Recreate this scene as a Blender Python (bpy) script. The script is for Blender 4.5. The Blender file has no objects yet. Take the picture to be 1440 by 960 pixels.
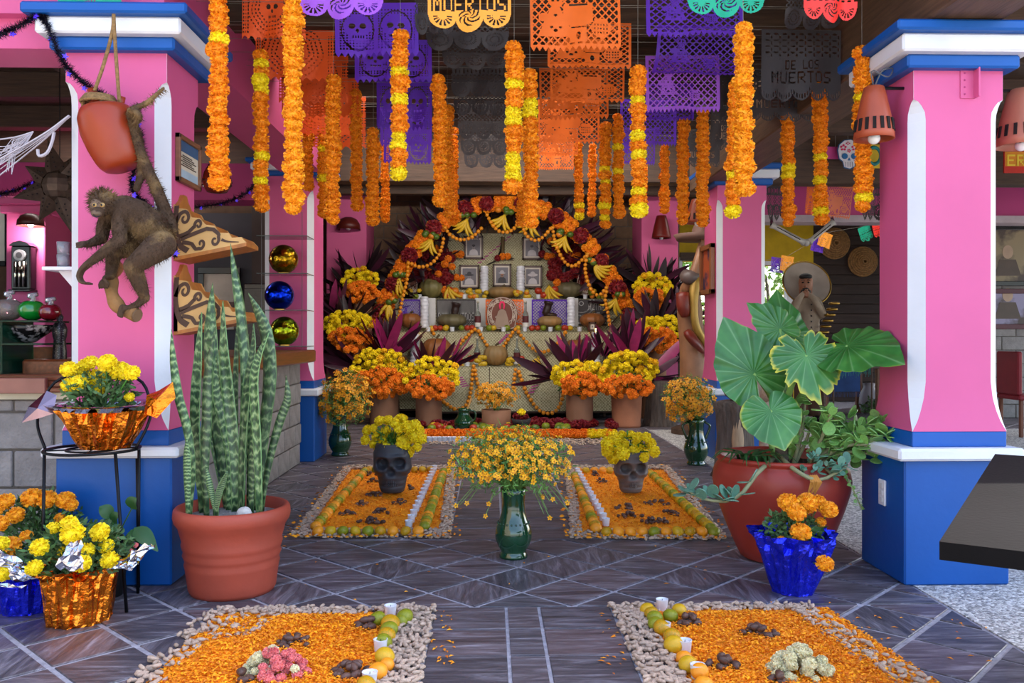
import bpy, math, random
import numpy as np
from mathutils import Vector, Matrix, Euler
R = random.Random(11)
pi = math.pi
sc = bpy.context.scene
COL = sc.collection

# ---------------------------------------------------------------- camera, sky, exposure
YAW = math.atan(30 / 1200)
cd = bpy.data.cameras.new('camera'); cam = bpy.data.objects.new('camera', cd); COL.objects.link(cam)
cam.location = (0, 0, 1.2); cam.rotation_euler = (pi / 2, 0, -YAW)
cd.lens = 30; cd.sensor_width = 36; cd.shift_y = -7 / 1440; cd.clip_end = 300
sc.camera = cam
sc.view_settings.view_transform = 'Standard'; sc.view_settings.look = 'None'
sc.view_settings.gamma = 1; sc.view_settings.use_curve_mapping = False
sc.view_settings.exposure = 0.97
w = bpy.data.worlds.new('sky'); sc.world = w; w.use_nodes = True
_n = w.node_tree.nodes; _l = w.node_tree.links
sky = _n.new('ShaderNodeTexSky'); sky.sky_type = 'NISHITA'; sky.sun_disc = False
sky.sun_elevation = math.radians(52); sky.sun_rotation = math.radians(60); sky.air_density = 1.0; sky.dust_density = 2.5; sky.ozone_density = 1.0
_l.new(sky.outputs[0], _n['Background'].inputs[0]); _n['Background'].inputs[1].default_value = 0.42
_sd = bpy.data.lights.new('sun', 'SUN'); _sd.energy = 5.0; _sd.angle = 0.01; _sd.color = (1, .95, .86)
_so = bpy.data.objects.new('sun', _sd); COL.objects.link(_so); _so.rotation_euler = (math.radians(38), 0, math.radians(118))

# ---------------------------------------------------------------- helpers
def W(px, py, Z):
    u = (px - 720) * Z / 1200; v = (473 - py) * Z / 1200
    return Vector((Z * math.sin(YAW) + u * math.cos(YAW), Z * math.cos(YAW) - u * math.sin(YAW), 1.2 + v))
def F(px, py, h=0.0):
    return W(px, py, (1.2 - h) * 1200 / (py - 473))
def C(h, k=1.0):
    h = h.lstrip('#'); out = []
    for i in (0, 2, 4):
        c = int(h[i:i + 2], 16) / 255
        out.append(min(1, k * (c / 12.92 if c <= .04045 else ((c + .055) / 1.055) ** 2.4)))
    return (out[0], out[1], out[2], 1)
_M = {}
def mat(name, col, rough=.6, metal=0, var=.12, scale=6, bump=0, bscale=60, island=0, objr=0, col2=None, thr=None, stretch=None, sss=0, trans=0, emit=0, coat=0, spec=.5, ior=1.45, fine=0, alpha=1, hue=0):
    """Principled material: colour broken up by object-space noise, optional second colour, per-island/per-object variation, bump."""
    if name in _M: return _M[name]
    m = bpy.data.materials.new(name); m.use_nodes = True; N = m.node_tree.nodes; L = m.node_tree.links
    b = N['Principled BSDF']
    c = C(col) if isinstance(col, str) else col
    b.inputs['Roughness'].default_value = rough; b.inputs['Metallic'].default_value = metal
    b.inputs['Specular IOR Level'].default_value = spec; b.inputs['IOR'].default_value = ior
    b.inputs['Transmission Weight'].default_value = trans; b.inputs['Coat Weight'].default_value = coat; b.inputs['Coat Roughness'].default_value = .08
    b.inputs['Alpha'].default_value = alpha
    if sss: b.inputs['Subsurface Weight'].default_value = sss; b.inputs['Subsurface Radius'].default_value = (.02, .01, .005)
    tc = N.new('ShaderNodeTexCoord'); src = tc.outputs['Object']
    if stretch:
        mp = N.new('ShaderNodeMapping'); mp.inputs['Scale'].default_value = stretch; L.new(src, mp.inputs[0]); src = mp.outputs[0]
    nz = N.new('ShaderNodeTexNoise'); nz.inputs['Scale'].default_value = scale; nz.inputs['Detail'].default_value = 5; L.new(src, nz.inputs['Vector'])
    fac = nz.outputs[0]
    mx = N.new('ShaderNodeMix'); mx.data_type = 'RGBA'
    c2 = C(col2) if col2 else tuple(min(1, x * (1 + var)) for x in c[:3]) + (1,)
    c1 = c if col2 else tuple(x * (1 - var) for x in c[:3]) + (1,)
    mx.inputs[6].default_value = c1; mx.inputs[7].default_value = c2
    if True:
        rp = N.new('ShaderNodeMapRange'); lo, hi = thr or (.3, .7)
        rp.inputs[1].default_value = lo; rp.inputs[2].default_value = hi; L.new(fac, rp.inputs[0]); fac = rp.outputs[0]
    L.new(fac, mx.inputs[0]); out = mx.outputs[2]
    if island or objr or hue:
        rnd = N.new('ShaderNodeNewGeometry').outputs['Random Per Island'] if island else N.new('ShaderNodeObjectInfo').outputs['Random']
        k = island or objr
        hs = N.new('ShaderNodeHueSaturation'); mr = N.new('ShaderNodeMapRange')
        mr.inputs[3].default_value = 1 - k; mr.inputs[4].default_value = 1 + k * .7; L.new(rnd, mr.inputs[0]); L.new(mr.outputs[0], hs.inputs['Value'])
        if hue:
            mh = N.new('ShaderNodeMapRange'); mh.inputs[3].default_value = .5 - hue; mh.inputs[4].default_value = .5 + hue; L.new(rnd, mh.inputs[0]); L.new(mh.outputs[0], hs.inputs['Hue'])
        L.new(out, hs.inputs['Color']); out = hs.outputs[0]
    L.new(out, b.inputs['Base Color'])
    if bump:
        n2 = N.new('ShaderNodeTexNoise'); n2.inputs['Scale'].default_value = bscale; n2.inputs['Detail'].default_value = 4; L.new(src, n2.inputs['Vector'])
        bp = N.new('ShaderNodeBump'); bp.inputs['Strength'].default_value = bump; bp.inputs['Distance'].default_value = .02
        L.new(n2.outputs[0], bp.inputs['Height']); L.new(bp.outputs[0], b.inputs['Normal'])
    if emit:
        b.inputs['Emission Color'].default_value = c; b.inputs['Emission Strength'].default_value = emit
    _M[name] = m
    return m

def nodemat(name, fn, rough=.6, metal=0):
    """fn(N, L, bsdf) wires a hand-made tree."""
    if name in _M: return _M[name]
    m = bpy.data.materials.new(name); m.use_nodes = True
    b = m.node_tree.nodes['Principled BSDF']; b.inputs['Roughness'].default_value = rough; b.inputs['Metallic'].default_value = metal
    fn(m.node_tree.nodes, m.node_tree.links, b); _M[name] = m
    return m
def nd(N, t, **kw):
    n = N.new('ShaderNode' + t)
    for k, v in kw.items():
        if isinstance(v, (int, float, str, bool)) and hasattr(n, k): setattr(n, k, v)
    return n
def ramp(N, L, src, stops):
    r = N.new('ShaderNodeValToRGB'); e = r.color_ramp.elements
    while len(e) < len(stops): e.new(.5)
    for i, (p, c) in enumerate(stops):
        e[i].position = p; e[i].color = C(c) if isinstance(c, str) else c
    L.new(src, r.inputs[0]); return r.outputs[0]

class MB:
    def __init__(s): s.v = []; s.f = []; s.m = []; s.a = []
    def add(s, vs, fs, mi=0, at=None):
        o = len(s.v); s.v.extend(tuple(p) for p in vs); s.f.extend(tuple(i + o for i in f) for f in fs); s.m.extend([mi] * len(fs))
        s.a.extend(at if at else [(0, 0, 0)] * len(vs))
    def box(s, x0, x1, y0, y1, z0, z1, mi=0):
        s.add([(x0, y0, z0), (x1, y0, z0), (x1, y1, z0), (x0, y1, z0), (x0, y0, z1), (x1, y0, z1), (x1, y1, z1), (x0, y1, z1)],
              [(3, 2, 1, 0), (4, 5, 6, 7), (0, 1, 5, 4), (1, 2, 6, 5), (2, 3, 7, 6), (3, 0, 4, 7)], mi)
    def bbox(s, x0, x1, y0, y1, z0, z1, b=.004, mi=0):
        """box with chamfered edges"""
        vs = []; X, Y, Z = (x0, x1), (y0, y1), (z0, z1)
        idx = {}
        for i in (0, 1):
            for j in (0, 1):
                for k in (0, 1):
                    sx, sy, sz = (1, -1)[i] * b, (1, -1)[j] * b, (1, -1)[k] * b
                    for ax, p in ((0, (X[i], Y[j] + sy, Z[k] + sz)), (1, (X[i] + sx, Y[j], Z[k] + sz)), (2, (X[i] + sx, Y[j] + sy, Z[k]))):
                        idx[(i, j, k, ax)] = len(vs); vs.append(p)
        g = idx; fs = []
        for i in (0, 1):
            q = [g[(i, 0, 0, 0)], g[(i, 1, 0, 0)], g[(i, 1, 1, 0)], g[(i, 0, 1, 0)]]; fs.append(q if i else q[::-1])
            q = [g[(0, i, 0, 1)], g[(1, i, 0, 1)], g[(1, i, 1, 1)], g[(0, i, 1, 1)]]; fs.append(q if not i else q[::-1])
            q = [g[(0, 0, i, 2)], g[(1, 0, i, 2)], g[(1, 1, i, 2)], g[(0, 1, i, 2)]]; fs.append(q if i else q[::-1])
            for j in (0, 1):
                fs.append([g[(i, j, 0, 0)], g[(i, j, 1, 0)], g[(i, j, 1, 1)], g[(i, j, 0, 1)]])
                fs.append([g[(i, 0, j, 0)], g[(i, 1, j, 0)], g[(i, 1, j, 2)], g[(i, 0, j, 2)]])
                fs.append([g[(0, i, j, 1)], g[(1, i, j, 1)], g[(1, i, j, 2)], g[(0, i, j, 2)]])
                for k in (0, 1): fs.append([g[(i, j, k, 0)], g[(i, j, k, 1)], g[(i, j, k, 2)]])
        s.add(vs, fs, mi)
    def lathe(s, prof, seg=24, c=(0, 0, 0), mi=0, cap0=True, cap1=True, wob=None):
        vs = []; fs = []
        for i, (r, z) in enumerate(prof):
            for k in range(seg):
                a = 2 * pi * k / seg; rr = r * (wob(a, i, z) if wob else 1)
                vs.append((c[0] + rr * math.cos(a), c[1] + rr * math.sin(a), c[2] + z))
        n = len(prof)
        for i in range(n - 1):
            for k in range(seg):
                k2 = (k + 1) % seg; fs.append((i * seg + k, i * seg + k2, (i + 1) * seg + k2, (i + 1) * seg + k))
        if cap0: fs.append(tuple(range(seg))[::-1])
        if cap1: fs.append(tuple((n - 1) * seg + k for k in range(seg)))
        s.add(vs, fs, mi)
    def tube(s, pts, rad, seg=8, mi=0, caps=True, flat=1.0):
        P = [Vector(p) for p in pts]; n = len(P); vs = []; fs = []; at = []
        up = None
        for i, p in enumerate(P):
            t = (P[min(i + 1, n - 1)] - P[max(i - 1, 0)])
            if t.length < 1e-9: t = Vector((0, 0, 1))
            t.normalize()
            if up is None:
                up = Vector((0, 0, 1)) if abs(t.z) < .9 else Vector((0, 1, 0))
            x = t.cross(up)
            if x.length < 1e-6: x = t.orthogonal()
            x.normalize(); y = x.cross(t).normalized(); up = y
            r = rad[i] if isinstance(rad, (list, tuple)) else rad
            for k in range(seg):
                a = 2 * pi * k / seg; vs.append(p + x * (r * math.cos(a)) + y * (r * math.sin(a) * flat)); at.append((k / seg, i / (n - 1 or 1), 0))
        for i in range(n - 1):
            for k in range(seg):
                k2 = (k + 1) % seg; fs.append((i * seg + k, (i * seg + k2), (i + 1) * seg + k2, (i + 1) * seg + k))
        if caps: fs.append(tuple(range(seg))[::-1]); fs.append(tuple((n - 1) * seg + k for k in range(seg)))
        s.add(vs, fs, mi, at)
    def ell(s, c, r, seg=16, rings=10, mi=0, fn=None, rot=None):
        vs = []; fs = []
        if isinstance(r, (int, float)): r = (r, r, r)
        for i in range(rings + 1):
            th = pi * i / rings
            for k in range(seg):
                a = 2 * pi * k / seg; d = Vector((math.sin(th) * math.cos(a), math.sin(th) * math.sin(a), -math.cos(th)))
                q = fn(d, a, th) if fn else 1
                p = Vector((d.x * r[0] * q, d.y * r[1] * q, d.z * r[2] * q))
                if rot: p = rot @ p
                vs.append(p + Vector(c))
        for i in range(rings):
            for k in range(seg):
                k2 = (k + 1) % seg
                q = (i * seg + k, i * seg + k2, (i + 1) * seg + k2, (i + 1) * seg + k)
                fs.append(q)
        s.add(vs, fs, mi)
    def prism(s, poly, mp, mi=0, t0=0.0, t1=.01):
        """extrude 2D polygon; mp(u, v, t) -> point"""
        n = len(poly)
        vs = [mp(u, v, t0) for u, v in poly] + [mp(u, v, t1) for u, v in poly]
        fs = [tuple(range(n))[::-1], tuple(range(n, 2 * n))] + [(i, (i + 1) % n, n + (i + 1) % n, n + i) for i in range(n)]
        s.add(vs, fs, mi)
    def blade(s, pts, wid, nrm, mi=0, cross=4, fold=.0, cup=0.0, ruff=None, twist=None):
        """leaf blade along pts, half widths wid, facing nrm; attribute (across -1..1, along 0..1)"""
        P = [Vector(p) for p in pts]; n = len(P); vs = []; fs = []; at = []
        for i, p in enumerate(P):
            t = (P[min(i + 1, n - 1)] - P[max(i - 1, 0)]).normalized(); N = Vector(nrm)
            if twist: N = Matrix.Rotation(twist * i / (n - 1), 3, t) @ N
            x = t.cross(N).normalized(); y = x.cross(t).normalized()
            for k in range(cross + 1):
                u = 2 * k / cross - 1; h = (fold * abs(u) + cup * u * u) * wid[i]
                if ruff: h += ruff(u, i / (n - 1)) * wid[i]
                vs.append(p + x * (u * wid[i]) + y * h); at.append((u, i / (n - 1), 0))
        c1 = cross + 1
        for i in range(n - 1):
            for k in range(cross): fs.append((i * c1 + k, i * c1 + k + 1, (i + 1) * c1 + k + 1, (i + 1) * c1 + k))
        s.add(vs, fs, mi, at)
    def mesh(s, name, mats, off=(0, 0, 0), smooth=False):
        me = bpy.data.meshes.new(name); ox, oy, oz = off
        me.from_pydata([(x - ox, y - oy, z - oz) for x, y, z in s.v], [], s.f)
        if not isinstance(mats, (list, tuple)): mats = [mats]
        for m in mats: me.materials.append(m)
        if any(s.m): me.polygons.foreach_set('material_index', s.m)
        if smooth: me.polygons.foreach_set('use_smooth', [True] * len(s.f))
        if any(a != (0, 0, 0) for a in s.a[:50]):
            A = me.attributes.new('uvw', 'FLOAT_VECTOR', 'POINT'); A.data.foreach_set('vector', [c for a in s.a for c in a])
        me.update(); return me
WL = {}
def obj(name, me, parent=None, loc=(0, 0, 0), rot=None, scl=None):
    o = bpy.data.objects.new(name, me); COL.objects.link(o)
    loc = Vector(loc)
    if parent is not None:
        o.parent = parent; o.location = loc - WL[parent.name]
    else: o.location = loc
    WL[o.name] = loc
    if rot is not None: o.rotation_euler = rot
    if scl is not None: o.scale = (scl,) * 3 if isinstance(scl, (int, float)) else scl
    return o
def tag(o, label=None, cat=None, group=None, kind=None):
    for k, v in (('label', label), ('category', cat), ('group', group), ('kind', kind)):
        if v: o[k] = v
    return o
def thing(name, label, cat, loc, group=None, rotz=0):
    o = bpy.data.objects.new(name, None); COL.objects.link(o); o.location = loc; o.empty_display_size = .1; WL[o.name] = Vector(loc)
    if rotz: o.rotation_euler = (0, 0, rotz)
    return tag(o, label, cat, group)
def part(name, mb, mats, parent=None, smooth=False, label=None, kind=None, local=False, pivot=None):
    """mesh part whose vertices are in world space (or local to the parent when local)"""
    if local:
        o = obj(name, mb.mesh(name, mats, smooth=smooth)); o.parent = parent; WL[o.name] = WL[parent.name]
    else:
        pv = pivot if pivot is not None else (WL[parent.name] if parent is not None else Vector((0, 0, 0)))
        o = obj(name, mb.mesh(name, mats, off=pv, smooth=smooth), parent, pv)
    return tag(o, label, None, None, kind)
def single(name, mb, mats, label, cat, group=None, smooth=False, kind=None, pivot=(0, 0, 0)):
    o = part(name, mb, mats, None, smooth, pivot=Vector(pivot)); return tag(o, label, cat, group, kind)
def struct(name, mb=None, mats=None, parent=None, smooth=False):
    o = part(name, mb, mats, parent, smooth) if mb else thing(name, None, None, (0, 0, 0))
    if parent is None: o['kind'] = 'structure'
    return o
def kids(o): return [c for c in o.children]
def dup(o, loc=None, label=None, rotz=None, scl=None, group=None):
    def cp(a, par):
        b = a.copy(); COL.objects.link(b)
        if par is not None: b.parent = par
        for ch in a.children: cp(ch, b)
        WL[b.name] = WL.get(a.name, Vector((0, 0, 0)))
        return b
    r = cp(o, None)
    if loc is not None: r.location = loc; WL[r.name] = Vector(loc)
    if label: r['label'] = label
    if group: r['group'] = group
    if rotz is not None: r.rotation_euler = (0, 0, rotz)
    if scl: r.scale = (scl,) * 3
    return r
ORD = 'first second third fourth fifth sixth seventh eighth ninth tenth eleventh twelfth thirteenth fourteenth fifteenth sixteenth seventeenth eighteenth nineteenth twentieth'.split()
def lerp(a, b, t): return a + (b - a) * t
def spline(pts, n):
    """Catmull-Rom through pts"""
    P = [Vector(p) for p in pts]; P = [P[0] * 2 - P[1]] + P + [P[-1] * 2 - P[-2]]; out = []; m = len(P) - 3
    for i in range(n + 1):
        t = i / n * m; k = min(int(t), m - 1); t -= k; a, b, c, d = P[k:k + 4]
        out.append(.5 * ((2 * b) + (c - a) * t + (2 * a - 5 * b + 4 * c - d) * t * t + (3 * b - a - 3 * c + d) * t ** 3))
    return out
def rdir():
    z = R.uniform(-1, 1); a = R.uniform(0, 2 * pi); q = math.sqrt(1 - z * z); return Vector((q * math.cos(a), q * math.sin(a), z))
def fib(n):
    for i in range(n):
        z = 1 - 2 * (i + .5) / n; a = i * 2.399963; q = math.sqrt(1 - z * z); yield Vector((q * math.cos(a), q * math.sin(a), z))
def rot_to(d, axis='Z'): return Vector(d).to_track_quat(axis, 'Y').to_euler()
# ================================================================ materials
PINK = mat('pink_paint', '#d25a8c', .55, var=.05, scale=2, bump=.04, bscale=14)
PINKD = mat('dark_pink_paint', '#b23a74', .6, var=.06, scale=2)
BLUE = mat('blue_paint', '#00509f', .45, var=.06, scale=3, bump=.06, bscale=25)
WHITE = mat('white_paint', '#dcdce0', .5, var=.05, scale=4, bump=.12, bscale=18)
YELLOWW = mat('ochre_wall_paint', '#c9a70c', .7)
DWOOD = mat('dark_wood', '#4a3527', .6, var=.35, scale=3, stretch=(1, 14, 14), bump=.2, bscale=8)
DWOODY = mat('dark_wood_lengthwise', '#5b4331', .6, var=.35, scale=3, stretch=(14, 1, 14), bump=.2, bscale=8)
BARWOOD = mat('varnished_wood', '#6e3a20', .3, var=.35, scale=4, stretch=(14, 1, 14))
BARWOODX = mat('varnished_wood_cross', '#6e3a24', .3, var=.35, scale=4, stretch=(1, 14, 14))
BLOCK = mat('grey_block', '#8a8480', .9, var=.2, scale=9, bump=.5, bscale=60, objr=.12)
BRICK = mat('brown_block', '#6f5844', .95, var=.2, scale=9, bump=.5, bscale=50, objr=.18)
MORTAR = mat('mortar', '#5d564f', .95, var=.15, bump=.3)
BLACKM = mat('black_iron', '#15161a', .4, metal=.6)
STRAW = mat('straw', '#b3a26a', .8)
TERRA = mat('terracotta', '#a04431', .55, var=.12, scale=5, bump=.05, bscale=30)
SOIL = mat('potting_soil', '#3a3531', .95, var=.4, scale=40, bump=.6, bscale=80)
GLASS = mat('clear_glass', '#ffffff', .03, trans=1, ior=1.2)
def _tile(N, L, b):
    tc = nd(N, 'TexCoord'); oi = nd(N, 'ObjectInfo')
    mp = nd(N, 'Mapping'); mp.inputs['Scale'].default_value = (3, 22, 6); L.new(tc.outputs['Object'], mp.inputs[0])
    cmb = nd(N, 'VectorMath', operation='ADD'); sc_ = nd(N, 'VectorMath', operation='SCALE'); sc_.inputs[0].default_value = (31, 17, 5); L.new(oi.outputs['Random'], sc_.inputs[3])
    L.new(mp.outputs[0], cmb.inputs[0]); L.new(sc_.outputs[0], cmb.inputs[1])
    n1 = nd(N, 'TexNoise'); n1.inputs['Scale'].default_value = 1.0; n1.inputs['Detail'].default_value = 8; n1.inputs['Roughness'].default_value = .65; n1.inputs['Distortion'].default_value = 1.2; L.new(cmb.outputs[0], n1.inputs['Vector'])
    c = ramp(N, L, n1.outputs[0], [(.33, '#3a373d'), (.5, '#585359'), (.61, '#767179'), (.76, '#b0adb7')])
    n2 = nd(N, 'TexNoise'); n2.inputs['Scale'].default_value = 9; n2.inputs['Detail'].default_value = 6; L.new(cmb.outputs[0], n2.inputs['Vector'])
    hs = nd(N, 'HueSaturation'); mr = nd(N, 'MapRange'); mr.inputs[3].default_value = .75; mr.inputs[4].default_value = 1.2; L.new(oi.outputs['Random'], mr.inputs[0]); L.new(mr.outputs[0], hs.inputs['Value'])
    mx = nd(N, 'Mix', data_type='RGBA'); mx.inputs[7].default_value = C('#5e3f36'); L.new(c, mx.inputs[6])
    mr2 = nd(N, 'MapRange'); mr2.inputs[1].default_value = .55; mr2.inputs[2].default_value = 1; mr2.inputs[4].default_value = .28; L.new(oi.outputs['Random'], mr2.inputs[0]); L.new(mr2.outputs[0], mx.inputs[0])
    L.new(mx.outputs[2], hs.inputs['Color']); L.new(hs.outputs[0], b.inputs['Base Color'])
    r = nd(N, 'MapRange'); r.inputs[3].default_value = .28; r.inputs[4].default_value = .6; L.new(n2.outputs[0], r.inputs[0]); L.new(r.outputs[0], b.inputs['Roughness'])
    bp = nd(N, 'Bump'); bp.inputs['Strength'].default_value = .35; bp.inputs['Distance'].default_value = .01; L.new(n1.outputs[0], bp.inputs['Height']); L.new(bp.outputs[0], b.inputs['Normal'])
TILE = nodemat('slate_tile', _tile)
GROUT = mat('grout', '#a5a2aa', .85, var=.2, scale=30, bump=.4, bscale=90)
def _gravel(N, L, b):
    tc = nd(N, 'TexCoord'); v = nd(N, 'TexVoronoi'); v.inputs['Scale'].default_value = 75; L.new(tc.outputs['Object'], v.inputs['Vector'])
    sep = nd(N, 'SeparateColor'); L.new(v.outputs['Color'], sep.inputs[0])
    c = ramp(N, L, sep.outputs[0], [(.1, '#7f7d7c'), (.5, '#b2aeaa'), (.9, '#dcd9d4')])
    L.new(c, b.inputs['Base Color']); bp = nd(N, 'Bump', invert=True); bp.inputs['Strength'].default_value = .8; bp.inputs['Distance'].default_value = .006
    L.new(v.outputs['Distance'], bp.inputs['Height']); L.new(bp.outputs[0], b.inputs['Normal'])
GRAVEL = nodemat('pebble_concrete', _gravel, .85)

# ================================================================ floor
mb = MB(); mb.box(-9, 12, 2.2, 18, -.08, -.006); floor = struct('floor', mb, GROUT)
def clip(poly, x0, x1, y0, y1):
    for ax, s, lim in ((0, 1, x0), (0, -1, x1), (1, 1, y0), (1, -1, y1)):
        out = []
        for i in range(len(poly)):
            p, q = poly[i], poly[(i + 1) % len(poly)]
            a, b = s * (p[ax] - lim), s * (q[ax] - lim)
            if a >= 0: out.append(p)
            if (a >= 0) != (b >= 0):
                t = a / (a - b); out.append((p[0] + (q[0] - p[0]) * t, p[1] + (q[1] - p[1]) * t))
        poly = out
        if len(poly) < 3: return []
    return poly
def parea(p): return abs(sum(p[i][0] * p[(i + 1) % len(p)][1] - p[(i + 1) % len(p)][0] * p[i][1] for i in range(len(p)))) / 2
HD, GAP = .218, .009     # half diagonal of a tile's cell, joint
ax0, ax1 = -.243, .527
regs = [(-7, 2.02, 3.80, 5.04), (-7, ax0 - .01, 2.3, 3.78), (ax1 + .01, 2.02, 2.3, 3.78), (-7, ax0 - .01, 5.06, 13.8), (ax1 + .01, 2.02, 5.06, 13.8), (2.04, 9, 11.0, 15.2)]
anchor = F(667, 853); tiles = []
for i in range(-40, 80):
    for j in range(-40, 80):
        cx = anchor.x + (i - j) * HD; cy = anchor.y + HD + (i + j) * HD
        if not (2.2 < cy < 14.2 and abs(cx - .1) < .66 * cy + .3 and cx > -6.5): continue
        h = HD - .016
        d = [(cx - h, cy), (cx, cy - h), (cx + h, cy), (cx, cy + h)]
        for r in regs:
            p = clip(d, *r)
            if len(p) >= 3 and parea(p) > .004: tiles.append((math.hypot(cx, cy), p, len(p) == 4 and abs(parea(p) - 2 * h * h) < 1e-5))
colx = [(ax0, .062), (.076, .206), (.220, ax1)]; y = 3.785
while y > 2.3:
    for a, b in colx: tiles.append((y, [(a, y - .277), (b, y - .277), (b, y), (a, y)], False))
    y -= .29
y = 5.055; k = 0
while y < 13.6:
    for a, b in colx: tiles.append((y, [(a, y), (b, y), (b, y + .285), (a, y + .285)], False))
    y += .298
tiles.sort(key=lambda t: t[0])
def tile_mb(p, z):
    n = len(p); c = (sum(q[0] for q in p) / n, sum(q[1] for q in p) / n); mb = MB()
    ins = [(q[0] + (c[0] - q[0]) * .02, q[1] + (c[1] - q[1]) * .02) for q in p]
    vs = [(x, y, -.008) for x, y in p] + [(x, y, z - .003) for x, y in p] + [(x, y, z) for x, y in ins]
    fs = [(i, (i + 1) % n, n + (i + 1) % n, n + i) for i in range(n)] + [(n + i, n + (i + 1) % n, 2 * n + (i + 1) % n, 2 * n + i) for i in range(n)] + [tuple(range(2 * n, 3 * n))]
    mb.add(vs, fs); return mb, c
full = None; rest = MB()
for i, (dist, p, whole) in enumerate(tiles):
    z = R.uniform(-.001, .0015)
    if i < 298:
        if whole:
            c = (sum(q[0] for q in p) / 4, sum(q[1] for q in p) / 4)
            if full is None:
                q = [(a - c[0], b - c[1]) for a, b in p]; m_, _ = tile_mb(q, 0); full = m_.mesh('tile', TILE)
            obj('tile', full, floor, (c[0], c[1], z), rot=(R.uniform(-.003, .003), R.uniform(-.003, .003), R.choice((0, pi / 2, pi, 1.5 * pi))))
        else:
            m_, c = tile_mb(p, z); part('tile', m_, TILE, floor, pivot=Vector((c[0], c[1], 0)))
    else:
        m_, c = tile_mb(p, z); rest.add(m_.v, m_.f)
part('tile', rest, TILE, floor, kind='stuff')
mb = MB(); mb.box(2.04, 10, 2.2, 10.95, -.006, .0); part('pebble_paving', mb, GRAVEL, floor)
mb = MB(); mb.box(-5.2, -5.0, -9, 3.2, 0, 4.2); struct('light_blocker_left', mb, mat('blocker_plaster', '#a89a88', .9, bump=.2))  # added out of view to block light coming from the left
mb = MB(); mb.box(-40, 40, -40, 2.2, -.1, -.004); struct('ground', mb, mat('pale_concrete', '#b4b0a8', .9, bump=.3))

# ================================================================ columns
def column(name, xl, xr, yf, depth, caps, ledge, sh_l, sh_r, strips, base_z0=0.0, dsh=.03, ch=.06, ftop=None):
    """painted masonry column: blue plinth, white ledge, blue band, pink shaft with stopped chamfers painted white, banded capital"""
    t = struct(name)
    z0, z1 = ledge
    mb = MB(); mb.bbox(xl, xr, yf, yf + depth, base_z0, z0, .008); part('plinth', mb, BLUE, t)
    mb = MB(); mb.bbox(xl - .05, xr + .05, yf - .05, yf + depth + .05, z0, z1, .012); part('ledge', mb, WHITE, t)
    ys, ye = yf + dsh, yf + depth - dsh
    band = z1 + .075
    mb = MB(); mb.bbox(sh_l - .012, sh_r + .012, ys - .012, ye + .012, z1, band, .004); part('blue_band', mb, BLUE, t)
    top = caps[0][0]
    levels = [band, band + .02, band + .05, band + .1, band + .16, band + .24] + [lerp(band + .3, top - .3, k / 4) for k in range(5)] + [top - .24, top - .2, top - .17, top - .15, top - .14, top]
    def cham(z): return max(0.0, min(1, (z - band - .01) / .2)) ** .6 * max(0.0, min(1, (top - .14 - z) / .07)) ** .5
    sh = MB(); st = {}
    rings = []
    for z in levels:
        c = max(.0008, ch * cham(z)); fl = .012 * max(0, 1 - (z - band) / .2) ** 2
        a, b, y0, y1 = sh_l - fl, sh_r + fl, ys - fl, ye + fl
        rings.append([(a + c, y0, z), (b - c, y0, z), (b, y0 + c, z), (b, y1 - c, z), (b - c, y1, z), (a + c, y1, z), (a, y1 - c, z), (a, y0 + c, z)])
    for k in range(8):
        tgt = sh if k % 2 == 0 else st.setdefault(k, MB())
        vs = [r[k] for r in rings] + [r[(k + 1) % 8] for r in rings]; n = len(rings)
        tgt.add(vs, [(i, n + i, n + i + 1, i + 1) for i in range(n - 1)])
    part('shaft', sh, PINK, t)
    for k, m_ in st.items(): part('corner_strip', m_, WHITE if k in strips else PINK, t)
    for i, (za, zb, ov, m_) in enumerate(caps):
        mb = MB(); mb.bbox(sh_l - ov, sh_r + ov, ys - ov, ye + ov, za, zb, .01); part('capital_band', mb, m_, t)
    return t
# front pair
def fx(px, Z=4.14): return W(px, 473, Z).x
yL = W(241, 823, 4.11).y; yR = W(1272, 823, 4.11).y
LC = dict(xl=fx(80, 4.11), xr=fx(241, 4.11), sl=fx(97, 4.16), sr=fx(237, 4.16))
RC = dict(xl=fx(1272, 4.11), xr=fx(1422, 4.11), sl=fx(1282, 4.16), sr=fx(1409, 4.16))
CAPF = [(2.572, 2.636, .055, BLUE), (2.636, 2.716, .10, WHITE), (2.716, 2.768, .145, BLUE)]
column('pillar_front_left', LC['xl'], LC['xr'], yL, .50, CAPF, (.62, .672), LC['sl'], LC['sr'], (1, 7, 3))
CAPR = [(2.49, 2.555, .055, BLUE), (2.555, 2.64, .10, WHITE), (2.64, 2.69, .145, BLUE)]
column('pillar_front_right', RC['xl'], RC['xr'], yR, .48, CAPR, (.605, .665), RC['sl'], RC['sr'], (1, 7))
# rear pair
ZR = 8.2; yR2 = W(440, 473, ZR).y
a, b = fx(371, ZR), fx(440, ZR)
zc = lambda y: 1.2 + (473 - y) * ZR / 1200
column('pillar_rear_left', a - .02, b + .02, yR2 - .03, .62, [(zc(248), zc(241), .05, BLUE), (zc(241), zc(231), .1, WHITE), (zc(231), zc(225), .14, BLUE)], (zc(556), zc(546)), a, b, (1, 7), ch=.055)
a2, b2 = fx(1013, ZR), fx(1083, ZR)
column('pillar_rear_right', a2 - .03, b2 + .03, yR2 - .03, .62, [(zc(258), zc(249), .05, BLUE), (zc(249), zc(237), .1, WHITE), (zc(237), zc(229), .14, BLUE)], (zc(556), zc(547)), a2, b2, (1, 7), ch=.05)

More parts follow.
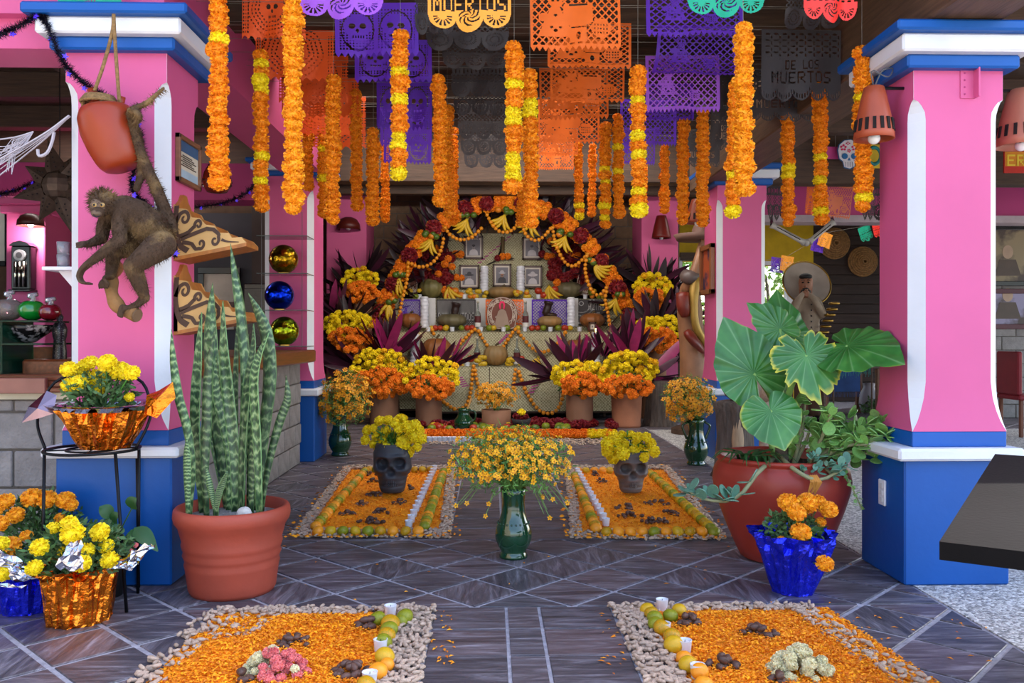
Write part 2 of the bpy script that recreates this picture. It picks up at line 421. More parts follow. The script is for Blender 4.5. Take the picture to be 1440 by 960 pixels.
# ================================================================ walls
def brick_wall(name, x0, x1, z0, z1, y, bw, bh, m=BRICK, depth=.06, axis='x', face=-1, thick=.3, skip=None):
    """mortar core with every block a part; axis x: wall lies along x and faces -y; axis y: along y and faces +x"""
    mb = MB()
    if axis == 'x': mb.box(x0, x1, y, y + thick, z0, z1)
    else: mb.box(y - thick, y, x0, x1, z0, z1)
    wl = struct(name, mb, MORTAR)
    cache = {}
    z = z0; row = 0
    while z < z1 - .03:
        h = min(bh, z1 - z); x = x0 - (bw / 2 if row % 2 else 0)
        while x < x1 - .02:
            a, b = max(x, x0), min(x + bw, x1); x += bw
            if b - a < .05: continue
            if skip and skip((a + b) / 2, z + h / 2): continue
            key = (round(b - a, 3), round(h, 3))
            if key not in cache:
                q = MB(); wd, hh = (b - a) / 2 - .006, h / 2 - .006
                if axis == 'x': q.bbox(-wd, wd, -.012, .01, -hh, hh, .006)
                else: q.bbox(-.01, .012, -wd, wd, -hh, hh, .006)
                cache[key] = q.mesh('brick', m)
            c = ((a + b) / 2, y + R.uniform(-.003, .002), z + h / 2) if axis == 'x' else (y + R.uniform(-.002, .003), (a + b) / 2, z + h / 2)
            obj('brick', cache[key], wl, c)
        z += h; row += 1
    return wl
YB = 13.95
brick_wall('wall_back', -3.0, 3.1, 0, 3.6, YB, .42, .2, skip=lambda x, z: z < 1.0)
def pilaster(name, x0, x1, y0, y1, z0, z1, m=PINK):
    mb = MB(); mb.bbox(x0, x1, y0, y1, z0, z1, .01); return struct(name, mb, m)
ZP = 13.1
t = pilaster('pillar_back_left', fx(460, ZP), fx(516, ZP), ZP, YB, 0, 3.6)
t = pilaster('pillar_back_right', fx(903, ZP), fx(955, ZP), ZP, YB, 0, 3.6)
mb = MB(); mb.box(fx(430, 12), fx(448, 12), 9.35, 11.2, 0, 3.6); struct('wall_side_left', mb, mat('dark_plaster', '#3d302b', .8))
mb = MB(); mb.box(-3.15, -3.0, 9.8, YB + .3, 0, 3.6); struct('wall_side_back', mb, mat('dark_plaster', '#3d302b'))
# bar room behind the left counters
mb = MB(); mb.box(-8, fx(448, 9.6), 9.6, 9.8, 0, 3.6); struct('wall_bar_back', mb, mat('brown_plaster', '#5a4334', .9, var=.25, bump=.4, bscale=20))
mb = MB(); mb.box(-8.2, -8, 4, 9.8, 0, 3.6); struct('wall_bar_left', mb, mat('brown_plaster', '#5a4334'))
t = struct('pillar_bar')
ZB = 8.6
mb = MB(); mb.bbox(fx(18, ZB), fx(71, ZB), ZB, 9.6, 0, 2.55, .01); part('shaft', mb, PINK, t)
for k, (zz, ov) in enumerate(((2.42, .04), (2.5, .09))):
    mb = MB(); mb.bbox(fx(18, ZB) - ov, fx(71, ZB) + ov, ZB - ov, 9.6, zz, zz + .08, .01); part('capital_band', mb, PINK, t)
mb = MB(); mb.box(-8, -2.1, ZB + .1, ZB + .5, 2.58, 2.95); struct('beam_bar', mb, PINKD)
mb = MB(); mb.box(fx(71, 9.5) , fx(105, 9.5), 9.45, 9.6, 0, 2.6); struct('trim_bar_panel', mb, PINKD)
mb = MB(); mb.box(fx(268, 9.3), fx(372, 9.3), 9.42, 9.6, .9, 2.55); struct('wall_bar_dark', mb, mat('charcoal_paint', '#2f2a30', .6))
# pink lintel across the front left and the pink beam over the left columns
mb = MB(); mb.box(-7.5, LC['sr'] - .02, yL + .05, yL + .42, 2.768, 3.3); struct('beam_front_left', mb, PINK)
mb = MB(); mb.box(-7.5, LC['sl'] - .02, yL + .12, yL + .42, 2.62, 2.768); struct('beam_front_left_low', mb, PINK)
mb = MB(); mb.box(LC['sl'] + .05, LC['sr'] - .05, yL + .42, yR2 + .1, 2.77, 3.2); struct('beam_side_left', mb, PINK)
mb = MB(); mb.bbox(RC['sl'] + .02, RC['sr'] - .06, 3.7, yR2 + .6, 2.70, 3.2, .01); struct('beam_side_right', mb, DWOODY)
# restaurant on the right
YW = 15.6; zz = lambda y: 1.2 + (473 - y) * YW / 1200
def fb(px): return fx(px, YW)
win = [(fb(957), fb(1001), zz(530), zz(366)), (fb(1052), fb(1112), zz(530), zz(372))]
YWALL = struct('wall_yellow')
def wallbit(x0, x1, z0, z1):
    m_ = MB(); m_.box(x0, x1, YW, YW + .25, z0, z1); part('plaster', m_, YELLOWW, YWALL)
wallbit(fb(930), fb(957), 0, 3.6); wallbit(win[0][1], win[1][0], 0, 3.6); wallbit(win[1][1], fb(1148), 0, 3.6)
for i, (x0, x1, z0, z1) in enumerate(win):
    wallbit(x0, x1, 0, z0); wallbit(x0, x1, z1, 3.6)
    wt = struct('window_%d' % (i + 1))
    for q in ((x0 - .06, x0 + .04, z0 - .05, z1 + .06), (x1 - .04, x1 + .08, z0 - .05, z1 + .06), (x0, x1, z1, z1 + .07), (x0, x1, z0 - .05, z0 + .04)):
        m_ = MB(); m_.box(q[0], q[1], YW - .05, YW + .1, q[2], q[3]); part('window_frame', m_, WHITE, wt)
    m_ = MB(); m_.box(x0, x1, YW + .1, YW + .106, z0, z1); part('pane', m_, GLASS, wt)
mb = MB(); mb.box(fb(957), fb(1012), YW - .12, YW - .02, zz(366), zz(355)); struct('lintel_window', mb, DWOOD)
t = struct('wall_restaurant_back')
z = 0.0
m_ = MB(); m_.box(fb(1148), 11.5, YW + .05, YW + .25, 0, 3.6); part('core', m_, MORTAR, t)
PL = mat('dark_plank', '#33231c', .7, var=.35, scale=3, stretch=(1, 12, 12), objr=.2, bump=.3, bscale=12)
while z < 3.5:
    m_ = MB(); m_.bbox(fb(1148), 11.5, YW, YW + .05, z + .004, z + .176, .006); part('plank', m_, PL, t); z += .18
ZK = 12.0; zk = lambda y: 1.2 + (473 - y) * ZK / 1200
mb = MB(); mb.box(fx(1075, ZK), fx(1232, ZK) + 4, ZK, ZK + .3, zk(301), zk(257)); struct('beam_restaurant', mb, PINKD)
mb = MB(); mb.box(fx(1075, ZK), fx(1232, ZK) + 4, ZK - .03, ZK + .33, zk(311), zk(301)); struct('trim_1', mb, mat('greyed_white', '#b9a9ad', .6))
brick_wall('wall_right', 6.9, 9.4, 0, 3.3, 12.4, .42, .2, m=BLOCK)
# ================================================================ ceiling
t = struct('ceiling')
y = 3.6
while y < 15.9:
    m_ = MB(); m_.box(-9, 11.5, y, y + .292, 3.5, 3.54); part('plank', m_, DWOOD, t); y += .3
for k, yy in enumerate((3.75, 4.55, 5.3, 6.4, 7.5, 8.6, 9.5, 11.0, 12.5, 14.0)):
    low = {9.5: 2.92, 5.3: 3.12}.get(yy, 3.28)  # lowest rafter is added to hide the altar fill light behind it
    m_ = MB(); m_.bbox(-9 if yy > 5 else -1.3, 11.5, yy, yy + (.22 if yy == 9.5 else .16), low, 3.5, .008); part('rafter', m_, DWOOD, t)
for xx in (-5.5, -3.6, -.6, .9, 4.2, 6.5):
    m_ = MB(); m_.bbox(xx, xx + .12, 3.65, 15.9, 3.4, 3.5, .006); part('purlin', m_, DWOODY, t)
# foliage seen through the windows
LEAFG = mat('sunlit_leaf', '#8fae4a', .5, island=.35, hue=.03)
for k, (px, yy) in enumerate(((925, 18.2), (983, 19.4), (1040, 18.2), (1085, 19.4), (1130, 18.2))):
    c = Vector((fx(px, yy), yy, 0)); th = thing('garden_tree', 'leafy green tree in the sunlit garden, %s from the left through the windows' % ORD[k], 'tree', c, 'garden trees beyond the windows')
    mb = MB(); mb.tube([c, c + Vector((.1, 0, 1)), c + Vector((-.05, .1, 2.6))], [.08, .06, .03]); part('trunk', mb, DWOOD, th)
    mb = MB()
    for _ in range(900):
        d = rdir(); p = c + Vector((d.x * .5, d.y * .5, 1.9 + d.z * 1.8))
        q = rdir() * .09; r = rdir().cross(q).normalized() * .05
        mb.add([p - q, p + r, p + q, p - r], [(0, 1, 2, 3)])
    part('foliage', mb, LEAFG, th, kind='stuff')
# added fill lights, kept out of sight behind the rafters to brighten the interior
for yy, zl, x0, x1, e, tilt in ((9.85, 3.2, -1.9, 2.2, 42, 55), (8.85, 3.44, -1.6, 2.0, 30, 10), (7.75, 3.44, -1.6, 2.0, 18, 0), (6.65, 3.44, -1.6, 2.0, 12, 0), (12.8, 3.44, 3.5, 6.5, 14, 0), (8.85, 3.44, -5.0, -3, 14, 0)):
    ld = bpy.data.lights.new('fill_light', 'AREA'); ld.energy = e; ld.shape = 'RECTANGLE'; ld.size = x1 - x0; ld.size_y = .1; ld.color = (1, .95, .9)
    lo = bpy.data.objects.new('fill_light', ld); COL.objects.link(lo); lo.location = ((x0 + x1) / 2, yy, zl); lo.rotation_euler = (math.radians(tilt), 0, 0)
# ================================================================ flowers, shared meshes
def petal_mat(name, c, c2=None):
    return mat(name, c, .65, var=.2, scale=14, island=.22, hue=.012, sss=0)
ORG = petal_mat('orange_petal', '#fb910a'); ORGD = petal_mat('deep_orange_petal', '#f5820c'); ORGL = petal_mat('light_orange_petal', '#ffa012')
YEL = petal_mat('yellow_petal', '#ffd60c'); YELD = petal_mat('golden_petal', '#f2b90a'); RED = petal_mat('red_cockscomb', '#7d0c16'); PNK = petal_mat('pink_cockscomb', '#ea7f7d'); CRM = petal_mat('cream_cockscomb', '#e6dcb0')
GRN = mat('green_leaf', '#4c7a2c', .5, island=.35, hue=.02, var=.15); GRND = mat('dark_green_leaf', '#2f5527', .5, island=.35, hue=.02)
def pompom(n=80, seed=1, flat=.78, w=.30, gap=.15):
    rr = random.Random(seed); mb = MB(); mb.ell((0, 0, 0), (.8, .8, .8 * flat), 10, 7)
    for d in fib(n):
        d = (d + Vector((rr.uniform(-1, 1), rr.uniform(-1, 1), rr.uniform(-1, 1))) * gap).normalized()
        t = d.orthogonal().normalized(); t = Matrix.Rotation(rr.uniform(0, 6.28), 3, d) @ t; b = d.cross(t)
        R1 = rr.uniform(.93, 1.08); ww = w * rr.uniform(.8, 1.2)
        vs = [d * .66 - t * ww * .4, d * .66 + t * ww * .4, d * R1 + t * ww * .8 + b * .08, d * (R1 + .05) + b * .14, d * R1 - t * ww * .8 + b * .08]
        mb.add([(v.x, v.y, v.z * flat) for v in vs], [(0, 1, 2, 3, 4)])
    return mb
POM = [pompom(150, s, .8, .21, .1) for s in range(3)]
MUM = [pompom(140, s + 7, .85, .21) for s in range(2)]
BL = {}
def blossom_mesh(kind, i):
    k = (kind, i % 3)
    if k not in BL:
        m = {'o': ORG, 'd': ORGD, 'l': ORGL, 'y': YEL, 'g': YELD, 'r': RED, 'p': PNK, 'c': CRM}[kind]
        BL[k] = (POM[i % 3] if kind not in 'y' else MUM[i % 2]).mesh('blossom', m)
    return BL[k]
def blossom(parent, p, r, kind, d=(0, 0, 1), name='blossom', label=None):
    o = obj(name, blossom_mesh(kind, R.randrange(3)), parent, p, rot=(Vector(d).to_track_quat('Z', 'Y') @ Euler((0, 0, R.uniform(0, 6.28))).to_quaternion()).to_euler(), scl=r * R.uniform(.9, 1.1))
    if label: o['label'] = label
    return o
def bush(parent, c, r, h, n, m=GRN, leaf=.03, name='foliage', droop=0, stems=True):
    mb = MB(); c = Vector(c)
    if stems:
        for _ in range(max(5, n // 40)):
            d = rdir(); q = c + Vector((d.x * r * .8, d.y * r * .8, h * R.uniform(.5, .95))); mb.tube([c, (c + q) / 2 + Vector((0, 0, h * .15)), q], [.004, .003, .002], 4)
    for _ in range(n):
        d = rdir(); k = R.random() ** .4
        p = c + Vector((d.x * r * k, d.y * r * k, h * .5 + d.z * h * .5 * k))
        q = (rdir() + Vector((d.x, d.y, .3 - droop)) * .8).normalized() * leaf * R.uniform(.6, 1.3); s = q.cross(rdir()).normalized() * leaf * .22
        mb.add([p, p + q * .5 + s, p + q, p + q * .5 - s], [(0, 1, 2, 3)])
    return part(name, mb, m, parent, kind='stuff')
def foil(parent, c, prof, m, seed=3, seg=64, amp=.16, name='foil_wrap'):
    rr = random.Random(seed); ph = [rr.uniform(0, 6.28) for _ in range(6)]
    jit = [[rr.uniform(-1, 1) for _ in range(seg)] for _ in prof]
    def wob(a, i, z):
        k = i / len(prof)
        return 1 + amp * (.5 * math.sin(9 * a + ph[0]) + .35 * math.sin(17 * a + ph[1] + i * .5) + .5 * jit[i][int(a / (2 * pi) * seg + .5) % seg]) * (.35 + k)
    mb = MB(); mb.lathe(prof, seg, c, wob=wob, cap0=True, cap1=False); return part(name, mb, m, parent)
FOILO = mat('orange_foil', '#f0882a', .2, metal=1, var=.15, bump=.8, bscale=22)
FOILB = mat('blue_foil', '#2a35e8', .2, metal=.75, var=.2, bump=.8, bscale=24)
FOILS = mat('silver_foil', '#c9ccd8', .13, metal=1, bump=.4, bscale=16)

# ================================================================ snake plant
def _snake(N, L, b):
    at = nd(N, 'Attribute'); at.attribute_name = 'uvw'; sx = nd(N, 'SeparateXYZ'); L.new(at.outputs['Vector'], sx.inputs[0])
    tc = nd(N, 'TexCoord'); nz = nd(N, 'TexNoise'); nz.inputs['Scale'].default_value = 38; nz.inputs['Detail'].default_value = 3
    mp = nd(N, 'Mapping'); mp.inputs['Scale'].default_value = (1, 1, .5); L.new(tc.outputs['Object'], mp.inputs[0]); L.new(mp.outputs[0], nz.inputs['Vector'])
    oi = nd(N, 'ObjectInfo')
    mul = nd(N, 'Math', operation='MULTIPLY'); mul.inputs[1].default_value = 42; L.new(sx.outputs['Y'], mul.inputs[0])
    n2 = nd(N, 'Math', operation='MULTIPLY_ADD'); n2.inputs[1].default_value = 4; L.new(nz.outputs[0], n2.inputs[0]); L.new(mul.outputs[0], n2.inputs[2])
    fr = nd(N, 'Math', operation='PINGPONG'); fr.inputs[1].default_value = 1; L.new(n2.outputs[0], fr.inputs[0])
    c = ramp(N, L, fr.outputs[0], [(.15, '#28442a'), (.45, '#3d5f36'), (.7, '#61804e'), (.95, '#8aa06c')])
    ab = nd(N, 'Math', operation='ABSOLUTE'); L.new(sx.outputs['X'], ab.inputs[0])
    mr = nd(N, 'MapRange'); mr.inputs[1].default_value = .86; mr.inputs[2].default_value = .97; L.new(ab.outputs[0], mr.inputs[0])
    mx = nd(N, 'Mix', data_type='RGBA'); mx.inputs[7].default_value = C('#6d9358'); L.new(mr.outputs[0], mx.inputs[0])
    hs = nd(N, 'HueSaturation'); m3 = nd(N, 'MapRange'); m3.inputs[3].default_value = .62; m3.inputs[4].default_value = 1.25; L.new(oi.outputs['Random'], m3.inputs[0]); L.new(m3.outputs[0], hs.inputs['Value'])
    L.new(c, mx.inputs[6]); L.new(mx.outputs[2], hs.inputs['Color']); L.new(hs.outputs[0], b.inputs['Base Color'])
SNAKE = nodemat('banded_leaf', _snake, .4)
pc = W(327, 715, 4.05); pc.z = 0
sp = thing('snake_plant', 'tall snake plant with banded leaves in a terracotta pot beside the left pink column', 'plant', pc)
mb = MB(); prof = [(.0, 0), (.19, 0), (.2, .02), (.205, .06), (.214, .12), (.218, .135), (.214, .15), (.218, .165), (.225, .18), (.22, .195), (.226, .21), (.231, .23), (.227, .245), (.24, .29), (.245, .31), (.262, .335), (.268, .36), (.265, .39), (.255, .402), (.238, .4), (.232, .36), (.225, .345)]
mb.lathe(prof, 48, pc, cap0=False, cap1=False); part('pot', mb, TERRA, sp, True)
mb = MB(); mb.lathe([(.229, .35), (.12, .362), (.001, .37)], 32, pc, cap0=False); part('soil', mb, mat('grey_grit', '#8a8784', .95, var=.3, scale=60, bump=.8, bscale=120), sp, True)
LV = [([(266, 716), (270, 660), (262, 600), (250, 556), (243, 505), (241, 463)], 7.5, -.05), ([(264, 718), (263, 680), (262, 645), (262, 613)], 6.5, -.12), ([(285, 714), (277, 640), (275, 575), (279, 505), (283, 439)], 9, .02),
      ([(290, 716), (287, 660), (290, 590), (292, 525), (303, 459)], 8.5, -.08), ([(318, 716), (310, 650), (300, 560), (295, 470), (299, 397)], 13, .12), ([(331, 716), (330, 640), (323, 570), (316, 500), (313, 423)], 10, .0),
      ([(340, 714), (342, 620), (345, 520), (339, 443), (331, 387), (324, 342)], 8, .08), ([(361, 714), (369, 620), (378, 535), (374, 475), (362, 440), (349, 412)], 12, .06), ([(339, 716), (342, 620), (349, 540), (357, 490), (356, 455)], 9, -.02),
      ([(365, 716), (362, 620), (358, 540), (365, 500), (378, 467)], 9, -.1), ([(367, 712), (378, 649), (392, 595), (404, 560), (402, 527)], 7, -.04), ([(322, 716), (312, 650), (303, 590), (301, 530)], 13, .16), ([(334, 700), (331, 560), (334, 445)], 4, .1),
      ([(303, 718), (297, 690), (290, 655)], 5, -.17), ([(304, 718), (309, 690), (320, 662)], 5, -.18), ([(350, 716), (352, 640), (347, 560), (349, 470)], 8, .13), ([(322, 716), (325, 640), (308, 560), (304, 500)], 9, .05), ([(352, 716), (353, 660), (357, 600), (362, 550)], 9, -.09), ([(281, 718), (283, 670), (281, 600)], 6, .09)]
for pts, hw, dz in LV:
    Z = 4.05 + dz; P = spline([W(x, y, Z) for x, y in pts], 14); n = len(P)
    P[0].z = min(P[0].z, .36)
    wd = [hw * .84 * Z / 1200 * (min(1, .55 + 1.1 * i / n) if i / n < .45 else 1) * (1 - max(0, (i / (n - 1) - .62) / .38) ** 1.7) + .0006 for i in range(n)]
    mb = MB(); mb.blade(P, wd, (R.uniform(-.5, .5), -1, .1), cross=4, cup=R.choice((-.35, .3)), twist=R.uniform(-.7, .7))
    o = part('leaf', mb, SNAKE, sp, True); sm = o.modifiers.new('thick', 'SOLIDIFY'); sm.thickness = .004
mb = MB(); p = W(344, 722, 3.92); mb.ell(p, (.036, .03, .03), 12, 8, fn=lambda d, a, t: 1 + .1 * math.sin(3 * a + 2 * t)); part('pebble', mb, mat('pale_stone', '#bdb6b0', .9, bump=.3), sp, True, label='pale rounded stone lying on the grit')

# ================================================================ big pot: elephant ear and jade
def _ear(N, L, b):
    at = nd(N, 'Attribute'); at.attribute_name = 'uvw'; sx = nd(N, 'SeparateXYZ'); L.new(at.outputs['Vector'], sx.inputs[0])
    ab = nd(N, 'Math', operation='ABSOLUTE'); L.new(sx.outputs['X'], ab.inputs[0])
    pw = nd(N, 'Math', operation='MULTIPLY'); pw.inputs[1].default_value = 9; L.new(ab.outputs[0], pw.inputs[0])
    pp = nd(N, 'Math', operation='PINGPONG'); pp.inputs[1].default_value = .5; L.new(pw.outputs[0], pp.inputs[0])
    tc = nd(N, 'TexCoord'); nz = nd(N, 'TexNoise'); nz.inputs['Scale'].default_value = 9; L.new(tc.outputs['Object'], nz.inputs['Vector'])
    oi = nd(N, 'ObjectInfo')
    base = ramp(N, L, nz.outputs[0], [(.3, '#2a5f22'), (.6, '#3d7830'), (.8, '#578f3c')])
    vein = ramp(N, L, pp.outputs[0], [(.0, (1, 1, 1, 1)), (.07, (.15, .15, .15, 1)), (.14, (0, 0, 0, 1))])
    mx = nd(N, 'Mix', data_type='RGBA'); mx.inputs[7].default_value = C('#8fb57a'); L.new(base, mx.inputs[6])
    hf = nd(N, 'Math', operation='MULTIPLY'); hf.inputs[1].default_value = .38; L.new(vein, hf.inputs[0]); L.new(hf.outputs[0], mx.inputs[0])
    # yellowed, scorched margins (stronger on some leaves: Z of the attribute)
    n3 = nd(N, 'Math', operation='MULTIPLY_ADD'); n3.inputs[1].default_value = .35; L.new(nz.outputs[0], n3.inputs[0]); L.new(sx.outputs['Y'], n3.inputs[2])
    ed = nd(N, 'Math', operation='ADD'); L.new(n3.outputs[0], ed.inputs[0]); L.new(sx.outputs['Z'], ed.inputs[1])
    yr = nd(N, 'MapRange'); yr.inputs[1].default_value = 1.2; yr.inputs[2].default_value = 1.34; L.new(ed.outputs[0], yr.inputs[0])
    m2 = nd(N, 'Mix', data_type='RGBA'); m2.inputs[7].default_value = C('#c9bd33'); L.new(mx.outputs[2], m2.inputs[6]); L.new(yr.outputs[0], m2.inputs[0])
    br = nd(N, 'MapRange'); br.inputs[1].default_value = 1.36; br.inputs[2].default_value = 1.42; L.new(ed.outputs[0], br.inputs[0])
    m4 = nd(N, 'Mix', data_type='RGBA'); m4.inputs[7].default_value = C('#8a5a2a'); L.new(m2.outputs[2], m4.inputs[6]); L.new(br.outputs[0], m4.inputs[0])
    L.new(m4.outputs[2], b.inputs['Base Color'])
EAR = nodemat('veined_leaf', _ear, .38)
OUT = [(0, 1), (5.7, .905), (16, .78), (38.7, .64), (63, .56), (90, .525), (113, .52), (140, .53), (158, .53), (168, .42), (174, .2), (180, .06)]
def outr(d):
    for (a, r), (b, q) in zip(OUT, OUT[1:]):
        if a <= d <= b: return r + (q - r) * (d - a) / (b - a)
    return .1
def ear_leaf(parent, attach, tip, nrm, wide=1.0, yel=0.0, torn=0.0, seed=0, stalk=None, bend=.18):
    rr = random.Random(seed); A = Vector(attach); e2 = Vector(tip) - A; Ln = e2.length; e2.normalize(); nrm = Vector(nrm)
    nrm = (nrm - e2 * nrm.dot(e2)).normalized(); e1 = e2.cross(nrm); nt, nr = 120, 8; vs = []; fs = []; at = []
    cut = [rr.uniform(0, 1) for _ in range(nt + 1)]
    for j in range(nr + 1):
        for i in range(nt + 1):
            dg = -180 + 360 * i / nt; r = outr(abs(dg)); q = j / nr
            tear = 1 - torn * max(0, math.sin(cut[i // 6 * 6] * 6 + i * .42)) ** 3 * .5 - torn * .12 * cut[i]
            r *= Ln * tear; th = math.radians(dg)
            x = math.sin(th) * r * q * wide; yv = math.cos(th) * r * q
            h = -bend * Ln * ((x / Ln) ** 2 * 1.2 + (max(0, yv) / Ln) ** 2 * .8) + .012 * Ln * q * math.cos(abs(dg) / 180 * 9 * 2 * pi) + .02 * Ln * q ** 3 * math.sin(dg * .16 + seed)
            vs.append(A + e1 * x + e2 * yv + nrm * h); at.append((dg / 180, q, yel))
    for j in range(nr):
        for i in range(nt): k = j * (nt + 1) + i; fs.append((k, k + 1, k + nt + 2, k + nt + 1))
    mb = MB(); mb.add(vs, fs, 0, at); o = part('leaf', mb, EAR, parent, True)
    if stalk:
        m2 = MB(); P = spline(stalk + [A], 12); m2.tube(P, [lerp(.026, .008, i / 12) for i in range(13)], 8); part('leaf_stalk', m2, mat('pale_green_stalk', '#7fa552', .45), o, True, pivot=WL[o.name])
    return o
ZE = 4.66
ec = W(1098, 700, ZE); ec.z = 0
ep = thing('potted_elephant_ear', 'huge elephant ear plant with heart shaped leaves in a round red clay pot', 'plant', ec)
prof = [(.0, 0), (.20, 0), (.215, .01), (.24, .06), (.285, .17), (.33, .3), (.358, .4), (.365, .46), (.355, .52), (.335, .555), (.33, .565), (.345, .575), (.35, .59), (.34, .6), (.32, .595), (.315, .56), (.31, .53)]
prof = [(r, z * .93) for r, z in prof]
mb = MB(); mb.lathe(prof, 56, ec, cap0=False, cap1=False); part('pot', mb, mat('red_clay', '#983426', .42, var=.12, scale=3), ep, True)
mb = MB(); mb.lathe([(.315, .5), (.15, .51), (.001, .52)], 32, ec, cap0=False); part('soil', mb, SOIL, ep, True)
b0 = W(1098, 640, 4.66)
b0.z = .5
def st(px, py, Z=ZE): return W(px, py, Z)
mb = MB(); mb.tube(spline([b0, st(1097, 625), st(1096, 600)], 6), [.05, .046, .042, .04, .038, .036, .034], 12); part('trunk', mb, mat('ringed_trunk', '#6d5a48', .8, stretch=(1, 1, 20), bump=.6, bscale=20), ep, True)
stem0 = st(1096, 605)
ear_leaf(ep, st(1060, 525, 4.5), st(1019, 444, 4.55), (.15, -1, .25), 1.1, .02, 0, 1, [stem0, st(1085, 560, 4.6)], bend=.1)
ear_leaf(ep, st(1106, 470, 4.85), st(1094, 405, 4.95), (.25, -1, .3), 1.0, .0, 0, 2, [stem0, st(1105, 540, 4.8)], bend=.1)
ear_leaf(ep, st(1097, 462, 4.7), st(1051, 424, 4.7), (-.1, -1, .5), .95, .03, .1, 3, [stem0, st(1098, 530, 4.7)], bend=.1)
ear_leaf(ep, st(1196, 484, 4.6), st(1254, 476, 4.27), (-.1, -.8, .7), 1.25, .1, 0, 4, [stem0, st(1150, 525, 4.8)], bend=.12)
ear_leaf(ep, st(1192, 486, 4.4), st(1270, 504, 4.08), (-.1, -1, .6), 1.05, .03, 0, 5, [stem0, st(1140, 540, 4.6)], bend=.12)
ear_leaf(ep, st(1134, 499, 4.4), st(1160, 570, 4.3), (.05, -1, .55), 1.35, .16, .5, 6, [stem0, st(1112, 545, 4.5)], bend=.12)
ear_leaf(ep, st(1084, 578, 4.35), st(1105, 632, 4.25), (-.1, -1, .5), 1.4, .06, 0, 7, [stem0, st(1092, 590, 4.5)], bend=.16)
for px, py in ((1085, 600), (1105, 560), (1120, 600)):
    mb = MB(); mb.tube(spline([b0, st(px, 620), st(px + 3, py - 20)], 8), [.028, .027, .025, .022, .02, .018, .014, .01, .003], 8); part('leaf_sheath', mb, mat('pale_green_stalk', '#7fa552'), ep, True)
# spiky ground tufts and jade stems in the same pot
mb = MB()
for k in range(26):
    a = R.uniform(0, 6.28); c = ec + Vector((-.19 + R.uniform(-.06, .06), -.12 + R.uniform(-.06, .06), .5)); d = Vector((math.cos(a), math.sin(a), 0))
    mb.blade([c, c + d * .06 + Vector((0, 0, .08)), c + d * .14 + Vector((0, 0, .09)), c + d * .2 + Vector((0, 0, .04))], [.008, .009, .006, .0005], (0, -.3, 1), cross=2)
part('grass_tuft', mb, GRND, ep, True)
JADE = mat('jade_leaf', '#7dab58', .32, var=.18, scale=10, objr=.22, col2=None); JADEB = mat('blue_jade_leaf', '#5f8a72', .35, var=.15, objr=.2)
jl = MB()
P = [(0, 0), (.16, .12), (.3, .32), (.36, .55), (.3, .8), (.15, .96), (0, 1), (-.15, .96), (-.3, .8), (-.36, .55), (-.3, .32), (-.16, .12)]
jl.prism(P, lambda u, v, t: (u * 1.05, v, t + .12 * v * v + .15 * u * u), 0, -.03, .03)
JM = jl.mesh('leaf', JADE, smooth=False); JM2 = jl.mesh('leaf', JADEB)
def jade_stem(pts, nleaf, size, me, tipn=5, label=None):
    P = spline(pts, 10); mb = MB(); mb.tube(P, [lerp(.013, .006, i / 10) for i in range(11)], 7); s = part('stem', mb, mat('grey_stem', '#8c8a63', .7), ep, True)
    for k in range(nleaf):
        t = R.uniform(.35, 1) if k > tipn else 1; i = min(10, int(t * 10)); p = P[i] + rdir() * .015
        d = (rdir() + Vector((0, -.25, .35))).normalized()
        obj('leaf', me, ep, p, rot=d.to_track_quat('Y', 'Z').to_euler(), scl=size * R.uniform(.7, 1.15))
for tip in ((1168, 580), (1190, 590), (1175, 612), (1205, 607), (1222, 600), (1240, 596), (1222, 625), (1245, 612), (1185, 635), (1160, 600), (1205, 640), (1150, 610), (1232, 640)):
    a = b0 + Vector((.12, -.08, 0)); t = st(tip[0], tip[1], R.uniform(4.32, 4.6)); jade_stem([a, (a + t) / 2 + Vector((.02, -.02, .05)), t], 17, .08, JM)
for tip in ((1125, 590), (1132, 565), (1118, 620), (1140, 600)):
    a = b0 + Vector((.05, -.05, 0)); t = st(tip[0], tip[1], 4.6); jade_stem([a, (a + t) / 2 + Vector((.01, -.02, .02)), t], 8, .06, JM)
for tip in ((1140, 645), (1150, 660), (1165, 655), (1130, 662), (1172, 670), (1150, 640), (1180, 660)):
    a = b0 + Vector((.1, -.18, .0)); t = st(tip[0], tip[1], 4.3); jade_stem([a, (a + t) / 2 + Vector((.0, -.02, .03)), t], 9, .04, JM2)
for pts, n in (([(1090, 642, 4.5), (1062, 668, 4.26), (1045, 692, 4.2), (1020, 705, 4.2), (985, 700, 4.2), (968, 690, 4.22)], 20), ([(1095, 640, 4.5), (1120, 662, 4.28), (1150, 675, 4.27), (1180, 662, 4.3), (1190, 655, 4.35)], 6)):
    jade_stem([st(*p) for p in pts], n, .075, JM2, 3)
P = spline([st(1186, 660, 4.4), st(1198, 685, 4.3), st(1212, 715, 4.28)], 12); mb = MB(); mb.tube(P, .004, 5); o = part('trailing_stem', mb, mat('grey_stem', '#8c8a63'), ep)
for p in P[1:]:
    for _ in range(3): obj('leaf', JM, ep, p + rdir() * .01, rot=rdir().to_track_quat('Y', 'Z').to_euler(), scl=.022)
mb = MB()
for k in range(4): p = st(1138 + k * 3, 668, 4.27); mb.blade([p, p + Vector((.01, -.02, -.03)), p + Vector((R.uniform(-.03, .03), 0, -.1))], [.006, .014, .001], (0, -1, 0), cross=2, fold=.4)
part('dry_leaf', mb, mat('dry_leaf', '#b87a2e', .7), ep, label='dry orange brown leaf hanging over the rim')

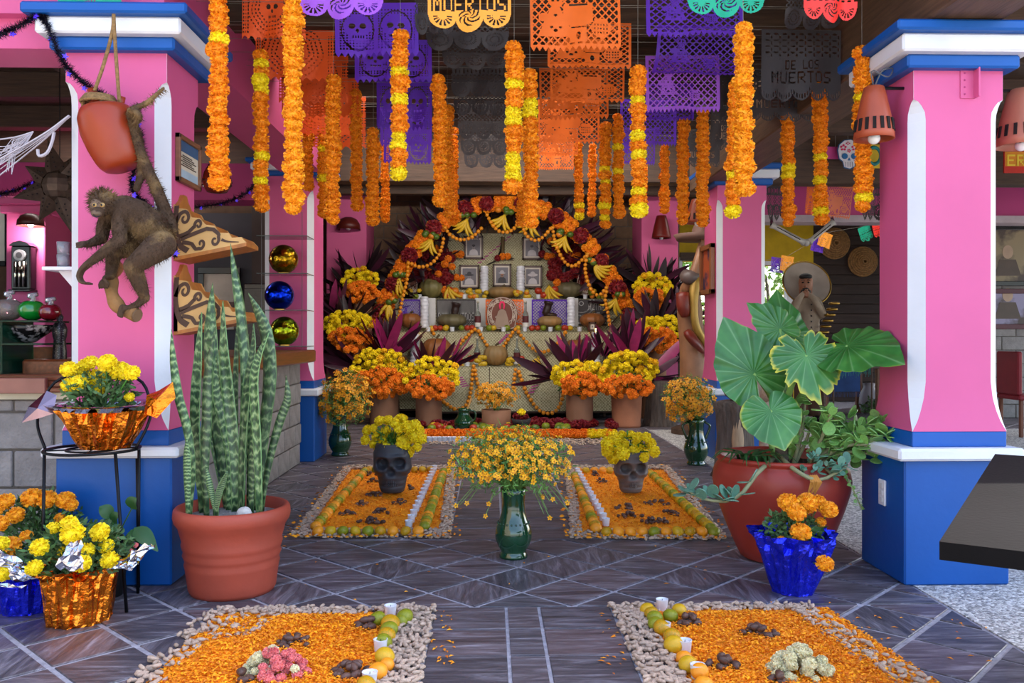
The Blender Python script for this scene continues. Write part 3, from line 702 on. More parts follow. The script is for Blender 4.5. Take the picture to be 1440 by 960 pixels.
# ================================================================ blue foil marigold on the right
def marigold_pot(name, label, c, r0, r1, h, fm, flowers, Z, kind, bush_r, bush_h, seed, collar=None, nleaf=700):
    t = thing(name, label, 'potted plant', c)
    mb = MB(); mb.lathe([(r0 * .8, .004), (r1 * .86, h * .95), (r1 * .8, h * .95), (r1 * .78, h * .88)], 24, c, cap1=True); part('pot', mb, TERRA, t, True)
    pr = [(r0, 0), (r0 * 1.02, .01), (lerp(r0, r1, .3), h * .3), (lerp(r0, r1, .6), h * .6), (r1, h)] + [(r1 + a, h + b) for a, b in (collar or [])]
    foil(t, c, pr, fm, seed)
    bush(t, Vector(c) + Vector((0, 0, h * .9)), bush_r, bush_h, nleaf, mat('marigold_leaf', '#4d6b3a', .6, island=.4, hue=.02), .035)
    mb = MB(); cc = Vector(c) + Vector((0, 0, h))
    for px, py, rp, dz in flowers:
        p = W(px, py, Z + dz); q = p - Vector((0, 0, .02)); mb.tube(spline([cc, (cc + q) / 2 + Vector((0, 0, -.01)), q], 6), .0035, 5)
        blossom(t, p, rp * (Z + dz) / 1200, kind, (R.uniform(-.3, .3), -.55, 1), 'flower_head')
    part('stems', mb, GRN, t, kind='stuff')
    return t
c = W(1115, 480, 4.03); c.z = 0
marigold_pot('potted_marigold', 'orange marigolds in shiny blue foil in front of the round clay pot', c, .095, .155, .2, FOILB,
             [(1108, 706, 13, -.02), (1120, 720, 14, -.08), (1136, 707, 14, 0), (1165, 716, 12, .02), (1126, 748, 13.5, -.1), (1160, 792, 11.5, -.16), (1154, 734, 8, .02), (1099, 758, 6, -.06), (1151, 705, 11, .05)], 4.0, 'l', .13, .2, 5,
             collar=[(.01, .03), (.025, .06), (.035, .085)], nleaf=800)

# ================================================================ left: wire stand, foil pots
sc_ = W(130, 480, 3.88); sc_.z = 0
stn = thing('wire_plant_stand', 'thin black iron plant stand in front of the left blue plinth', 'plant stand', sc_)
zr = .688; rs = .2
def ring(c, r, z, rad=.007, n=28, a0=0, a1=2 * pi): return [(c[0] + r * math.cos(lerp(a0, a1, i / n)), c[1] + r * math.sin(lerp(a0, a1, i / n)), z) for i in range(n + 1)]
mb = MB(); mb.tube(ring(sc_, rs, zr), .007, 6, caps=False); mb.tube(ring(sc_, rs * .55, zr), .005, 6, caps=False); part('ring', mb, BLACKM, stn, True)
mb = MB()
for a in (.3, pi / 2 + .3, pi + .3, 1.5 * pi + .3): mb.tube([(sc_.x, sc_.y, zr), (sc_.x + rs * math.cos(a), sc_.y + rs * math.sin(a), zr)], .004, 5)
part('spoke', mb, BLACKM, stn)
for top, foot in (((100, 640), None), ((68, 640), None), ((167, 640), (178, 861)), ((192, 640), (194, 834))):
    k = {100: (.6, 1), 68: (-.95, -.25), 167: (.78, -.62), 192: (.95, .25)}[top[0]]
    a = Vector((sc_.x + rs * k[0], sc_.y + rs * k[1] * .98, zr))
    if foot: f = F(*foot)
    else: f = Vector((sc_.x + rs * k[0] * 1.05, sc_.y + rs * k[1] * 1.0, 0))
    mb = MB(); mb.tube([a, f + Vector((0, 0, .0))], .0075, 7); part('leg', mb, BLACKM, stn, True)
for s in (-1, 1):
    P = spline([(sc_.x + s * rs, sc_.y - .02, zr), (sc_.x + s * (rs + .045), sc_.y, zr + .1), (sc_.x + s * (rs + .05), sc_.y + .03, zr + .18), (sc_.x + s * (rs - .0), sc_.y + .06, zr + .3), (sc_.x + s * .06, sc_.y + .08, zr + .36)], 16)
    mb = MB(); mb.tube(P, .007, 6); part('scroll', mb, BLACKM, stn, True)
c = sc_ + Vector((.06, 0, zr + .008))
t = thing('potted_marigold', 'yellow marigolds in an orange foil pot standing on the black wire stand', 'potted plant', c)
mb = MB(); mb.lathe([(.09, .004), (.15, .18), (.14, .18), (.13, .15)], 24, c); part('pot', mb, mat('black_plastic', '#1c1c1e', .5), t, True)
foil(t, c, [(.105, 0), (.112, .015), (.135, .06), (.16, .12), (.185, .175)], FOILO, 8, 72, .15)
foil(t, c, [(.186, .17), (.2, .195), (.215, .2), (.235, .193), (.25, .2)], FOILS, 12, 40, .05, 'foil_collar')
for sgn, m_ in ((1, FOILO), (-1, mat('pink_foil', '#9a7f86', .2, metal=1))):
    p = c + Vector((sgn * .2, -.03, .19)); e = p + Vector((sgn * .12, -.02, .06 if sgn > 0 else -.05)); rr_ = random.Random(4)
    pts = [p + Vector((0, -.04, -.03)), p + Vector((0, -.01, .05)), p + Vector((sgn * .05, .0, .07)), e + Vector((0, 0, .05)), e + Vector((sgn * .02, -.02, -.02)), p + Vector((sgn * .06, -.05, -.05))]
    cc = sum(pts, Vector()) / 6 + Vector((0, -.03, 0)); mb = MB(); mb.add(pts + [cc], [(i, (i + 1) % 6, 6) for i in range(6)]); part('foil_corner', mb, m_, t)
bush(t, c + Vector((-.02, 0, .15)), .15, .2, 900, mat('marigold_leaf', '#4d6b3a'), .035)
mb = MB(); c2 = c + Vector((0, 0, .16))
for px, py, rp in ((97, 519, 13), (113, 521, 14), (127, 509, 12), (150, 510, 13), (168, 521, 15), (185, 524, 13), (135, 535, 20), (141, 544, 12), (98, 541, 11), (110, 538, 13), (182, 558, 7), (120, 513, 10)):
    Zf = 3.85 + R.uniform(-.08, .08); p = W(px, py, Zf); blossom(t, p, rp * Zf / 1200 * .95, 'y', (R.uniform(-.2, .2), -.5, 1), 'flower_head'); mb.tube([c2 + (p - c2) * .1, p], .0035, 5)
part('stems', mb, GRN, t, kind='stuff')

c = F(91, 884); c.y += .12
marigold_pot('potted_marigold', 'yellow marigolds in a crumpled orange foil pot on the floor by the wire stand', c, .125, .14, .19, FOILO,
             [(97, 736, 13, .05), (102, 750, 17, -.05), (140, 748, 13, .03), (56, 769, 14, -.05), (121, 774, 12, 0), (149, 768, 11, .05), (115, 792, 12, -.1), (154, 787, 12, -.02), (48, 798, 13, -.1), (75, 742, 9, .05), (90, 775, 9, .05)], 3.5, 'y', .2, .24, 9,
             collar=[(.008, .02), (.015, .035), (.03, .05)], nleaf=1500)
scr = []
for (px, py, Zf, dx, dz) in ((35, 815, 3.42, -.04, .05), (25, 800, 3.45, -.06, .06), (20, 825, 3.4, -.1, .02), (170, 795, 3.5, .1, .07), (97, 800, 3.33, .02, .09), (165, 800, 3.45, .06, .02)):
    p = W(px, py, Zf); pts = [p + Vector((R.uniform(-.07, .07), R.uniform(-.03, .03), R.uniform(-.035, .035))) for _ in range(4)] + [p + Vector((dx, 0, dz))]
    scr.append((MB(), px)); g_ = 6; scr[-1][0].add([p + Vector((dx, 0, dz)) * (j_ / g_) * 1.2 + Vector(((i_ / g_ - .5) * .09 * (1.2 - .7 * j_ / g_), 0, 0)) + rdir() * .009 for j_ in range(g_ + 1) for i_ in range(g_ + 1)], [(j_ * 7 + i_, j_ * 7 + i_ + 1, j_ * 7 + i_ + 8, j_ * 7 + i_ + 7) for j_ in range(g_) for i_ in range(g_)])
tg = t
c = F(18, 868); c.y += .12
t = marigold_pot('potted_marigold', 'yellow flowered marigold in blue and silver foil at the left edge', c, .11, .15, .15, FOILB,
             [(2, 764, 11, 0), (5, 806, 12, -.1), (15, 798, 10, 0), (-12, 780, 12, 0)], 3.55, 'y', .14, .2, 15, collar=[(.02, .02), (.05, .03)], nleaf=500)
for m_, px in scr: part('foil_scrap', m_, FOILS, t if px < 60 else tg, label='silver inside of the foil')
c = F(45, 838); c.z = 0; c.y += .1
marigold_pot('potted_marigold', 'orange marigolds in a blue foil pot behind the yellow ones at far left', c, .11, .15, .18, FOILB,
             [(45, 700, 15, .1), (66, 702, 14, .1), (92, 703, 14, .12), (22, 724, 13, 0), (37, 753, 9, -.1), (13, 768, 15, -.15), (0, 736, 13, -.1), (8, 705, 12, .05), (84, 728, 7, .1), (100, 710, 9, .1), (-6, 715, 12, 0)], 3.85, 'l', .2, .3, 19, nleaf=1200)
c = F(140, 842); c.y += .06
t = thing('potted_seedling', 'black nursery pot with large pointed green leaves and tiny lilac flowers', 'potted plant', c)
mb = MB(); mb.lathe([(.075, 0), (.095, .15), (.1, .155), (.1, .165), (.085, .165), (.08, .13)], 24, c); part('pot', mb, mat('black_plastic', '#1c1c1e'), t, True)
mb = MB()
for (px, py, tx, ty, wd) in ((157, 727, 140, 712, .03), (160, 735, 168, 722, .025), (190, 742, 222, 775, .035), (185, 715, 192, 700, .03), (165, 750, 150, 765, .025), (175, 760, 190, 785, .025), (158, 745, 140, 735, .03), (185, 745, 200, 765, .03), (172, 740, 160, 758, .028)):
    a, e = W(px, py, 3.86), W(tx, ty, 3.84); m2 = MB(); P = spline([a, (a + e) / 2 + Vector((0, -.01, .01)), e], 8)
    m2.blade(P, [.003 + wd * math.sin(pi * min(1, (i / 8) ** .7)) for i in range(9)], (.2, -.7, .6), cross=4, fold=.25); part('leaf', m2, GRND, t, True)
    mb.tube(spline([c + Vector((0, 0, .13)), (c + a) / 2 + Vector((0, 0, .08)), a], 6), .003, 5)
part('stems', mb, GRN, t, kind='stuff')
for px, py in ((167, 758), (191, 766), (186, 774)): blossom(t, W(px, py, 3.8), .012, 'p', (0, -1, .3), 'tiny_flower')

# ================================================================ offering carpets on the floor
PETC = mat('loose_petals', '#fb9a0c', .7, island=.28, hue=.015, var=.1); PETC2 = mat('loose_petals_deep', '#fc990e', .7, island=.3, hue=.015)
NUTP = mat('peanut_shell', '#bfa590', .8, var=.15, scale=40, island=.18, objr=.15, bump=.3, bscale=200)
PECAN = mat('pecan_shell', '#5d4238', .5, var=.25, scale=20, objr=.25)
def petals(parent, quad, n, size, m, h=.012, holes=None, spill=.0):
    """loose petals over a bilinear quad of floor points"""
    mb = MB(); A, B, Cc, D = [Vector(q) for q in quad]; mb2 = MB()
    g = 24; vs = [(lerp(lerp(A, B, i / g), lerp(D, Cc, i / g), j / g)) + Vector((0, 0, h * .5 * min(1, 6 * min(i, g - i, j, g - j) / g) + .001)) for j in range(g + 1) for i in range(g + 1)]
    mb.add(vs, [(j * (g + 1) + i, j * (g + 1) + i + 1, (j + 1) * (g + 1) + i + 1, (j + 1) * (g + 1) + i) for j in range(g) for i in range(g)])
    for _ in range(n):
        u, v = R.uniform(-spill, 1 + spill), R.uniform(-spill, 1 + spill); p = lerp(lerp(A, B, u), lerp(D, Cc, u), v)
        e = min(1, 6 * max(0, min(u, 1 - u, v, 1 - v)))
        p = p + Vector((0, 0, .002 + h * e * R.uniform(.4, 1.15)))
        a = R.uniform(0, 6.28); q = Vector((math.cos(a), math.sin(a), R.uniform(-.3, .5))) * size * R.uniform(.6, 1.3); s = Vector((-math.sin(a), math.cos(a), R.uniform(-.4, .4))) * size * R.uniform(.25, .45); k = Vector((0, 0, size * .2))
        mb.add([p - q * .5, p + s * .8 + k, p + q * .5, p - s * .8 + k], [(0, 1, 2), (0, 2, 3)])
    return part('petals', mb, m, parent, kind='stuff')
def nut_mesh(kind, seg=9, rings=8):
    mb = MB()
    if kind == 'peanut': mb.ell((0, 0, 0), (.019, .0085, .0085), seg, rings, fn=None, rot=Euler((0, 0, 0)).to_matrix())
    else: mb.ell((0, 0, 0), (.021, .0125, .0125), seg, rings)
    if kind == 'peanut':
        q = []
        for x, y, z in mb.v:
            k = 1 - .28 * math.exp(-(x / .006) ** 2); q.append((x, y * k, z * k))
        # poles of ell lie on z: lay them along x
        mb.v = q
    return mb
PN = nut_mesh('peanut').mesh('peanut', NUTP, smooth=True); PNL = nut_mesh('peanut', 6, 5)
PC = nut_mesh('pecan').mesh('pecan', PECAN, smooth=True)
npea = 0
def peanuts(parent_label, strips, single_n, grp):
    """strips: (quad, count, layers). The first single_n (nearest) are things of their own, the rest one heap"""
    pts = []
    for quad, n, hh in strips:
        A, B, Cc, D = [Vector(q) for q in quad]
        for _ in range(n):
            u, v = R.random(), R.random(); p = lerp(lerp(A, B, u), lerp(D, Cc, u), v); pts.append(p + Vector((0, 0, .0085 + R.choice((0, 0, hh)))))
    pts.sort(key=lambda p: p.y + (0 if p.y > 2.9 else 99))
    heap = MB(); base = MB()
    for i, p in enumerate(pts):
        e = Euler((R.uniform(0, 6.28), R.uniform(-.35, .35), R.uniform(0, 6.28)))
        if i < single_n:
            o = obj('peanut', PN, None, p, rot=e, scl=R.uniform(.85, 1.15)); tag(o, parent_label, 'peanut', grp)
        else:
            m3 = e.to_matrix(); k = R.uniform(.85, 1.15); heap.add([m3 @ (Vector(v) * k) + p for v in PNL.v], PNL.f)
    return single('peanuts', heap, NUTP, parent_label.replace('peanut in', 'spread of peanuts forming'), 'peanuts', smooth=True, kind='stuff')
TM = {}
TANG = {'g': mat('tangerine_green', '#6d7f17', .38, col2='#9a9420', thr=(.35, .65), scale=14, bump=.12, bscale=180), 'm': mat('tangerine_mixed', '#8f8a14', .38, col2='#e8930f', thr=(.42, .6), scale=16, bump=.12, bscale=180),
        'o': mat('tangerine_orange', '#f08c12', .38, col2='#f5a52a', scale=14, bump=.12, bscale=180), 'y': mat('tangerine_yellow', '#d9a41a', .38, col2='#b9a01c', thr=(.4, .7), scale=14, bump=.12, bscale=180)}
for k, m_ in TANG.items():
    mb = MB(); mb.ell((0, 0, 0), (1, 1, .86), 18, 12, fn=lambda d, a, t: 1 - .06 * math.exp(-((t - pi) / .25) ** 2) - .05 * math.exp(-(t / .25) ** 2)); TM[k] = mb.mesh('tangerine', m_, smooth=True)
def tang(px, py, r, k, label, grp, h=None):
    p = F(px, py, r); o = obj('tangerine', TM[k], None, p, rot=(R.uniform(-.5, .5), R.uniform(-.5, .5), R.uniform(0, 6)), scl=(r * R.uniform(.94, 1.06),) * 3)
    p.z = r * .86 + .003; o.location.z = p.z; return tag(o, label, 'tangerine', grp)
WAX = mat('white_wax', '#e9e6e4', .5, sss=.1); CUP = mat('frosted_cup', '#dfe1ea', .3, var=.04)
mb = MB(); mb.lathe([(.021, 0), (.0225, .003), (.0265, .048), (.0275, .05), (.025, .05), (.0235, .04)], 18, cap1=False); CUPM = mb.mesh('cup', CUP, smooth=True)
mb = MB(); mb.lathe([(.0235, .04), (.02, .042), (.001, .041)], 18, cap0=False); WAXM = mb.mesh('wax', WAX, smooth=True)
mb = MB(); mb.tube([(0, 0, .04), (.001, 0, .05)], .0012, 5); WICK = mb.mesh('wick', mat('black_wick', '#222222'))
def votive(p, label, grp, s=1.0):
    t = thing('votive_candle', label, 'candle', p, grp)
    for n_, m_ in (('cup', CUPM), ('wax', WAXM), ('wick', WICK)): o = obj(n_, m_, t, p)
    t.scale = (s,) * 3; return t
def pile(px, py, wpx, n, label, grp, me=None, sz=1.0, cat='pecan'):
    c = F(px, py); Z = c.y; r = wpx / 2 * Z / 1200
    for i in range(n):
        k = i / n; a = R.uniform(0, 6.28); q = r * math.sqrt(R.random()) * (1 if k < .65 else .5)
        z = .012 * sz + (0 if k < .65 else .02 * sz) + .008
        o = obj('pecan', me or PC, None, (c.x + q * math.cos(a), c.y + q * math.sin(a) * .8, z), rot=(R.uniform(0, 6), R.uniform(-.5, .5), R.uniform(0, 6)), scl=sz * R.uniform(.85, 1.15)); tag(o, label, cat, grp)
PC.materials[0] = PECAN
xa, xb, yt, yb = -1.24, -.245, 3.775, 2.7
def V2(x, y): return Vector((x, y, 0))
# front left
fl = thing('petal_carpet', 'carpet of orange marigold petals in the left front corner by the terracotta pot', 'petal carpet', (xa, yb, 0))
petals(fl, [V2(xa + .06, yb), V2(xb - .15, yb), V2(xb - .15, yt - .05), V2(xa + .06, yt - .05)], 11000, .017, PETC, .02, spill=.012)
PL1 = 'peanut in the border of the left front petal carpet'
peanuts(PL1, [([V2(xb - .155, yb), V2(xb, yb), V2(xb, yt), V2(xb - .155, yt)], 620, .012), ([V2(xa + .05, yt - .075), V2(xb - .1, yt - .075), V2(xb - .1, yt), V2(xa + .05, yt)], 230, .009),
              ([V2(xa - .02, yb), V2(xa + .1, yb), V2(xa + .14, yt - .05), V2(xa + .0, yt - .05)], 150, .012), ([V2(xa + .1, 3.3), V2(xa + .3, 3.45), V2(xa + .34, yt - .1), V2(xa + .12, yt - .06)], 60, .012)], 150, 'peanuts of the left front border')
LT = [(531, 869, 11, 'g'), (569, 866, 12.5, 'g'), (564, 872, 9.5, 'g'), (549, 875, 12.5, 'm'), (547, 884, 12.5, 'g'), (544, 892, 12.5, 'm'), (540, 901, 12.5, 'g'), (541, 922, 13, 'y'), (544, 934, 10, 'o'), (531, 943, 14, 'o'), (515, 962, 14, 'm')]
for x, y, r, k in LT: tang(x, y, r * F(x, y).y / 1200, k, 'tangerine in the row edging the left front petal carpet', 'tangerines of the left front row')
for i, (x, y) in enumerate(((549, 868), (535, 918), (520, 966))): votive(F(x, y) + Vector((0, 0, .004)), 'white votive cup among tangerines on the left front carpet, %s from its far end' % ORD[i], 'votives of the left front carpet')
for i, (x, y, w_, n) in enumerate(((515, 884, 32, 15), (415, 910, 46, 17), (492, 950, 56, 22), (338, 962, 30, 8))):
    pile(x, y, w_, n, 'brown pecan in the %s pile on the left front carpet' % ('small far right', 'middle', 'large near', 'small near left')[i], 'pecan pile %s on the left front carpet' % ORD[i])
def comb(px, py, wpx, cols, label, n=34, hh=.05):
    c = F(px, py); r = wpx / 2 * c.y / 1200; t = thing('cockscomb', label, 'flower', c)
    for i in range(n):
        a = R.uniform(0, 6.28); q = r * math.sqrt(R.random()); k = cols(math.cos(a) * q / r)
        blossom(t, c + Vector((q * math.cos(a), q * math.sin(a) * .8, hh * (1 - (q / r) ** 2) * R.choice((1, 1, .55, .2)) + .015)), R.uniform(.014, .024), k, (R.uniform(-.5, .5), -.3, 1), 'floret')
    return t
comb(388, 951, 92, lambda u: 'p' if u > -.35 and R.random() > .12 else 'c', 'bunch of pink and cream cockscomb on the left front petal carpet', 60, .075)
# front right
xa2, xb2 = .53, 1.54
fr = thing('petal_carpet', 'carpet of orange marigold petals in front of the blue foil pot', 'petal carpet', (xa2, yb, 0))
petals(fr, [V2(xa2 + .15, yb), V2(xb2 + .02, yb), V2(xb2 - .06, yt - .05), V2(xa2 + .13, yt - .05)], 11000, .017, PETC, .02, spill=.012)
peanuts('peanut in the border of the right front petal carpet', [([V2(xa2, yb), V2(xa2 + .16, yb), V2(xa2 + .14, yt), V2(xa2 - .0, yt)], 620, .012), ([V2(xa2 + .2, yt - .075), V2(xb2 - .12, yt - .075), V2(xb2 - .12, yt), V2(xa2 + .2, yt)], 220, .009),
              ([V2(xb2 - .14, yb), V2(xb2 - .0, yb), V2(xb2 - .13, yt - .05), V2(xb2 - .24, yt - .05)], 300, .012)], 150, 'peanuts of the right front border')
RT = [(910, 856, 10.5, 'y'), (916, 861, 10.5, 'm'), (921, 868, 11, 'g'), (922, 876, 11.5, 'g'), (931, 882, 12, 'm'), (945, 893, 13, 'm'), (947, 905, 13, 'y'), (962, 924, 11, 'o'), (967, 933, 13, 'y'), (984, 943, 13, 'o'), (990, 963, 14, 'o'), (943, 865, 10.5, 'g'), (955, 857, 11, 'y')]
for x, y, r, k in RT: tang(x, y, r * F(x, y).y / 1200, k, 'tangerine in the row edging the right front petal carpet', 'tangerines of the right front row')
for i, (x, y) in enumerate(((931, 859), (934, 894), (963, 919), (981, 955))): votive(F(x, y) + Vector((0, 0, .004)), 'white votive cup among tangerines on the right front carpet, %s from its far end' % ORD[i], 'votives of the right front carpet')
for i, (x, y, w_, n) in enumerate(((970, 880, 36, 15), (1067, 895, 54, 18), (1018, 940, 46, 17), (1092, 965, 24, 6))):
    pile(x, y, w_, n, 'brown pecan in the %s pile on the right front carpet' % ('far left', 'far middle', 'near left', 'near middle')[i], 'pecan pile %s on the right front carpet' % ORD[i])
comb(1125, 950, 86, lambda u: 'c', 'pale cream cockscomb head on the right front petal carpet', 60, .08)
# middle carpets
def mid(side, quad, row_sets, vot, piles, lab):
    Q = [F(*q) for q in quad]   # outer corners: near left, near right, far right, far left
    t = thing('petal_carpet', lab, 'petal carpet', Q[0]); cen = sum(Q, Vector()) / 4
    inn = [q + (cen - q).normalized() * .2 for q in Q]
    petals(t, inn, 5200, .02, PETC2, .02, spill=.01)
    strips = []
    for i in range(4):
        a, b = Q[i], Q[(i + 1) % 4]; c, d = inn[(i + 1) % 4], inn[i]; strips.append(([a, b, c, d], 420 if i % 2 == 0 else 700, .01))
    peanuts('peanut in the border of the %s middle petal carpet' % side, strips, 0, '')
    mb = MB()
    for _ in range(260):
        i = R.choice((0, 1, 3)); p = lerp(Q[i], Q[(i + 1) % 4], R.random()) + Vector((R.uniform(-.06, .06), R.uniform(-.05, .05), .022)); s = R.uniform(.01, .02); a = R.uniform(0, 6)
        mb.add([p + Vector((s * math.cos(a), s * math.sin(a), 0)), p + Vector((-s * .5 * math.sin(a), s * .5 * math.cos(a), .006)), p - Vector((s * math.cos(a), s * math.sin(a), 0)), p - Vector((-s * .5 * math.sin(a), s * .5 * math.cos(a), .004))], [(0, 1, 2, 3)])
    part('fallen_petals', mb, PETC2, t, kind='stuff')
    for nm, pts, kinds in row_sets:
        for i, (x, y) in enumerate(pts): tang(x, y, .0355, kinds[i % len(kinds)], 'tangerine in the %s of the %s middle petal carpet' % (nm, side), 'tangerines in the %s, %s middle carpet' % (nm, side))
    n = len(vot)
    for i, (x, y) in enumerate(vot): votive(F(x, y) + Vector((0, 0, .014)), 'white votive cup in the slanting row on the %s middle carpet' % side, 'votives in the row on the %s middle carpet' % side, .95)
    for i, (x, y, w_, nn) in enumerate(piles): pile(x, y, w_, nn, 'small brown pecan heaped on the %s middle petal carpet' % side, 'pecans of the %s middle carpet' % side, sz=.95)
def seg(a, b, n): return [(lerp(a[0], b[0], i / (n - 1)), lerp(a[1], b[1], (i / (n - 1)))) for i in range(n)]
def segw(a, b, n):
    """n floor points evenly spaced in the world between two image points"""
    A, B = F(*a), F(*b); out = []
    for i in range(n):
        p = lerp(A, B, i / (n - 1)); d = Vector((math.sin(YAW), math.cos(YAW))); Z = p.x * d.x + p.y * d.y; u = p.x * math.cos(YAW) - p.y * math.sin(YAW); out.append((720 + u * 1200 / Z, 473 + 1440 / Z))
    return out
mid('left', [(408, 757), (633, 757), (641, 656), (486, 656)],
    [('left row', segw((444, 739), (514, 661), 28), 'omgmoogm'), ('near row', seg((447, 746), (588, 746), 9), 'oygygmomo'), ('right row', segw((597, 739), (624, 662), 28), 'gmgmogg'), ('far row', [(519, 660), (528, 660), (583, 660), (594, 660), (605, 660)], 'mgmy')],
    segw((575, 745), (611, 664), 15), [(508, 713, 22, 10), (487, 726, 22, 11), (537, 724, 24, 11), (522, 737, 36, 16), (528, 699, 30, 14), (561, 710, 24, 12), (520, 670, 20, 8), (528, 680, 22, 8), (588, 666, 16, 6), (578, 690, 16, 6)],
    'carpet of petals, tangerines and candles under the black skull')
mid('right', [(803, 758), (1022, 760), (940, 656), (795, 656)],
    [('left row', segw((838, 742), (808, 668), 26), 'omomgmo'), ('near row', seg((853, 747), (1004, 747), 10), 'mooogoymog'), ('right row', segw((1000, 742), (914, 664), 27), 'gymgymy'), ('far row', [(813, 661), (824, 661), (836, 661), (848, 661), (857, 661)], 'oyo')],
    segw((852, 742), (812, 668), 14), [(838, 670, 18, 8), (844, 680, 20, 8), (879, 717, 30, 11), (886, 729, 34, 13), (915, 737, 28, 11), (923, 711, 36, 12), (939, 726, 32, 12), (931, 738, 22, 7)],
    'carpet of petals, tangerines and candles under the brown skull')
# petals blown over the tiles
mb = MB()
for _ in range(140):
    px, py = R.choice([(R.uniform(1170, 1260), R.uniform(855, 950)), (R.uniform(600, 640), R.uniform(860, 950)), (R.uniform(845, 880), R.uniform(860, 950)), (R.uniform(1240, 1420), R.uniform(860, 950)), (R.uniform(260, 1200), R.uniform(762, 850))])
    if R.random() < .55 and px > 1260: continue
    p = F(px, py) + Vector((0, 0, .004)); s = R.uniform(.007, .016); a = R.uniform(0, 6)
    mb.add([p + Vector((s * math.cos(a), s * math.sin(a), 0)), p + Vector((-s * .4 * math.sin(a), s * .4 * math.cos(a), .004)), p - Vector((s * math.cos(a), s * math.sin(a), 0)), p - Vector((-s * .4 * math.sin(a), s * .4 * math.cos(a), -.003))], [(0, 1, 2, 3)])
single('fallen_petals', mb, PETC2, 'orange petals scattered over the dark floor tiles', 'petals', kind='stuff')

# ================================================================ skull planters
def skull(name, label, c, Wd, H, m, flowers, Zf, seed):
    t = thing(name, label, 'skull planter', c)
    ns, nz = 72, 56; vs = []; fs = []
    wp = [(0, .26), (.03, .31), (.12, .345), (.24, .365), (.34, .40), (.42, .47), (.52, .485), (.62, .49), (.8, .5), (.92, .46), (1.0, .42)]
    dp = [(0, .24), (.03, .29), (.12, .33), (.24, .37), (.34, .42), (.5, .5), (.7, .56), (.9, .53), (1, .48)]
    def tab(T, z):
        for (a, r), (b, q) in zip(T, T[1:]):
            if a <= z <= b: k = (z - a) / (b - a); return r + (q - r) * k * k * (3 - 2 * k)
        return T[-1][1]
    g = lambda x, y, sx, sy: math.exp(-(x / sx) ** 2 - (y / sy) ** 2)
    sg = lambda d: 1 / (1 + math.exp(-d))
    for j in range(nz + 1):
        z = j / nz
        for i in range(ns):
            a = -pi / 2 + 2 * pi * i / ns; w_, d_ = tab(wp, z), tab(dp, z); ca, sa = math.cos(a), math.sin(a)
            e = .8; x = w_ * math.copysign(abs(ca) ** e, ca); y = d_ * math.copysign(abs(sa) ** e, sa)
            if z < .45 and y > 0: y *= lerp(.25, 1, z / .45)
            if sa < .35:
                s = abs(x); front = sg((-sa + .1) * 9)
                ex, ez = (s - .215) / .135, (z - .63) / .105; eye = sg((1 - math.sqrt(ex * ex + ez * ez)) * 9)
                nzr = .085 - .35 * max(0, z - .40); nose = sg((1 - math.sqrt((s / max(.03, (.055 + (.58 - z) * .28)) ) ** 2 + ((z - .47) / .085) ** 2)) * 8)
                dy = .27 * eye + .19 * nose - .05 * g(s - .21, z - .765, .17, .045) - .045 * g(s - .33, z - .47, .09, .05) + .07 * g(s - .32, z - .33, .09, .10) - .05 * g(s, z - .27, .2, .12) + .03 * g(s, z - .16, .3, .025) - .03 * g(s, z - .06, .14, .05) - .035 * g(s, z - .6, .035, .07)
                y += dy * front
                x *= 1 + .05 * g(0, z - .5, 1, .07)
            vs.append((c[0] + x * Wd, c[1] + y * Wd, c[2] + z * H))
    for j in range(nz):
        for i in range(ns): fs.append((j * ns + i, j * ns + (i + 1) % ns, (j + 1) * ns + (i + 1) % ns, (j + 1) * ns + i))
    fs.append(tuple(range(ns))[::-1]); fs.append(tuple(nz * ns + i for i in range(ns)))
    mb = MB(); mb.add(vs, fs); part('skull', mb, m, t, True)
    mb = MB()
    for row, z in ((0, .255), (1, .185)):
        for i in range(10):
            a = (i - 4.5) / 4.5; x = a * .2; y = -(.445 - .17 * a * a) + .015 * row
            mb.bbox(c[0] + (x - .018) * Wd, c[0] + (x + .018) * Wd, c[1] + (y - .012) * Wd, c[1] + (y + .05) * Wd, c[2] + (z - .03) * H, c[2] + (z + .032) * H, .003)
    part('teeth', mb, m, t)
    top = Vector((c[0], c[1], c[2] + H)); mb = MB()
    rr = random.Random(seed)
    bush(t, top + Vector((0, 0, -.02)), .14, .15, 160, GRN, .04)
    for px, py, rp in flowers:
        p = W(px, py, Zf + rr.uniform(-.13, .13)); d = (p - top + Vector((0, -.05, .05))).normalized(); blossom(t, p, rp * Zf / 1200, 'y', d, 'flower_head'); mb.tube([top, p - d * .03], .004, 5)
    part('stems', mb, GRN, t, kind='stuff'); return t
def heads(cx, cy, rx, ry, n, r0, r1, seed, low=.5):
    rr = random.Random(seed); out = []
    tries = 0
    while len(out) < n and tries < 4000:
        tries += 1; a = rr.uniform(0, 6.28); q = math.sqrt(rr.random()); x, y = cx + rx * q * math.cos(a), cy + ry * q * math.sin(a)
        if y > cy and (y - cy) > ry * low * (1.0 + .8 * abs(x - cx) / rx): continue
        if all((x - u) ** 2 + (y - v) ** 2 > (r0 * 1.42) ** 2 for u, v, _ in out): out.append((x, y, rr.uniform(r0, r1)))
    return out
SKB = mat('matt_black_clay', '#3c3c42', .5, var=.15, bump=.06, bscale=60); SKG = mat('brown_black_clay', '#665b57', .5, var=.2, scale=8, bump=.06, bscale=60)
c = F(552, 696); c.z = .025
skull('skull_planter', 'matt black skull planter with yellow flowers on the left petal carpet', c, .285, .37, SKB, heads(553, 614, 44, 26, 60, 6.8, 9.5, 3, .85), 6.42, 3)
c = F(887, 697); c.z = .03
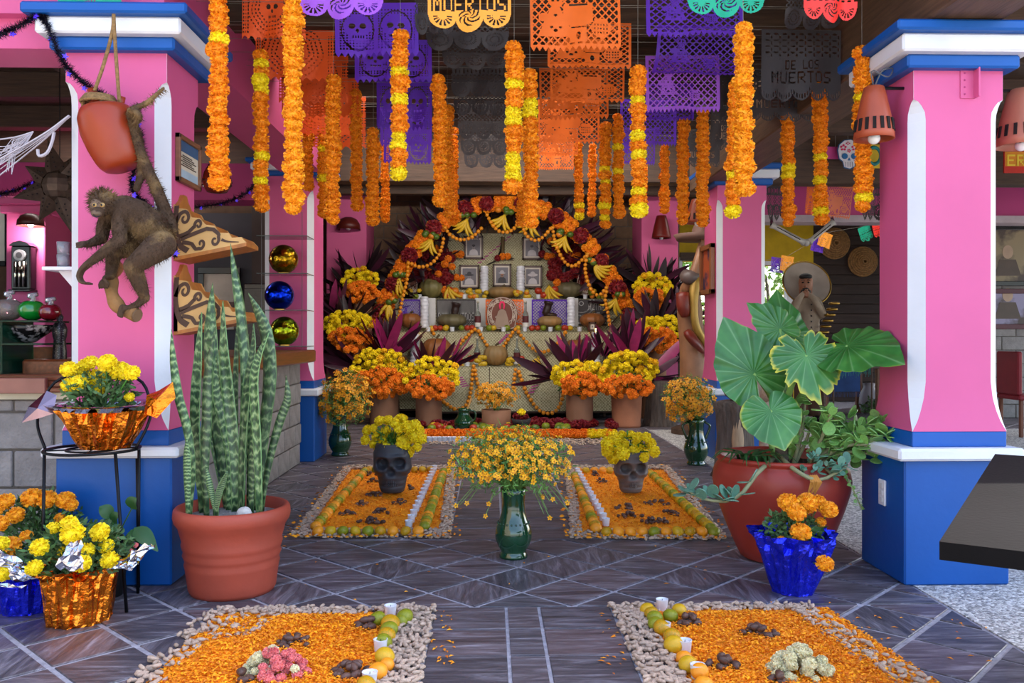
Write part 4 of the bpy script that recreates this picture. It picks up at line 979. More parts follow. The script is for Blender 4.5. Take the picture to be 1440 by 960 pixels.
skull('skull_planter', 'greyish brown skull planter with yellow flowers on the right petal carpet', c, .25, .31, SKG, heads(887, 629, 35, 19, 40, 7, 9.5, 5, .8), 6.3, 5)

# ================================================================ green glazed vases with small flowers
GLZ = mat('green_glaze', '#0e3a20', .1, var=.3, scale=5, coat=.6, spec=.7, col2='#0f3d1f')
SMY = mat('small_yellow_petal', '#f3a90c', .6, island=.2, hue=.012); SMO = mat('small_orange_petal', '#e89a10', .6, island=.2, hue=.012)
fm = MB()
for i in range(5):
    a = i * 2 * pi / 5; d = Vector((math.cos(a), math.sin(a), .12)); s = Vector((-math.sin(a), math.cos(a), 0))
    fm.add([(0, 0, 0), d * .6 + s * .36, d * 1.0 + s * .2, d * 1.0 - s * .2, d * .6 - s * .36], [(0, 1, 2, 3, 4)])
fm.ell((0, 0, .05), (.26, .26, .2), 6, 4, mi=1)
DISC = mat('brown_disc', '#a5600c', .7)
SMM = {}
def small_flower(m):
    if m.name not in SMM: SMM[m.name] = fm.mesh('flower_head', [m, DISC])
    return SMM[m.name]
def bouquet(t, neck, cpx, cpy, rx, ry, Z, n, fr, m, nstem=90, leafm=GRN, rdep=.26, low=-.6, singles=200, leafn=600):
    """sprays of small flowers: heads on arching stems; the larger heads are parts"""
    stems = MB(); rest = MB(); lv = MB(); cw = W(cpx, cpy, Z); k = Z / 1200
    for i in range(n):
        while True:
            d = rdir()
            if d.z > low: break
        q = R.uniform(.55, 1.0) if R.random() < .8 else R.uniform(.2, .7)
        p = cw + Vector((d.x * rx * k * q, d.y * rdep * q, d.z * ry * k * q)); nrm = (Vector((d.x, d.y - .5, d.z + .4)) + rdir() * .5).normalized()
        if i < nstem: stems.tube(spline([neck + Vector((d.x, d.y, 0)) * .03, lerp(neck, p, .5) + Vector((0, 0, .06)), p], 6), .0022, 4)
        r = fr * R.uniform(.7, 1.25)
        if i < singles: obj('flower_head', small_flower(m), t, p, rot=nrm.to_track_quat('Z', 'Y').to_euler(), scl=r)
        else:
            m3 = nrm.to_track_quat('Z', 'Y').to_matrix(); o = len(rest.v); rest.add([m3 @ Vector(v) * r + p for v in fm.v], fm.f); rest.m[-len(fm.f):] = fm.m
    for _ in range(leafn):
        d = rdir(); q = R.random() ** .5; p = cw + Vector((d.x * rx * k * q * .95, d.y * rdep * q, d.z * ry * k * q * .95)); v = (rdir() + Vector((0, 0, .5))).normalized() * R.uniform(.02, .06); s = v.cross(rdir()).normalized() * .0035
        lv.add([p - s, p + s, p + v], [(0, 1, 2)])
    if rest.v: part('flower_heads', rest, [m, DISC], t, kind='stuff')
    part('stems', stems, mat('thin_green_stem', '#6d8f45', .6), t, kind='stuff'); part('foliage', lv, mat('feathery_leaf', '#5f8f3e', .6, island=.4), t, kind='stuff')
def vase(name, label, c, k, neck_r=.055, ribs=True):
    t = thing(name, label, 'vase', c); mb = MB()
    prof = [(.0, 0), (.078, 0), (.08, .012), (.07, .028), (.068, .035), (.085, .06), (.1, .1), (.103, .135), (.095, .17), (.078, .21), (.066, .25), (.063, .3), (.066, .35), (.072, .385), (.068, .386), (.06, .35), (.055, .3)]
    mb.lathe([(r * k, z * k) for r, z in prof], 40, c, cap0=False, cap1=False); o = part('body', mb, GLZ, t, True)
    mb = MB()
    for i in range(22): a = 2 * pi * i / 22; mb.ell((c[0] + .087 * k * math.cos(a), c[1] + .087 * k * math.sin(a), c[2] + .192 * k), .006 * k, 6, 4)
    part('bead_band', mb, GLZ, t, True)
    return t
c = F(722, 783); c.z = .002
t = vase('flower_vase', 'green glazed vase of tiny yellow flowers in the middle of the aisle', c, .98)
bouquet(t, c + Vector((0, 0, .36)), 717, 647, 95, 52, 4.6, 760, .0145, SMY, 170, rdep=.3, low=-.55, singles=290, leafn=2200)
mb = MB()
for _ in range(16):
    a = c + Vector((0, 0, .37)); e = W(R.choice((R.uniform(640, 690), R.uniform(760, 805))), R.uniform(690, 728), 4.55); mb.tube(spline([a, lerp(a, e, .55) + Vector((0, 0, .09)), e], 8), .002, 4)
    if R.random() < .6: obj('flower_head', small_flower(SMY), t, e, rot=(R.uniform(0, 2), R.uniform(0, 2), 0), scl=.014)
part('drooping_stems', mb, mat('thin_green_stem', '#6d8f45'), t, kind='stuff')
c = F(477, 641); c.z = .002; c.y += .05
t = vase('flower_vase', 'dark green glazed vase of small orange flowers beside the left rear column', c, 1.12)
bouquet(t, c + Vector((0, 0, .4)), 485, 560, 42, 44, c.y - .25, 330, .027, SMO, 90, mat('dark_feathery', '#3f5a28'), rdep=.3, low=-.8, singles=190, leafn=2200)
c = W(979, 473, 8.0); c.z = .002
t = vase('flower_vase', 'dark green handled vase of small orange flowers beside the right rear column', c, 1.12)
bouquet(t, c + Vector((0, 0, .4)), 968, 562, 40, 38, c.y, 330, .027, SMO, 90, rdep=.3, low=-.8, singles=190, leafn=2200)
for s in (-1, 1): mb = MB(); mb.tube(spline([c + Vector((s * .075, 0, .4)), c + Vector((s * .13, 0, .36)), c + Vector((s * .1, 0, .27)), c + Vector((s * .09, 0, .24))], 10), .012, 8); part('handle', mb, GLZ, t, True)

# ================================================================ table corner at the right edge
A = Vector((.985, 1.85, 0)); e1 = Vector((.568, .823, 0)); e2 = Vector((.823, -.568, 0)); tc_ = A + e1 * .8 + e2 * .6
t = thing('dark_table', 'dark brown tabletop corner jutting in at the right edge', 'table', (tc_.x, tc_.y, 0)); mb = MB()
def tq(a, b, z): p = A + e1 * a + e2 * b; return (p.x, p.y, z)
for z0, z1, ins in ((.71, .75, 0),):
    q = [(0, 0), (1.67, 0), (1.67, 1.2), (0, 1.2)]
    mb.add([tq(a, b, z0) for a, b in q] + [tq(a, b, z1) for a, b in q], [(0, 1, 2, 3), (7, 6, 5, 4), (0, 4, 5, 1), (1, 5, 6, 2), (2, 6, 7, 3), (3, 7, 4, 0)])
part('tabletop', mb, mat('worn_dark_top', '#100e0f', .8, var=.3, scale=3, bump=.1, spec=.1), t)
mb = MB(); mb.lathe([(.3, 0), (.3, .03), (.05, .06), (.05, .68), (.2, .71)], 20, (tc_.x, tc_.y, 0)); part('pedestal', mb, BLACKM, t)
# socket plate on the right plinth
mb = MB(); x = RC['xl']; p = W(1240, 692, 4.33); mb.bbox(x - .012, x, p.y - .035, p.y + .035, p.z - .065, p.z + .065, .004)
tp = thing('socket_plate', 'small white socket plate on the side of the right blue plinth', 'socket', (x, p.y, p.z)); part('plate', mb, WHITE, tp)
for dz in (-.035, 0, .035): mb = MB(); mb.bbox(x - .015, x - .011, p.y - .014, p.y + .014, p.z + dz - .012, p.z + dz + .012, .002); part('switch', mb, mat('off_white_plastic', '#cfcfcf', .4), tp)
# ================================================================ marigold garlands on threads
THREAD = mat('thread', '#8a847a', .8)
ZS = 3.12
def band(n, yl, ends=None): return n
GL = [ # x, top, bottom, blossom width, yellow rows, x drift
 (306, -30, 255, 27, (62,), 2), (366, 78, 290, 22, (88, 115, 123, 215, 258), 2), (411, -30, 292, 27, (), 2), (433, 168, 262, 15, (), 0), (454, 185, 300, 15, (212, 250), 1), (469, 113, 308, 21, (), -2), (500, 133, 290, 17, (), 2),
 (525, 186, 310, 18, (), -2), (541, 203, 308, 13, (), 1), (563, 50, 243, 24, (105, 143, 190, 208, 240), -3), (617, 112, 282, 21, (), 2), (629, 155, 300, 17, (), 2), (638, 185, 312, 13, (), 0), (723, 67, 262, 24, (115, 158, 168, 220, 230, 255), -2),
 (745, 107, 312, 23, (143, 156), 2), (734, 258, 312, 15, (), 0), (813, 205, 303, 13, (290, 303), 2), (833, 206, 300, 12, (), -1), (851, 178, 315, 16, (238, 252, 290, 310), 0), (869, 165, 300, 16, (203, 245), 1), (897, 102, 295, 23, (140, 190, 215, 268, 292), 1), (906, 235, 300, 10, (), 0),
 (935, 208, 295, 14, (), -1), (961, 172, 310, 17, (), -1), (988, 158, 313, 18, (), 0), (1045, 40, 265, 27, (), 1), (1035, 120, 297, 24, (250, 297), -4), (1107, 160, 313, 18, (250, 232), 2), (1153, 123, 308, 20, (222, 258, 302), 1), (1212, 74, 290, 24, (140, 283), 2)]
GSET = sorted(GL, key=lambda g: g[0])
for gi, (px, y0, y1, wd, ys, dr) in enumerate(GSET):
    Z = min(9.2, max(3.95, 106 / wd)); r0 = wd / 2 * Z / 1200
    top, bot = W(px, y0, Z), W(px + dr, y1, Z)
    nyl = len(ys)
    kind = ('plain orange' if not nyl else 'orange with one yellow blossom band' if nyl == 1 else 'orange banded with yellow')
    place = '%s from the left' % ORD[gi] if gi < 15 else '%s from the right' % ORD[len(GSET) - 1 - gi]
    ln = 'long' if y1 - y0 > 190 else 'short' if y1 - y0 < 110 else 'medium'
    t = thing('marigold_garland', '%s hanging string of marigolds, %s, %s' % (ln, kind, place), 'garland', top, 'marigold garlands hung from the ceiling wires')
    mb = MB(); mb.tube([Vector((top.x, top.y, 3.5)), top, bot], .001, 4); part('thread', mb, THREAD, t)
    L_ = (top - bot).length; step = r0 * 1.05; n = max(3, int(L_ / step)); hue = 'l' if wd > 25 and px > 380 else 'o' if R.random() < .7 or wd > 21 else 'd'
    if Z > 6: hue = 'o'
    for i in range(n + 1):
        k = i / n; p = lerp(top, bot, k) + Vector((R.uniform(-.12, .12) * r0, R.uniform(-.12, .12) * r0, 0)); y = lerp(y0, y1, k); yel = any(abs(y - q) < step * 600 / Z for q in ys)
        rr = r0 * (R.uniform(.9, 1.12) if not (yel and i == n) else 1.08)
        blossom(t, p, rr, 'y' if yel else hue, (R.uniform(-.25, .25), R.uniform(-.25, .25), R.choice((1, -1))), 'blossom')

# ================================================================ papel picado
FONT = {'M': '10001 11011 10101 10101 10001 10001 10001', 'U': '10001 10001 10001 10001 10001 10001 01110', 'E': '11111 10000 10000 11110 10000 10000 11111', 'R': '11110 10001 10001 11110 10100 10010 10001', 'T': '11111 00100 00100 00100 00100 00100 00100',
        'O': '01110 10001 10001 10001 10001 10001 01110', 'S': '01111 10000 10000 01110 00001 00001 11110', 'D': '11110 10001 10001 10001 10001 10001 11110', 'L': '10000 10000 10000 10000 10000 10000 11111', 'B': '11110 10001 10001 11110 10001 10001 11110',
        'I': '11111 00100 00100 00100 00100 00100 11111', 'N': '10001 11001 10101 10101 10011 10001 10001', 'V': '10001 10001 10001 10001 10001 01010 00100', 'A': '01110 10001 10001 11111 10001 10001 10001', 'H': '10001 10001 10001 11111 10001 10001 10001', 'P': '11110 10001 10001 11110 10000 10000 10000', 'Y': '10001 10001 01010 00100 00100 00100 00100', ' ': '00000 ' * 7}
def text_mask(txt, U, V, x0, x1, y0, y1):
    """True where the letters are, over arrays U, V in 0..1"""
    n = len(txt); cu = (U - x0) / (x1 - x0) * n; cv = (V - y0) / (y1 - y0); out = np.zeros(U.shape, bool)
    ok = (cu >= 0) & (cu < n) & (cv >= 0) & (cv < 1); ci = np.clip(cu.astype(int), 0, n - 1); fx_ = (cu - ci) * 6.4 - .7; fy = cv * 7
    xi = np.floor(fx_).astype(int); yi = np.clip(fy.astype(int), 0, 6); ok &= (xi >= 0) & (xi < 5)
    rows = np.array([[[int(c) for c in r] for r in FONT[ch].split()[:7]] for ch in txt])
    out[ok] = rows[ci[ok], yi[ok], xi[ok]] > 0; return out
def disc(U, V, x, y, rx, ry=None): return ((U - x) / rx) ** 2 + ((V - y) / (ry or rx)) ** 2 < 1
def lattice(U, V, k=15, t=.3, asp=1.35):
    a = (U * k * asp + V * k) % 1; b = (U * k * asp - V * k) % 1; return (a < t) | (b < t)
def squares(U, V, nx, ny, t=.36): return ((U * nx) % 1 < t) | ((V * ny) % 1 < t)
def zig(U, V, n, d): return V < 1 - d * np.abs(((U * n) % 1) * 2 - 1)
def figure(U, V, x, y, s):
    """a cut-paper figure: head with eyes, dress, held flower"""
    k = disc(U, V, x, y - .27 * s, .085 * s, .1 * s); k |= (np.abs(U - x) < (.05 + .17 * (V - y + .18 * s) / .45) * s) & (V > y - .18 * s) & (V < y + .27 * s); k |= disc(U, V, x - .13 * s, y - .02, .07 * s)
    e = disc(U, V, x - .03 * s, y - .28 * s, .018 * s, .025 * s) | disc(U, V, x + .03 * s, y - .28 * s, .018 * s, .025 * s) | disc(U, V, x, y - .05 * s, .02 * s) | disc(U, V, x - .05 * s, y + .13 * s, .02 * s) | disc(U, V, x + .06 * s, y + .13 * s, .02 * s) | disc(U, V, x, y + .18 * s, .025 * s)
    return k, e
def pot(U, V, x, y, s):
    k = disc(U, V, x, y, .15 * s, .17 * s) | ((np.abs(U - x) < .1 * s) & (V > y - .2 * s) & (V < y - .12 * s)); e = np.zeros(U.shape, bool)
    for i in range(5):
        for j in range(3): e |= disc(U, V, x + (i - 2) * .045 * s, y + (j - 1) * .075 * s, .011 * s, .02 * s)
    return k, e
def skullcut(U, V, x, y, s):
    k = disc(U, V, x, y, .17 * s, .2 * s) | ((np.abs(U - x) < .1 * s) & (V > y) & (V < y + .27 * s))
    e = disc(U, V, x - .065 * s, y, .04 * s, .05 * s) | disc(U, V, x + .065 * s, y, .04 * s, .05 * s) | disc(U, V, x, y + .085 * s, .02 * s, .035 * s)
    e |= (np.abs(V - y - .19 * s) < .025 * s) & (np.abs(U - x) < .08 * s) & (((U - x) / (.03 * s)) % 1 < .55)
    return k, e
def d_lattice(U, V):
    k = lattice(U, V, 9, .26); border = (U < .03) | (U > .97) | (V < .07) | (V > .9); k |= border
    for f in (figure(U, V, .28, .52, .95), pot(U, V, .78, .68, .75)): k = (k | f[0]) & ~f[1]
    kk = (np.abs(U - .53) < .16) & (V > .3) & (V < .62) & (np.abs(U - .53) < .22 - .5 * np.abs(V - .45)) | ((np.abs(U - .53) < .09) & (V > .6) & (V < .88)); k |= kk
    k &= ~disc(U, V, .53, .78, .025, .06); k &= ~((np.abs(U - .53) < .1) & (np.abs(V - .33) < .012)); k &= ~((np.abs(U - .53) < .08) & (np.abs(V - .66) < .01))
    return k & zig(U, V, 15, .07)
def d_purple_lattice(U, V):
    k = lattice(U, V, 8.5, .24) | (U < .04) | (U > .96) | (V < .06) | (V > .9)
    for f in (figure(U, V, .3, .5, .7), pot(U, V, .66, .7, .5)): k = (k | f[0] & (((U * 60) % 1 < .6) | ((V * 50) % 1 < .6))) & ~f[1]
    return k & zig(U, V, 18, .07)
def d_skull(U, V):
    k = squares(U, V, 26, 20, .5); k |= (U < .05) | (U > .95) | (V < .1) | (V > .88) | (np.abs(U - .5) < .02)
    for x in (.27, .73):
        s = skullcut(U, V, x, .42, 1.0); ring_ = disc(U, V, x, .5, .2, .36) ; k = ((k & ~(ring_ & ~disc(U, V, x, .5, .185, .335))) | s[0]) & ~s[1]
        k &= ~((np.abs(((U - x) / .12) ** 2 + ((V - .72) / .14) ** 2 - 1) < .22) & (V > .74))
    return k & zig(U, V, 13, .09)
def d_hair(U, V):
    k = np.ones(U.shape, bool); s = skullcut(U, V, .47, .42, .9); k &= ~s[1]
    r = np.sqrt(((U - .47) * 1.3) ** 2 + (V - .42) ** 2); th = np.arctan2(V - .42, (U - .47) * 1.3)
    for rr_, n in ((.27, 13), (.34, 17), (.41, 19), (.49, 23)): k &= ~((np.abs(r - rr_ - .012 * np.sin(th * 7)) < .012) & ((th * n / 3.14) % 1 < .55))
    k &= ~(((U < .1) | (U > .9)) & (V > .12) & (V < .88) & ~squares(U, V, 30, 16, .42))
    return k & (V < 1 - .07 * np.abs(np.sin(U * 10 * pi)))
def d_black(U, V):
    k = np.ones(U.shape, bool); m_ = (V > .28) & (V < .55); k &= ~(m_ & ~lattice(U, V, 10, .3))
    k &= ~((V > .08) & (V < .24) & ((U * 14) % 1 < .3) & (np.abs(V - .16) < .07 + .03 * np.sin(U * 40)))
    for x in (.17, .5, .83):
        k |= disc(U, V, x, .72, .15, .2); r = np.sqrt(((U - x) / .75) ** 2 + (V - .72) ** 2); th = np.arctan2(V - .72, (U - x) / .75); k &= ~((r > .06) & (r < .085) & ((th * 9 / 3.14) % 1 < .5)); k &= ~((r > .11) & (r < .15) & ((th * 12 / 3.14) % 1 < .45))
    lim = np.full(U.shape, .68)
    for x in (.17, .5, .83): th = np.arctan2(V - .72, U - x); q = 1 - (((U - x) / .165) ** 2 + ((V - .72) / .25) ** 2) - .13 * np.abs(((th * 14 / pi) % 1) * 2 - 1); lim = np.where(q > 0, 2, lim)
    return k & (V < lim)
def d_muertos_black(U, V):
    k = np.ones(U.shape, bool); k &= ~text_mask('DE LOS', U, V, .3, .72, .42, .55); k &= ~text_mask('MUERTOS', U, V, .12, .88, .58, .74)
    for i in range(9):
        for j in range(4): x, y = .08 + i * .105, .06 + j * .085; k &= ~(disc(U, V, x, y, .03, .012) | disc(U, V, x + .05, y + .04, .01, .025))
    lim = .86 + .13 * np.sqrt(np.abs(np.sin(U * 5 * pi))); k &= ~((V > .82) & (((U * 34) % 1) < .4) & (V < lim - .03) & (V > lim - .09))
    return k & (V < lim)
def rose3(U, V, y0=.72):
    lim = np.full(U.shape, y0); e = np.zeros(U.shape, bool)
    for x, ry in ((.18, .2), (.5, .28), (.82, .2)):
        lim = np.where(disc(U, V, x, y0, .17, ry), 2, lim); r = np.sqrt((U - x) ** 2 + ((V - y0 - .02) * .8) ** 2); th = np.arctan2(V - y0 - .02, U - x)
        if x != .5: e |= (r > .045) & (r < .115) & (np.abs(((th * 2.2 + .5) % 1) - .5) < .26) & (V > y0 - .0)
        else: e |= (np.abs(((r * 17 + th * .9) % 1) - .5) < .2) & (r < .13) & (r > .02) & (V > y0 - .06)
    return lim, e
def d_muertos(U, V):
    k = np.ones(U.shape, bool); lim, e = rose3(U, V); k &= ~e
    b = (V > .45) & (V < .66) & (U > .04) & (U < .96); k &= ~(b & ~text_mask('MUERTOS', U, V, .05, .95, .44, .67))
    return k & (V < lim)
def d_flowers(U, V):
    k = np.ones(U.shape, bool); lim, e = rose3(U, V); k &= ~e; k &= ~((V > .3) & (V < .62) & ~squares(U, V, 9, 6, .5)); return k & (V < lim)
def d_bien(U, V):
    k = lattice(U, V, 13, .34) & (V < .5) | (V >= .5); k |= (U < .03) | (U > .97) | (V < .05); k &= ~text_mask('BIENVENIDOS', U, V, .04, .97, .5, .8); k &= ~((V > .84) & ~lattice(U, V, 13, .36)); return k & zig(U, V, 16, .05)
def d_altar(U, V):
    k = np.ones(U.shape, bool); k &= ~text_mask('ALTAR', U, V, .34, .94, .12, .4); k &= ~text_mask('DE', U, V, .48, .78, .48, .74)
    r = np.sqrt((U - .1) ** 2 + (V - .15) ** 2); k &= ~((r > .06) & (r < .09)); k &= ~((np.abs(r - .34) < .02) & (((np.arctan2(V - .15, U - .1)) * 9) % 1 < .7)); k &= ~((np.abs(r - .46) < .025) & (((np.arctan2(V - .15, U - .1)) * 12) % 1 < .6)); k &= ~((V > .85) & ((U * 22) % 1 < .45) & (V < .93)); return k
PAPER = {}
def paper_mat(n, h): return mat('paper_' + n, h, .55, var=.05, sss=0)
def paper_mesh(design, m, nx=120, ny=90, wd=.5, ht=.37, wave=.015, seed=0, curl=0):
    key = (design.__name__, m.name, seed, round(wd, 2), round(ht, 2), round(curl, 2))
    if key in PAPER: return PAPER[key]
    u = (np.arange(nx) + .5) / nx; v = (np.arange(ny) + .5) / ny; U, V = np.meshgrid(u, v); K = design(U, V)
    gu, gv = np.meshgrid(np.arange(nx + 1) / nx, np.arange(ny + 1) / ny)
    x = (gu - .5) * wd; z = -gv * ht; y = wave * np.sin(gu * 7 + seed * 2) * gv + wave * .6 * np.sin(gu * 15 + seed + gv * 3) * gv
    if curl: ang = curl * gv ** 2; y = y + np.sin(ang) * ht * gv * .5; z = -ht * gv * np.cos(ang * .6); x = x + curl * .12 * gv ** 2 * (gu - .2) * wd
    ids = np.arange((nx + 1) * (ny + 1)).reshape(ny + 1, nx + 1)
    q = np.stack([ids[:-1, :-1], ids[:-1, 1:], ids[1:, 1:], ids[1:, :-1]], -1)[K]
    used, inv = np.unique(q, return_inverse=True); vs = np.stack([x, y, z], -1).reshape(-1, 3)[used]
    me = bpy.data.meshes.new('paper'); me.from_pydata(vs.tolist(), [], inv.reshape(-1, 4).tolist()); me.materials.append(m); PAPER[key] = me; return me
PO = paper_mat('orange', '#f5701a'); POD = paper_mat('burnt_orange', '#e4540f'); PPU = paper_mat('purple', '#5a22b0'); PPL = paper_mat('lilac', '#9a4fc8'); PBK = paper_mat('black', '#3a3334'); PGR = paper_mat('green', '#12a07c'); PRD = paper_mat('red', '#f0362c'); PAM = paper_mat('amber', '#f0992a')
SH = []
def sheet(x0, x1, ytop, Z, design, m, label, grp, ht=None, seed=0, curl=0, tilt=0, hpx=None, yaw=0):
    wd = (x1 - x0) * Z / 1200; h = (hpx * Z / 1200) if hpx else (ht or wd * .74)
    nx = int(min(150, max(60, (x1 - x0) * 1.1))); ny = int(nx * h / wd)
    wr, hr = round(wd, 2), round(h, 2)
    me = paper_mesh(design, m, nx, ny, wr, hr, seed=seed, curl=curl); p = W((x0 + x1) / 2, ytop, Z)
    o = obj('paper_banner', me, None, p, rot=(tilt, R.uniform(-.02, .02), yaw)); tag(o, label, 'paper banner', grp); SH.append((p.y, p.z)); return o
# strings across the room
def stack(name, rows, design, m, grp, desc, **kw):
    n = len(rows)
    for i, (x0, x1, yt, hp, Z) in enumerate(rows):
        pos = 'nearest of all' if i == 0 else 'hindmost of all' if i == n - 1 else '%s from the front' % ORD[i]
        sheet(x0, x1, yt, Z, design, m[i % len(m)], '%s, %s' % (desc, pos), grp, seed=i % 3, hpx=hp, **kw)
stack('a', [(745, 872, -25, 96, 4.72), (770, 888, 32, 64, 5.2), (774, 879, 88, 56, 5.75), (758, 855, 95, 74, 6.2), (757, 843, 140, 62, 6.8), (757, 812, 168, 52, 7.4), (757, 807, 190, 50, 8.0)], d_lattice, [PO], 'orange lattice banners', 'orange paper banner with lattice and pots, right of centre')
stack('b', [(341, 430, -25, 82, 4.72), (360, 470, 42, 72, 5.2), (393, 490, 78, 68, 5.75), (396, 504, 110, 56, 6.2), (400, 514, 135, 56, 6.8), (402, 514, 158, 52, 7.4)], d_hair, [POD], 'burnt orange skull banners', 'burnt orange paper banner with a skull, at left')
stack('c', [(470, 588, 4, 76, 4.72), (498, 607, 56, 60, 5.2), (530, 607, 112, 72, 6.2), (534, 607, 150, 56, 6.8), (540, 607, 182, 48, 7.4)], d_skull, [PPU], 'purple skull banners', 'purple paper banner with two skulls, left of centre')
stack('d', [(583, 640, -20, 72, 4.72), (598, 715, 8, 66, 4.95), (622, 715, 46, 54, 5.2), (634, 714, 92, 46, 5.75), (638, 714, 112, 52, 6.2), (644, 714, 146, 52, 6.8), (648, 714, 170, 50, 7.4), (652, 714, 190, 48, 8.0)], d_black, [PBK], 'black rosette banners', 'black paper banner with round rosettes, in the middle')
stack('e', [(908, 1045, -25, 76, 4.72), (907, 1012, 78, 80, 5.4), (886, 975, 118, 52, 6.2), (872, 952, 140, 66, 6.8), (868, 922, 180, 52, 7.4)], d_purple_lattice, [PPU, PPL, PPU, PPU], 'purple lattice banners', 'purple paper banner of open lattice, at right')
sheet(925, 1036, 36, 5.2, d_purple_lattice, PPU, 'curled purple lattice banner bunched between the two larger purple ones', 'purple lattice banners', seed=1, hpx=74, curl=1.1)
stack('f', [(1070, 1184, 42, 100, 5.0), (1050, 1148, 98, 74, 5.75), (1010, 1062, 100, 74, 6.2), (1000, 1050, 150, 62, 6.8), (960, 1012, 182, 54, 7.4)], d_muertos_black, [PBK], 'black lettered banners', 'black lettered paper banner, at right')
sheet(1105, 1185, -30, 4.72, d_black, PBK, 'folded black banner behind the red one at top right', None, seed=2, hpx=75, curl=.9)
sheet(602, 718, -45, 4.2, d_muertos, PAM, 'amber banner reading MUERTOS above three scallops at top centre', None, hpx=92)
sheet(418, 538, -60, 4.2, d_flowers, PPL, 'lilac banner with scalloped flower edge at top left of centre', None, hpx=89)
sheet(966, 1074, -60, 4.2, d_flowers, PGR, 'green banner with scalloped flower edge at top right of centre', None, hpx=86)
sheet(1132, 1206, -50, 4.15, d_flowers, PRD, 'red banner with scalloped flower edge at top right', None, hpx=84, seed=1)
sheet(262, 350, -85, 4.2, d_flowers, PRD, 'red banner whose scalloped edge just shows at top left', None, hpx=92)
sheet(78, 166, -42, 4.0, d_flowers, PGR, 'green paper draped over the top of the left column', None, hpx=62, curl=.6)
seen = []
for y, z in sorted(SH):
    if z < 2.2 or any(abs(y - q) < .05 and abs(z - k) < .02 for q, k in seen): continue
    seen.append((y, z)); mb = MB(); mb.tube([(-1.62 if y > 4.5 else -2.5, y + .002, z), (0, y + .002, z), (2.0, y + .002, z)], .0013, 4)
    single('banner_wire', mb, THREAD, 'thin white wire strung across under the roof carrying cut paper banners', 'wire', 'wires strung across the roof')
single
# ================================================================ left column: jug, tinsel, monkey, brackets, certificate
ROPE = mat('jute_rope', '#8a6a42', .9, var=.3, scale=60, bump=.6, bscale=120)
ZF = yL - .06
def P3(px, py, y): # point on the plane world-y = y
    Z = y / math.cos(YAW); return W(px, py, y * 1.0 + .0)
Zj = 3.98
j = thing('clay_jug', 'orange red clay canteen hung by a rope on the left pink column', 'jug', W(155, 185, Zj))
ax = spline([W(146, 147, Zj), W(148, 158, Zj), W(156, 190, Zj), (W(168, 224, Zj)), W(173, 238, Zj)], 20)
rad = [.05 + .0 * i for i in range(21)]
prf = [(0, .03), (.03, .06), (.12, .1), (.3, .125), (.45, .128), (.6, .118), (.75, .103), (.88, .088), (.97, .076), (1, .06)]
def tabv(T, k):
    for (a, r), (b, q) in zip(T, T[1:]):
        if a <= k <= b: return r + (q - r) * (k - a) / (b - a)
    return T[-1][1]
CLAYO = mat('orange_clay', '#8f3213', .38, var=.12, scale=4)
mb = MB(); mb.tube(ax, [tabv(prf, i / 20) for i in range(21)], 32); part('body', mb, CLAYO, j, True)
for a, b, r in (((134, 146), (129, 125), .024), ((168, 152), (172, 136), .018)): mb = MB(); mb.tube([W(*a, Zj), W(*b, Zj)], [r, r * .85], 14); part('spout', mb, CLAYO, j, True)
mb = MB()
for k in range(4): mb.tube(ring(W(140, 137 + 2.5 * k, Zj), .062 + .006 * k, W(140, 137 + 2.5 * k, Zj).z, n=20), .008, 6, caps=False)
part('rope_collar', mb, ROPE, j, True)
for pts in ([(160, 20), (158, 45), (146, 90), (133, 128)], [(160, 20), (161, 45), (164, 90), (168, 145)], [(126, 140), (117, 142), (119, 165), (125, 150)]):
    mb = MB(); mb.tube(spline([W(x, y, Zj - .03) for x, y in pts], 20), .0085, 7); part('rope', mb, ROPE, j, True)
# tinsel with star lights
TIN = mat('black_tinsel', '#1b1526', .3, metal=.6, island=.5); STAR = mat('violet_star', '#4a2fd0', .3, emit=.35, var=.1)
def tinsel(name, label, pts, n, r=.045, stars=14):
    P = spline(pts, 80); t = thing(name, label, 'tinsel garland', P[0]); mb = MB()
    for _ in range(n):
        k = R.randrange(80); p = lerp(P[k], P[k + 1], R.random()); d = rdir() * r * R.uniform(.5, 1); s = d.cross(rdir()).normalized() * .0022
        mb.add([p - s, p + s, p + d], [(0, 1, 2)])
    mb.tube(P, .004, 5); part('strands', mb, TIN, t, kind='stuff')
    for i in range(stars):
        p = P[int((i + .5) / stars * 80)] + rdir() * .02; m2 = MB(); pl = []
        for k in range(10): a = pi * k / 5; q = .016 if k % 2 == 0 else .007; pl.append((q * math.cos(a), q * math.sin(a)))
        e = rdir(); m3 = (Vector((0, -1, 0)) + e * .4).to_track_quat('Z', 'Y').to_matrix(); m2.prism(pl, lambda u, v, w_: m3 @ Vector((u, v, w_)) + p, 0, -.004, .004); part('star', m2, STAR, t)
    return t
Zt = 4.02
tinsel('tinsel_garland', 'black and violet tinsel with star lights winding down the left column', [W(-10, 52, Zt), W(20, 40, Zt), W(55, 22, Zt), W(66, 35, Zt), W(88, 85, Zt), (W(120, 118, Zt)), W(155, 140, 4.1), W(192, 180, 4.1), W(196, 215, 4.1), W(186, 262, 4.1), W(212, 295, 4.08), W(236, 330, 4.06), W(247, 360, 4.1)], 5200, .04, 20)
tinsel('tinsel_garland', 'black tinsel with violet stars strung inside the bar at far left', [W(-10, 275, 7.6), W(20, 268, 7.6), W(55, 252, 7.6)], 900, .06, 5)
tinsel('tinsel_garland', 'dark tinsel with violet stars above the bar between the left columns', [W(268, 292, 7.2), W(310, 286, 7.2), W(340, 275, 7.2), W(362, 258, 7.6), W(374, 256, 8.22)], 1200, .06, 6)
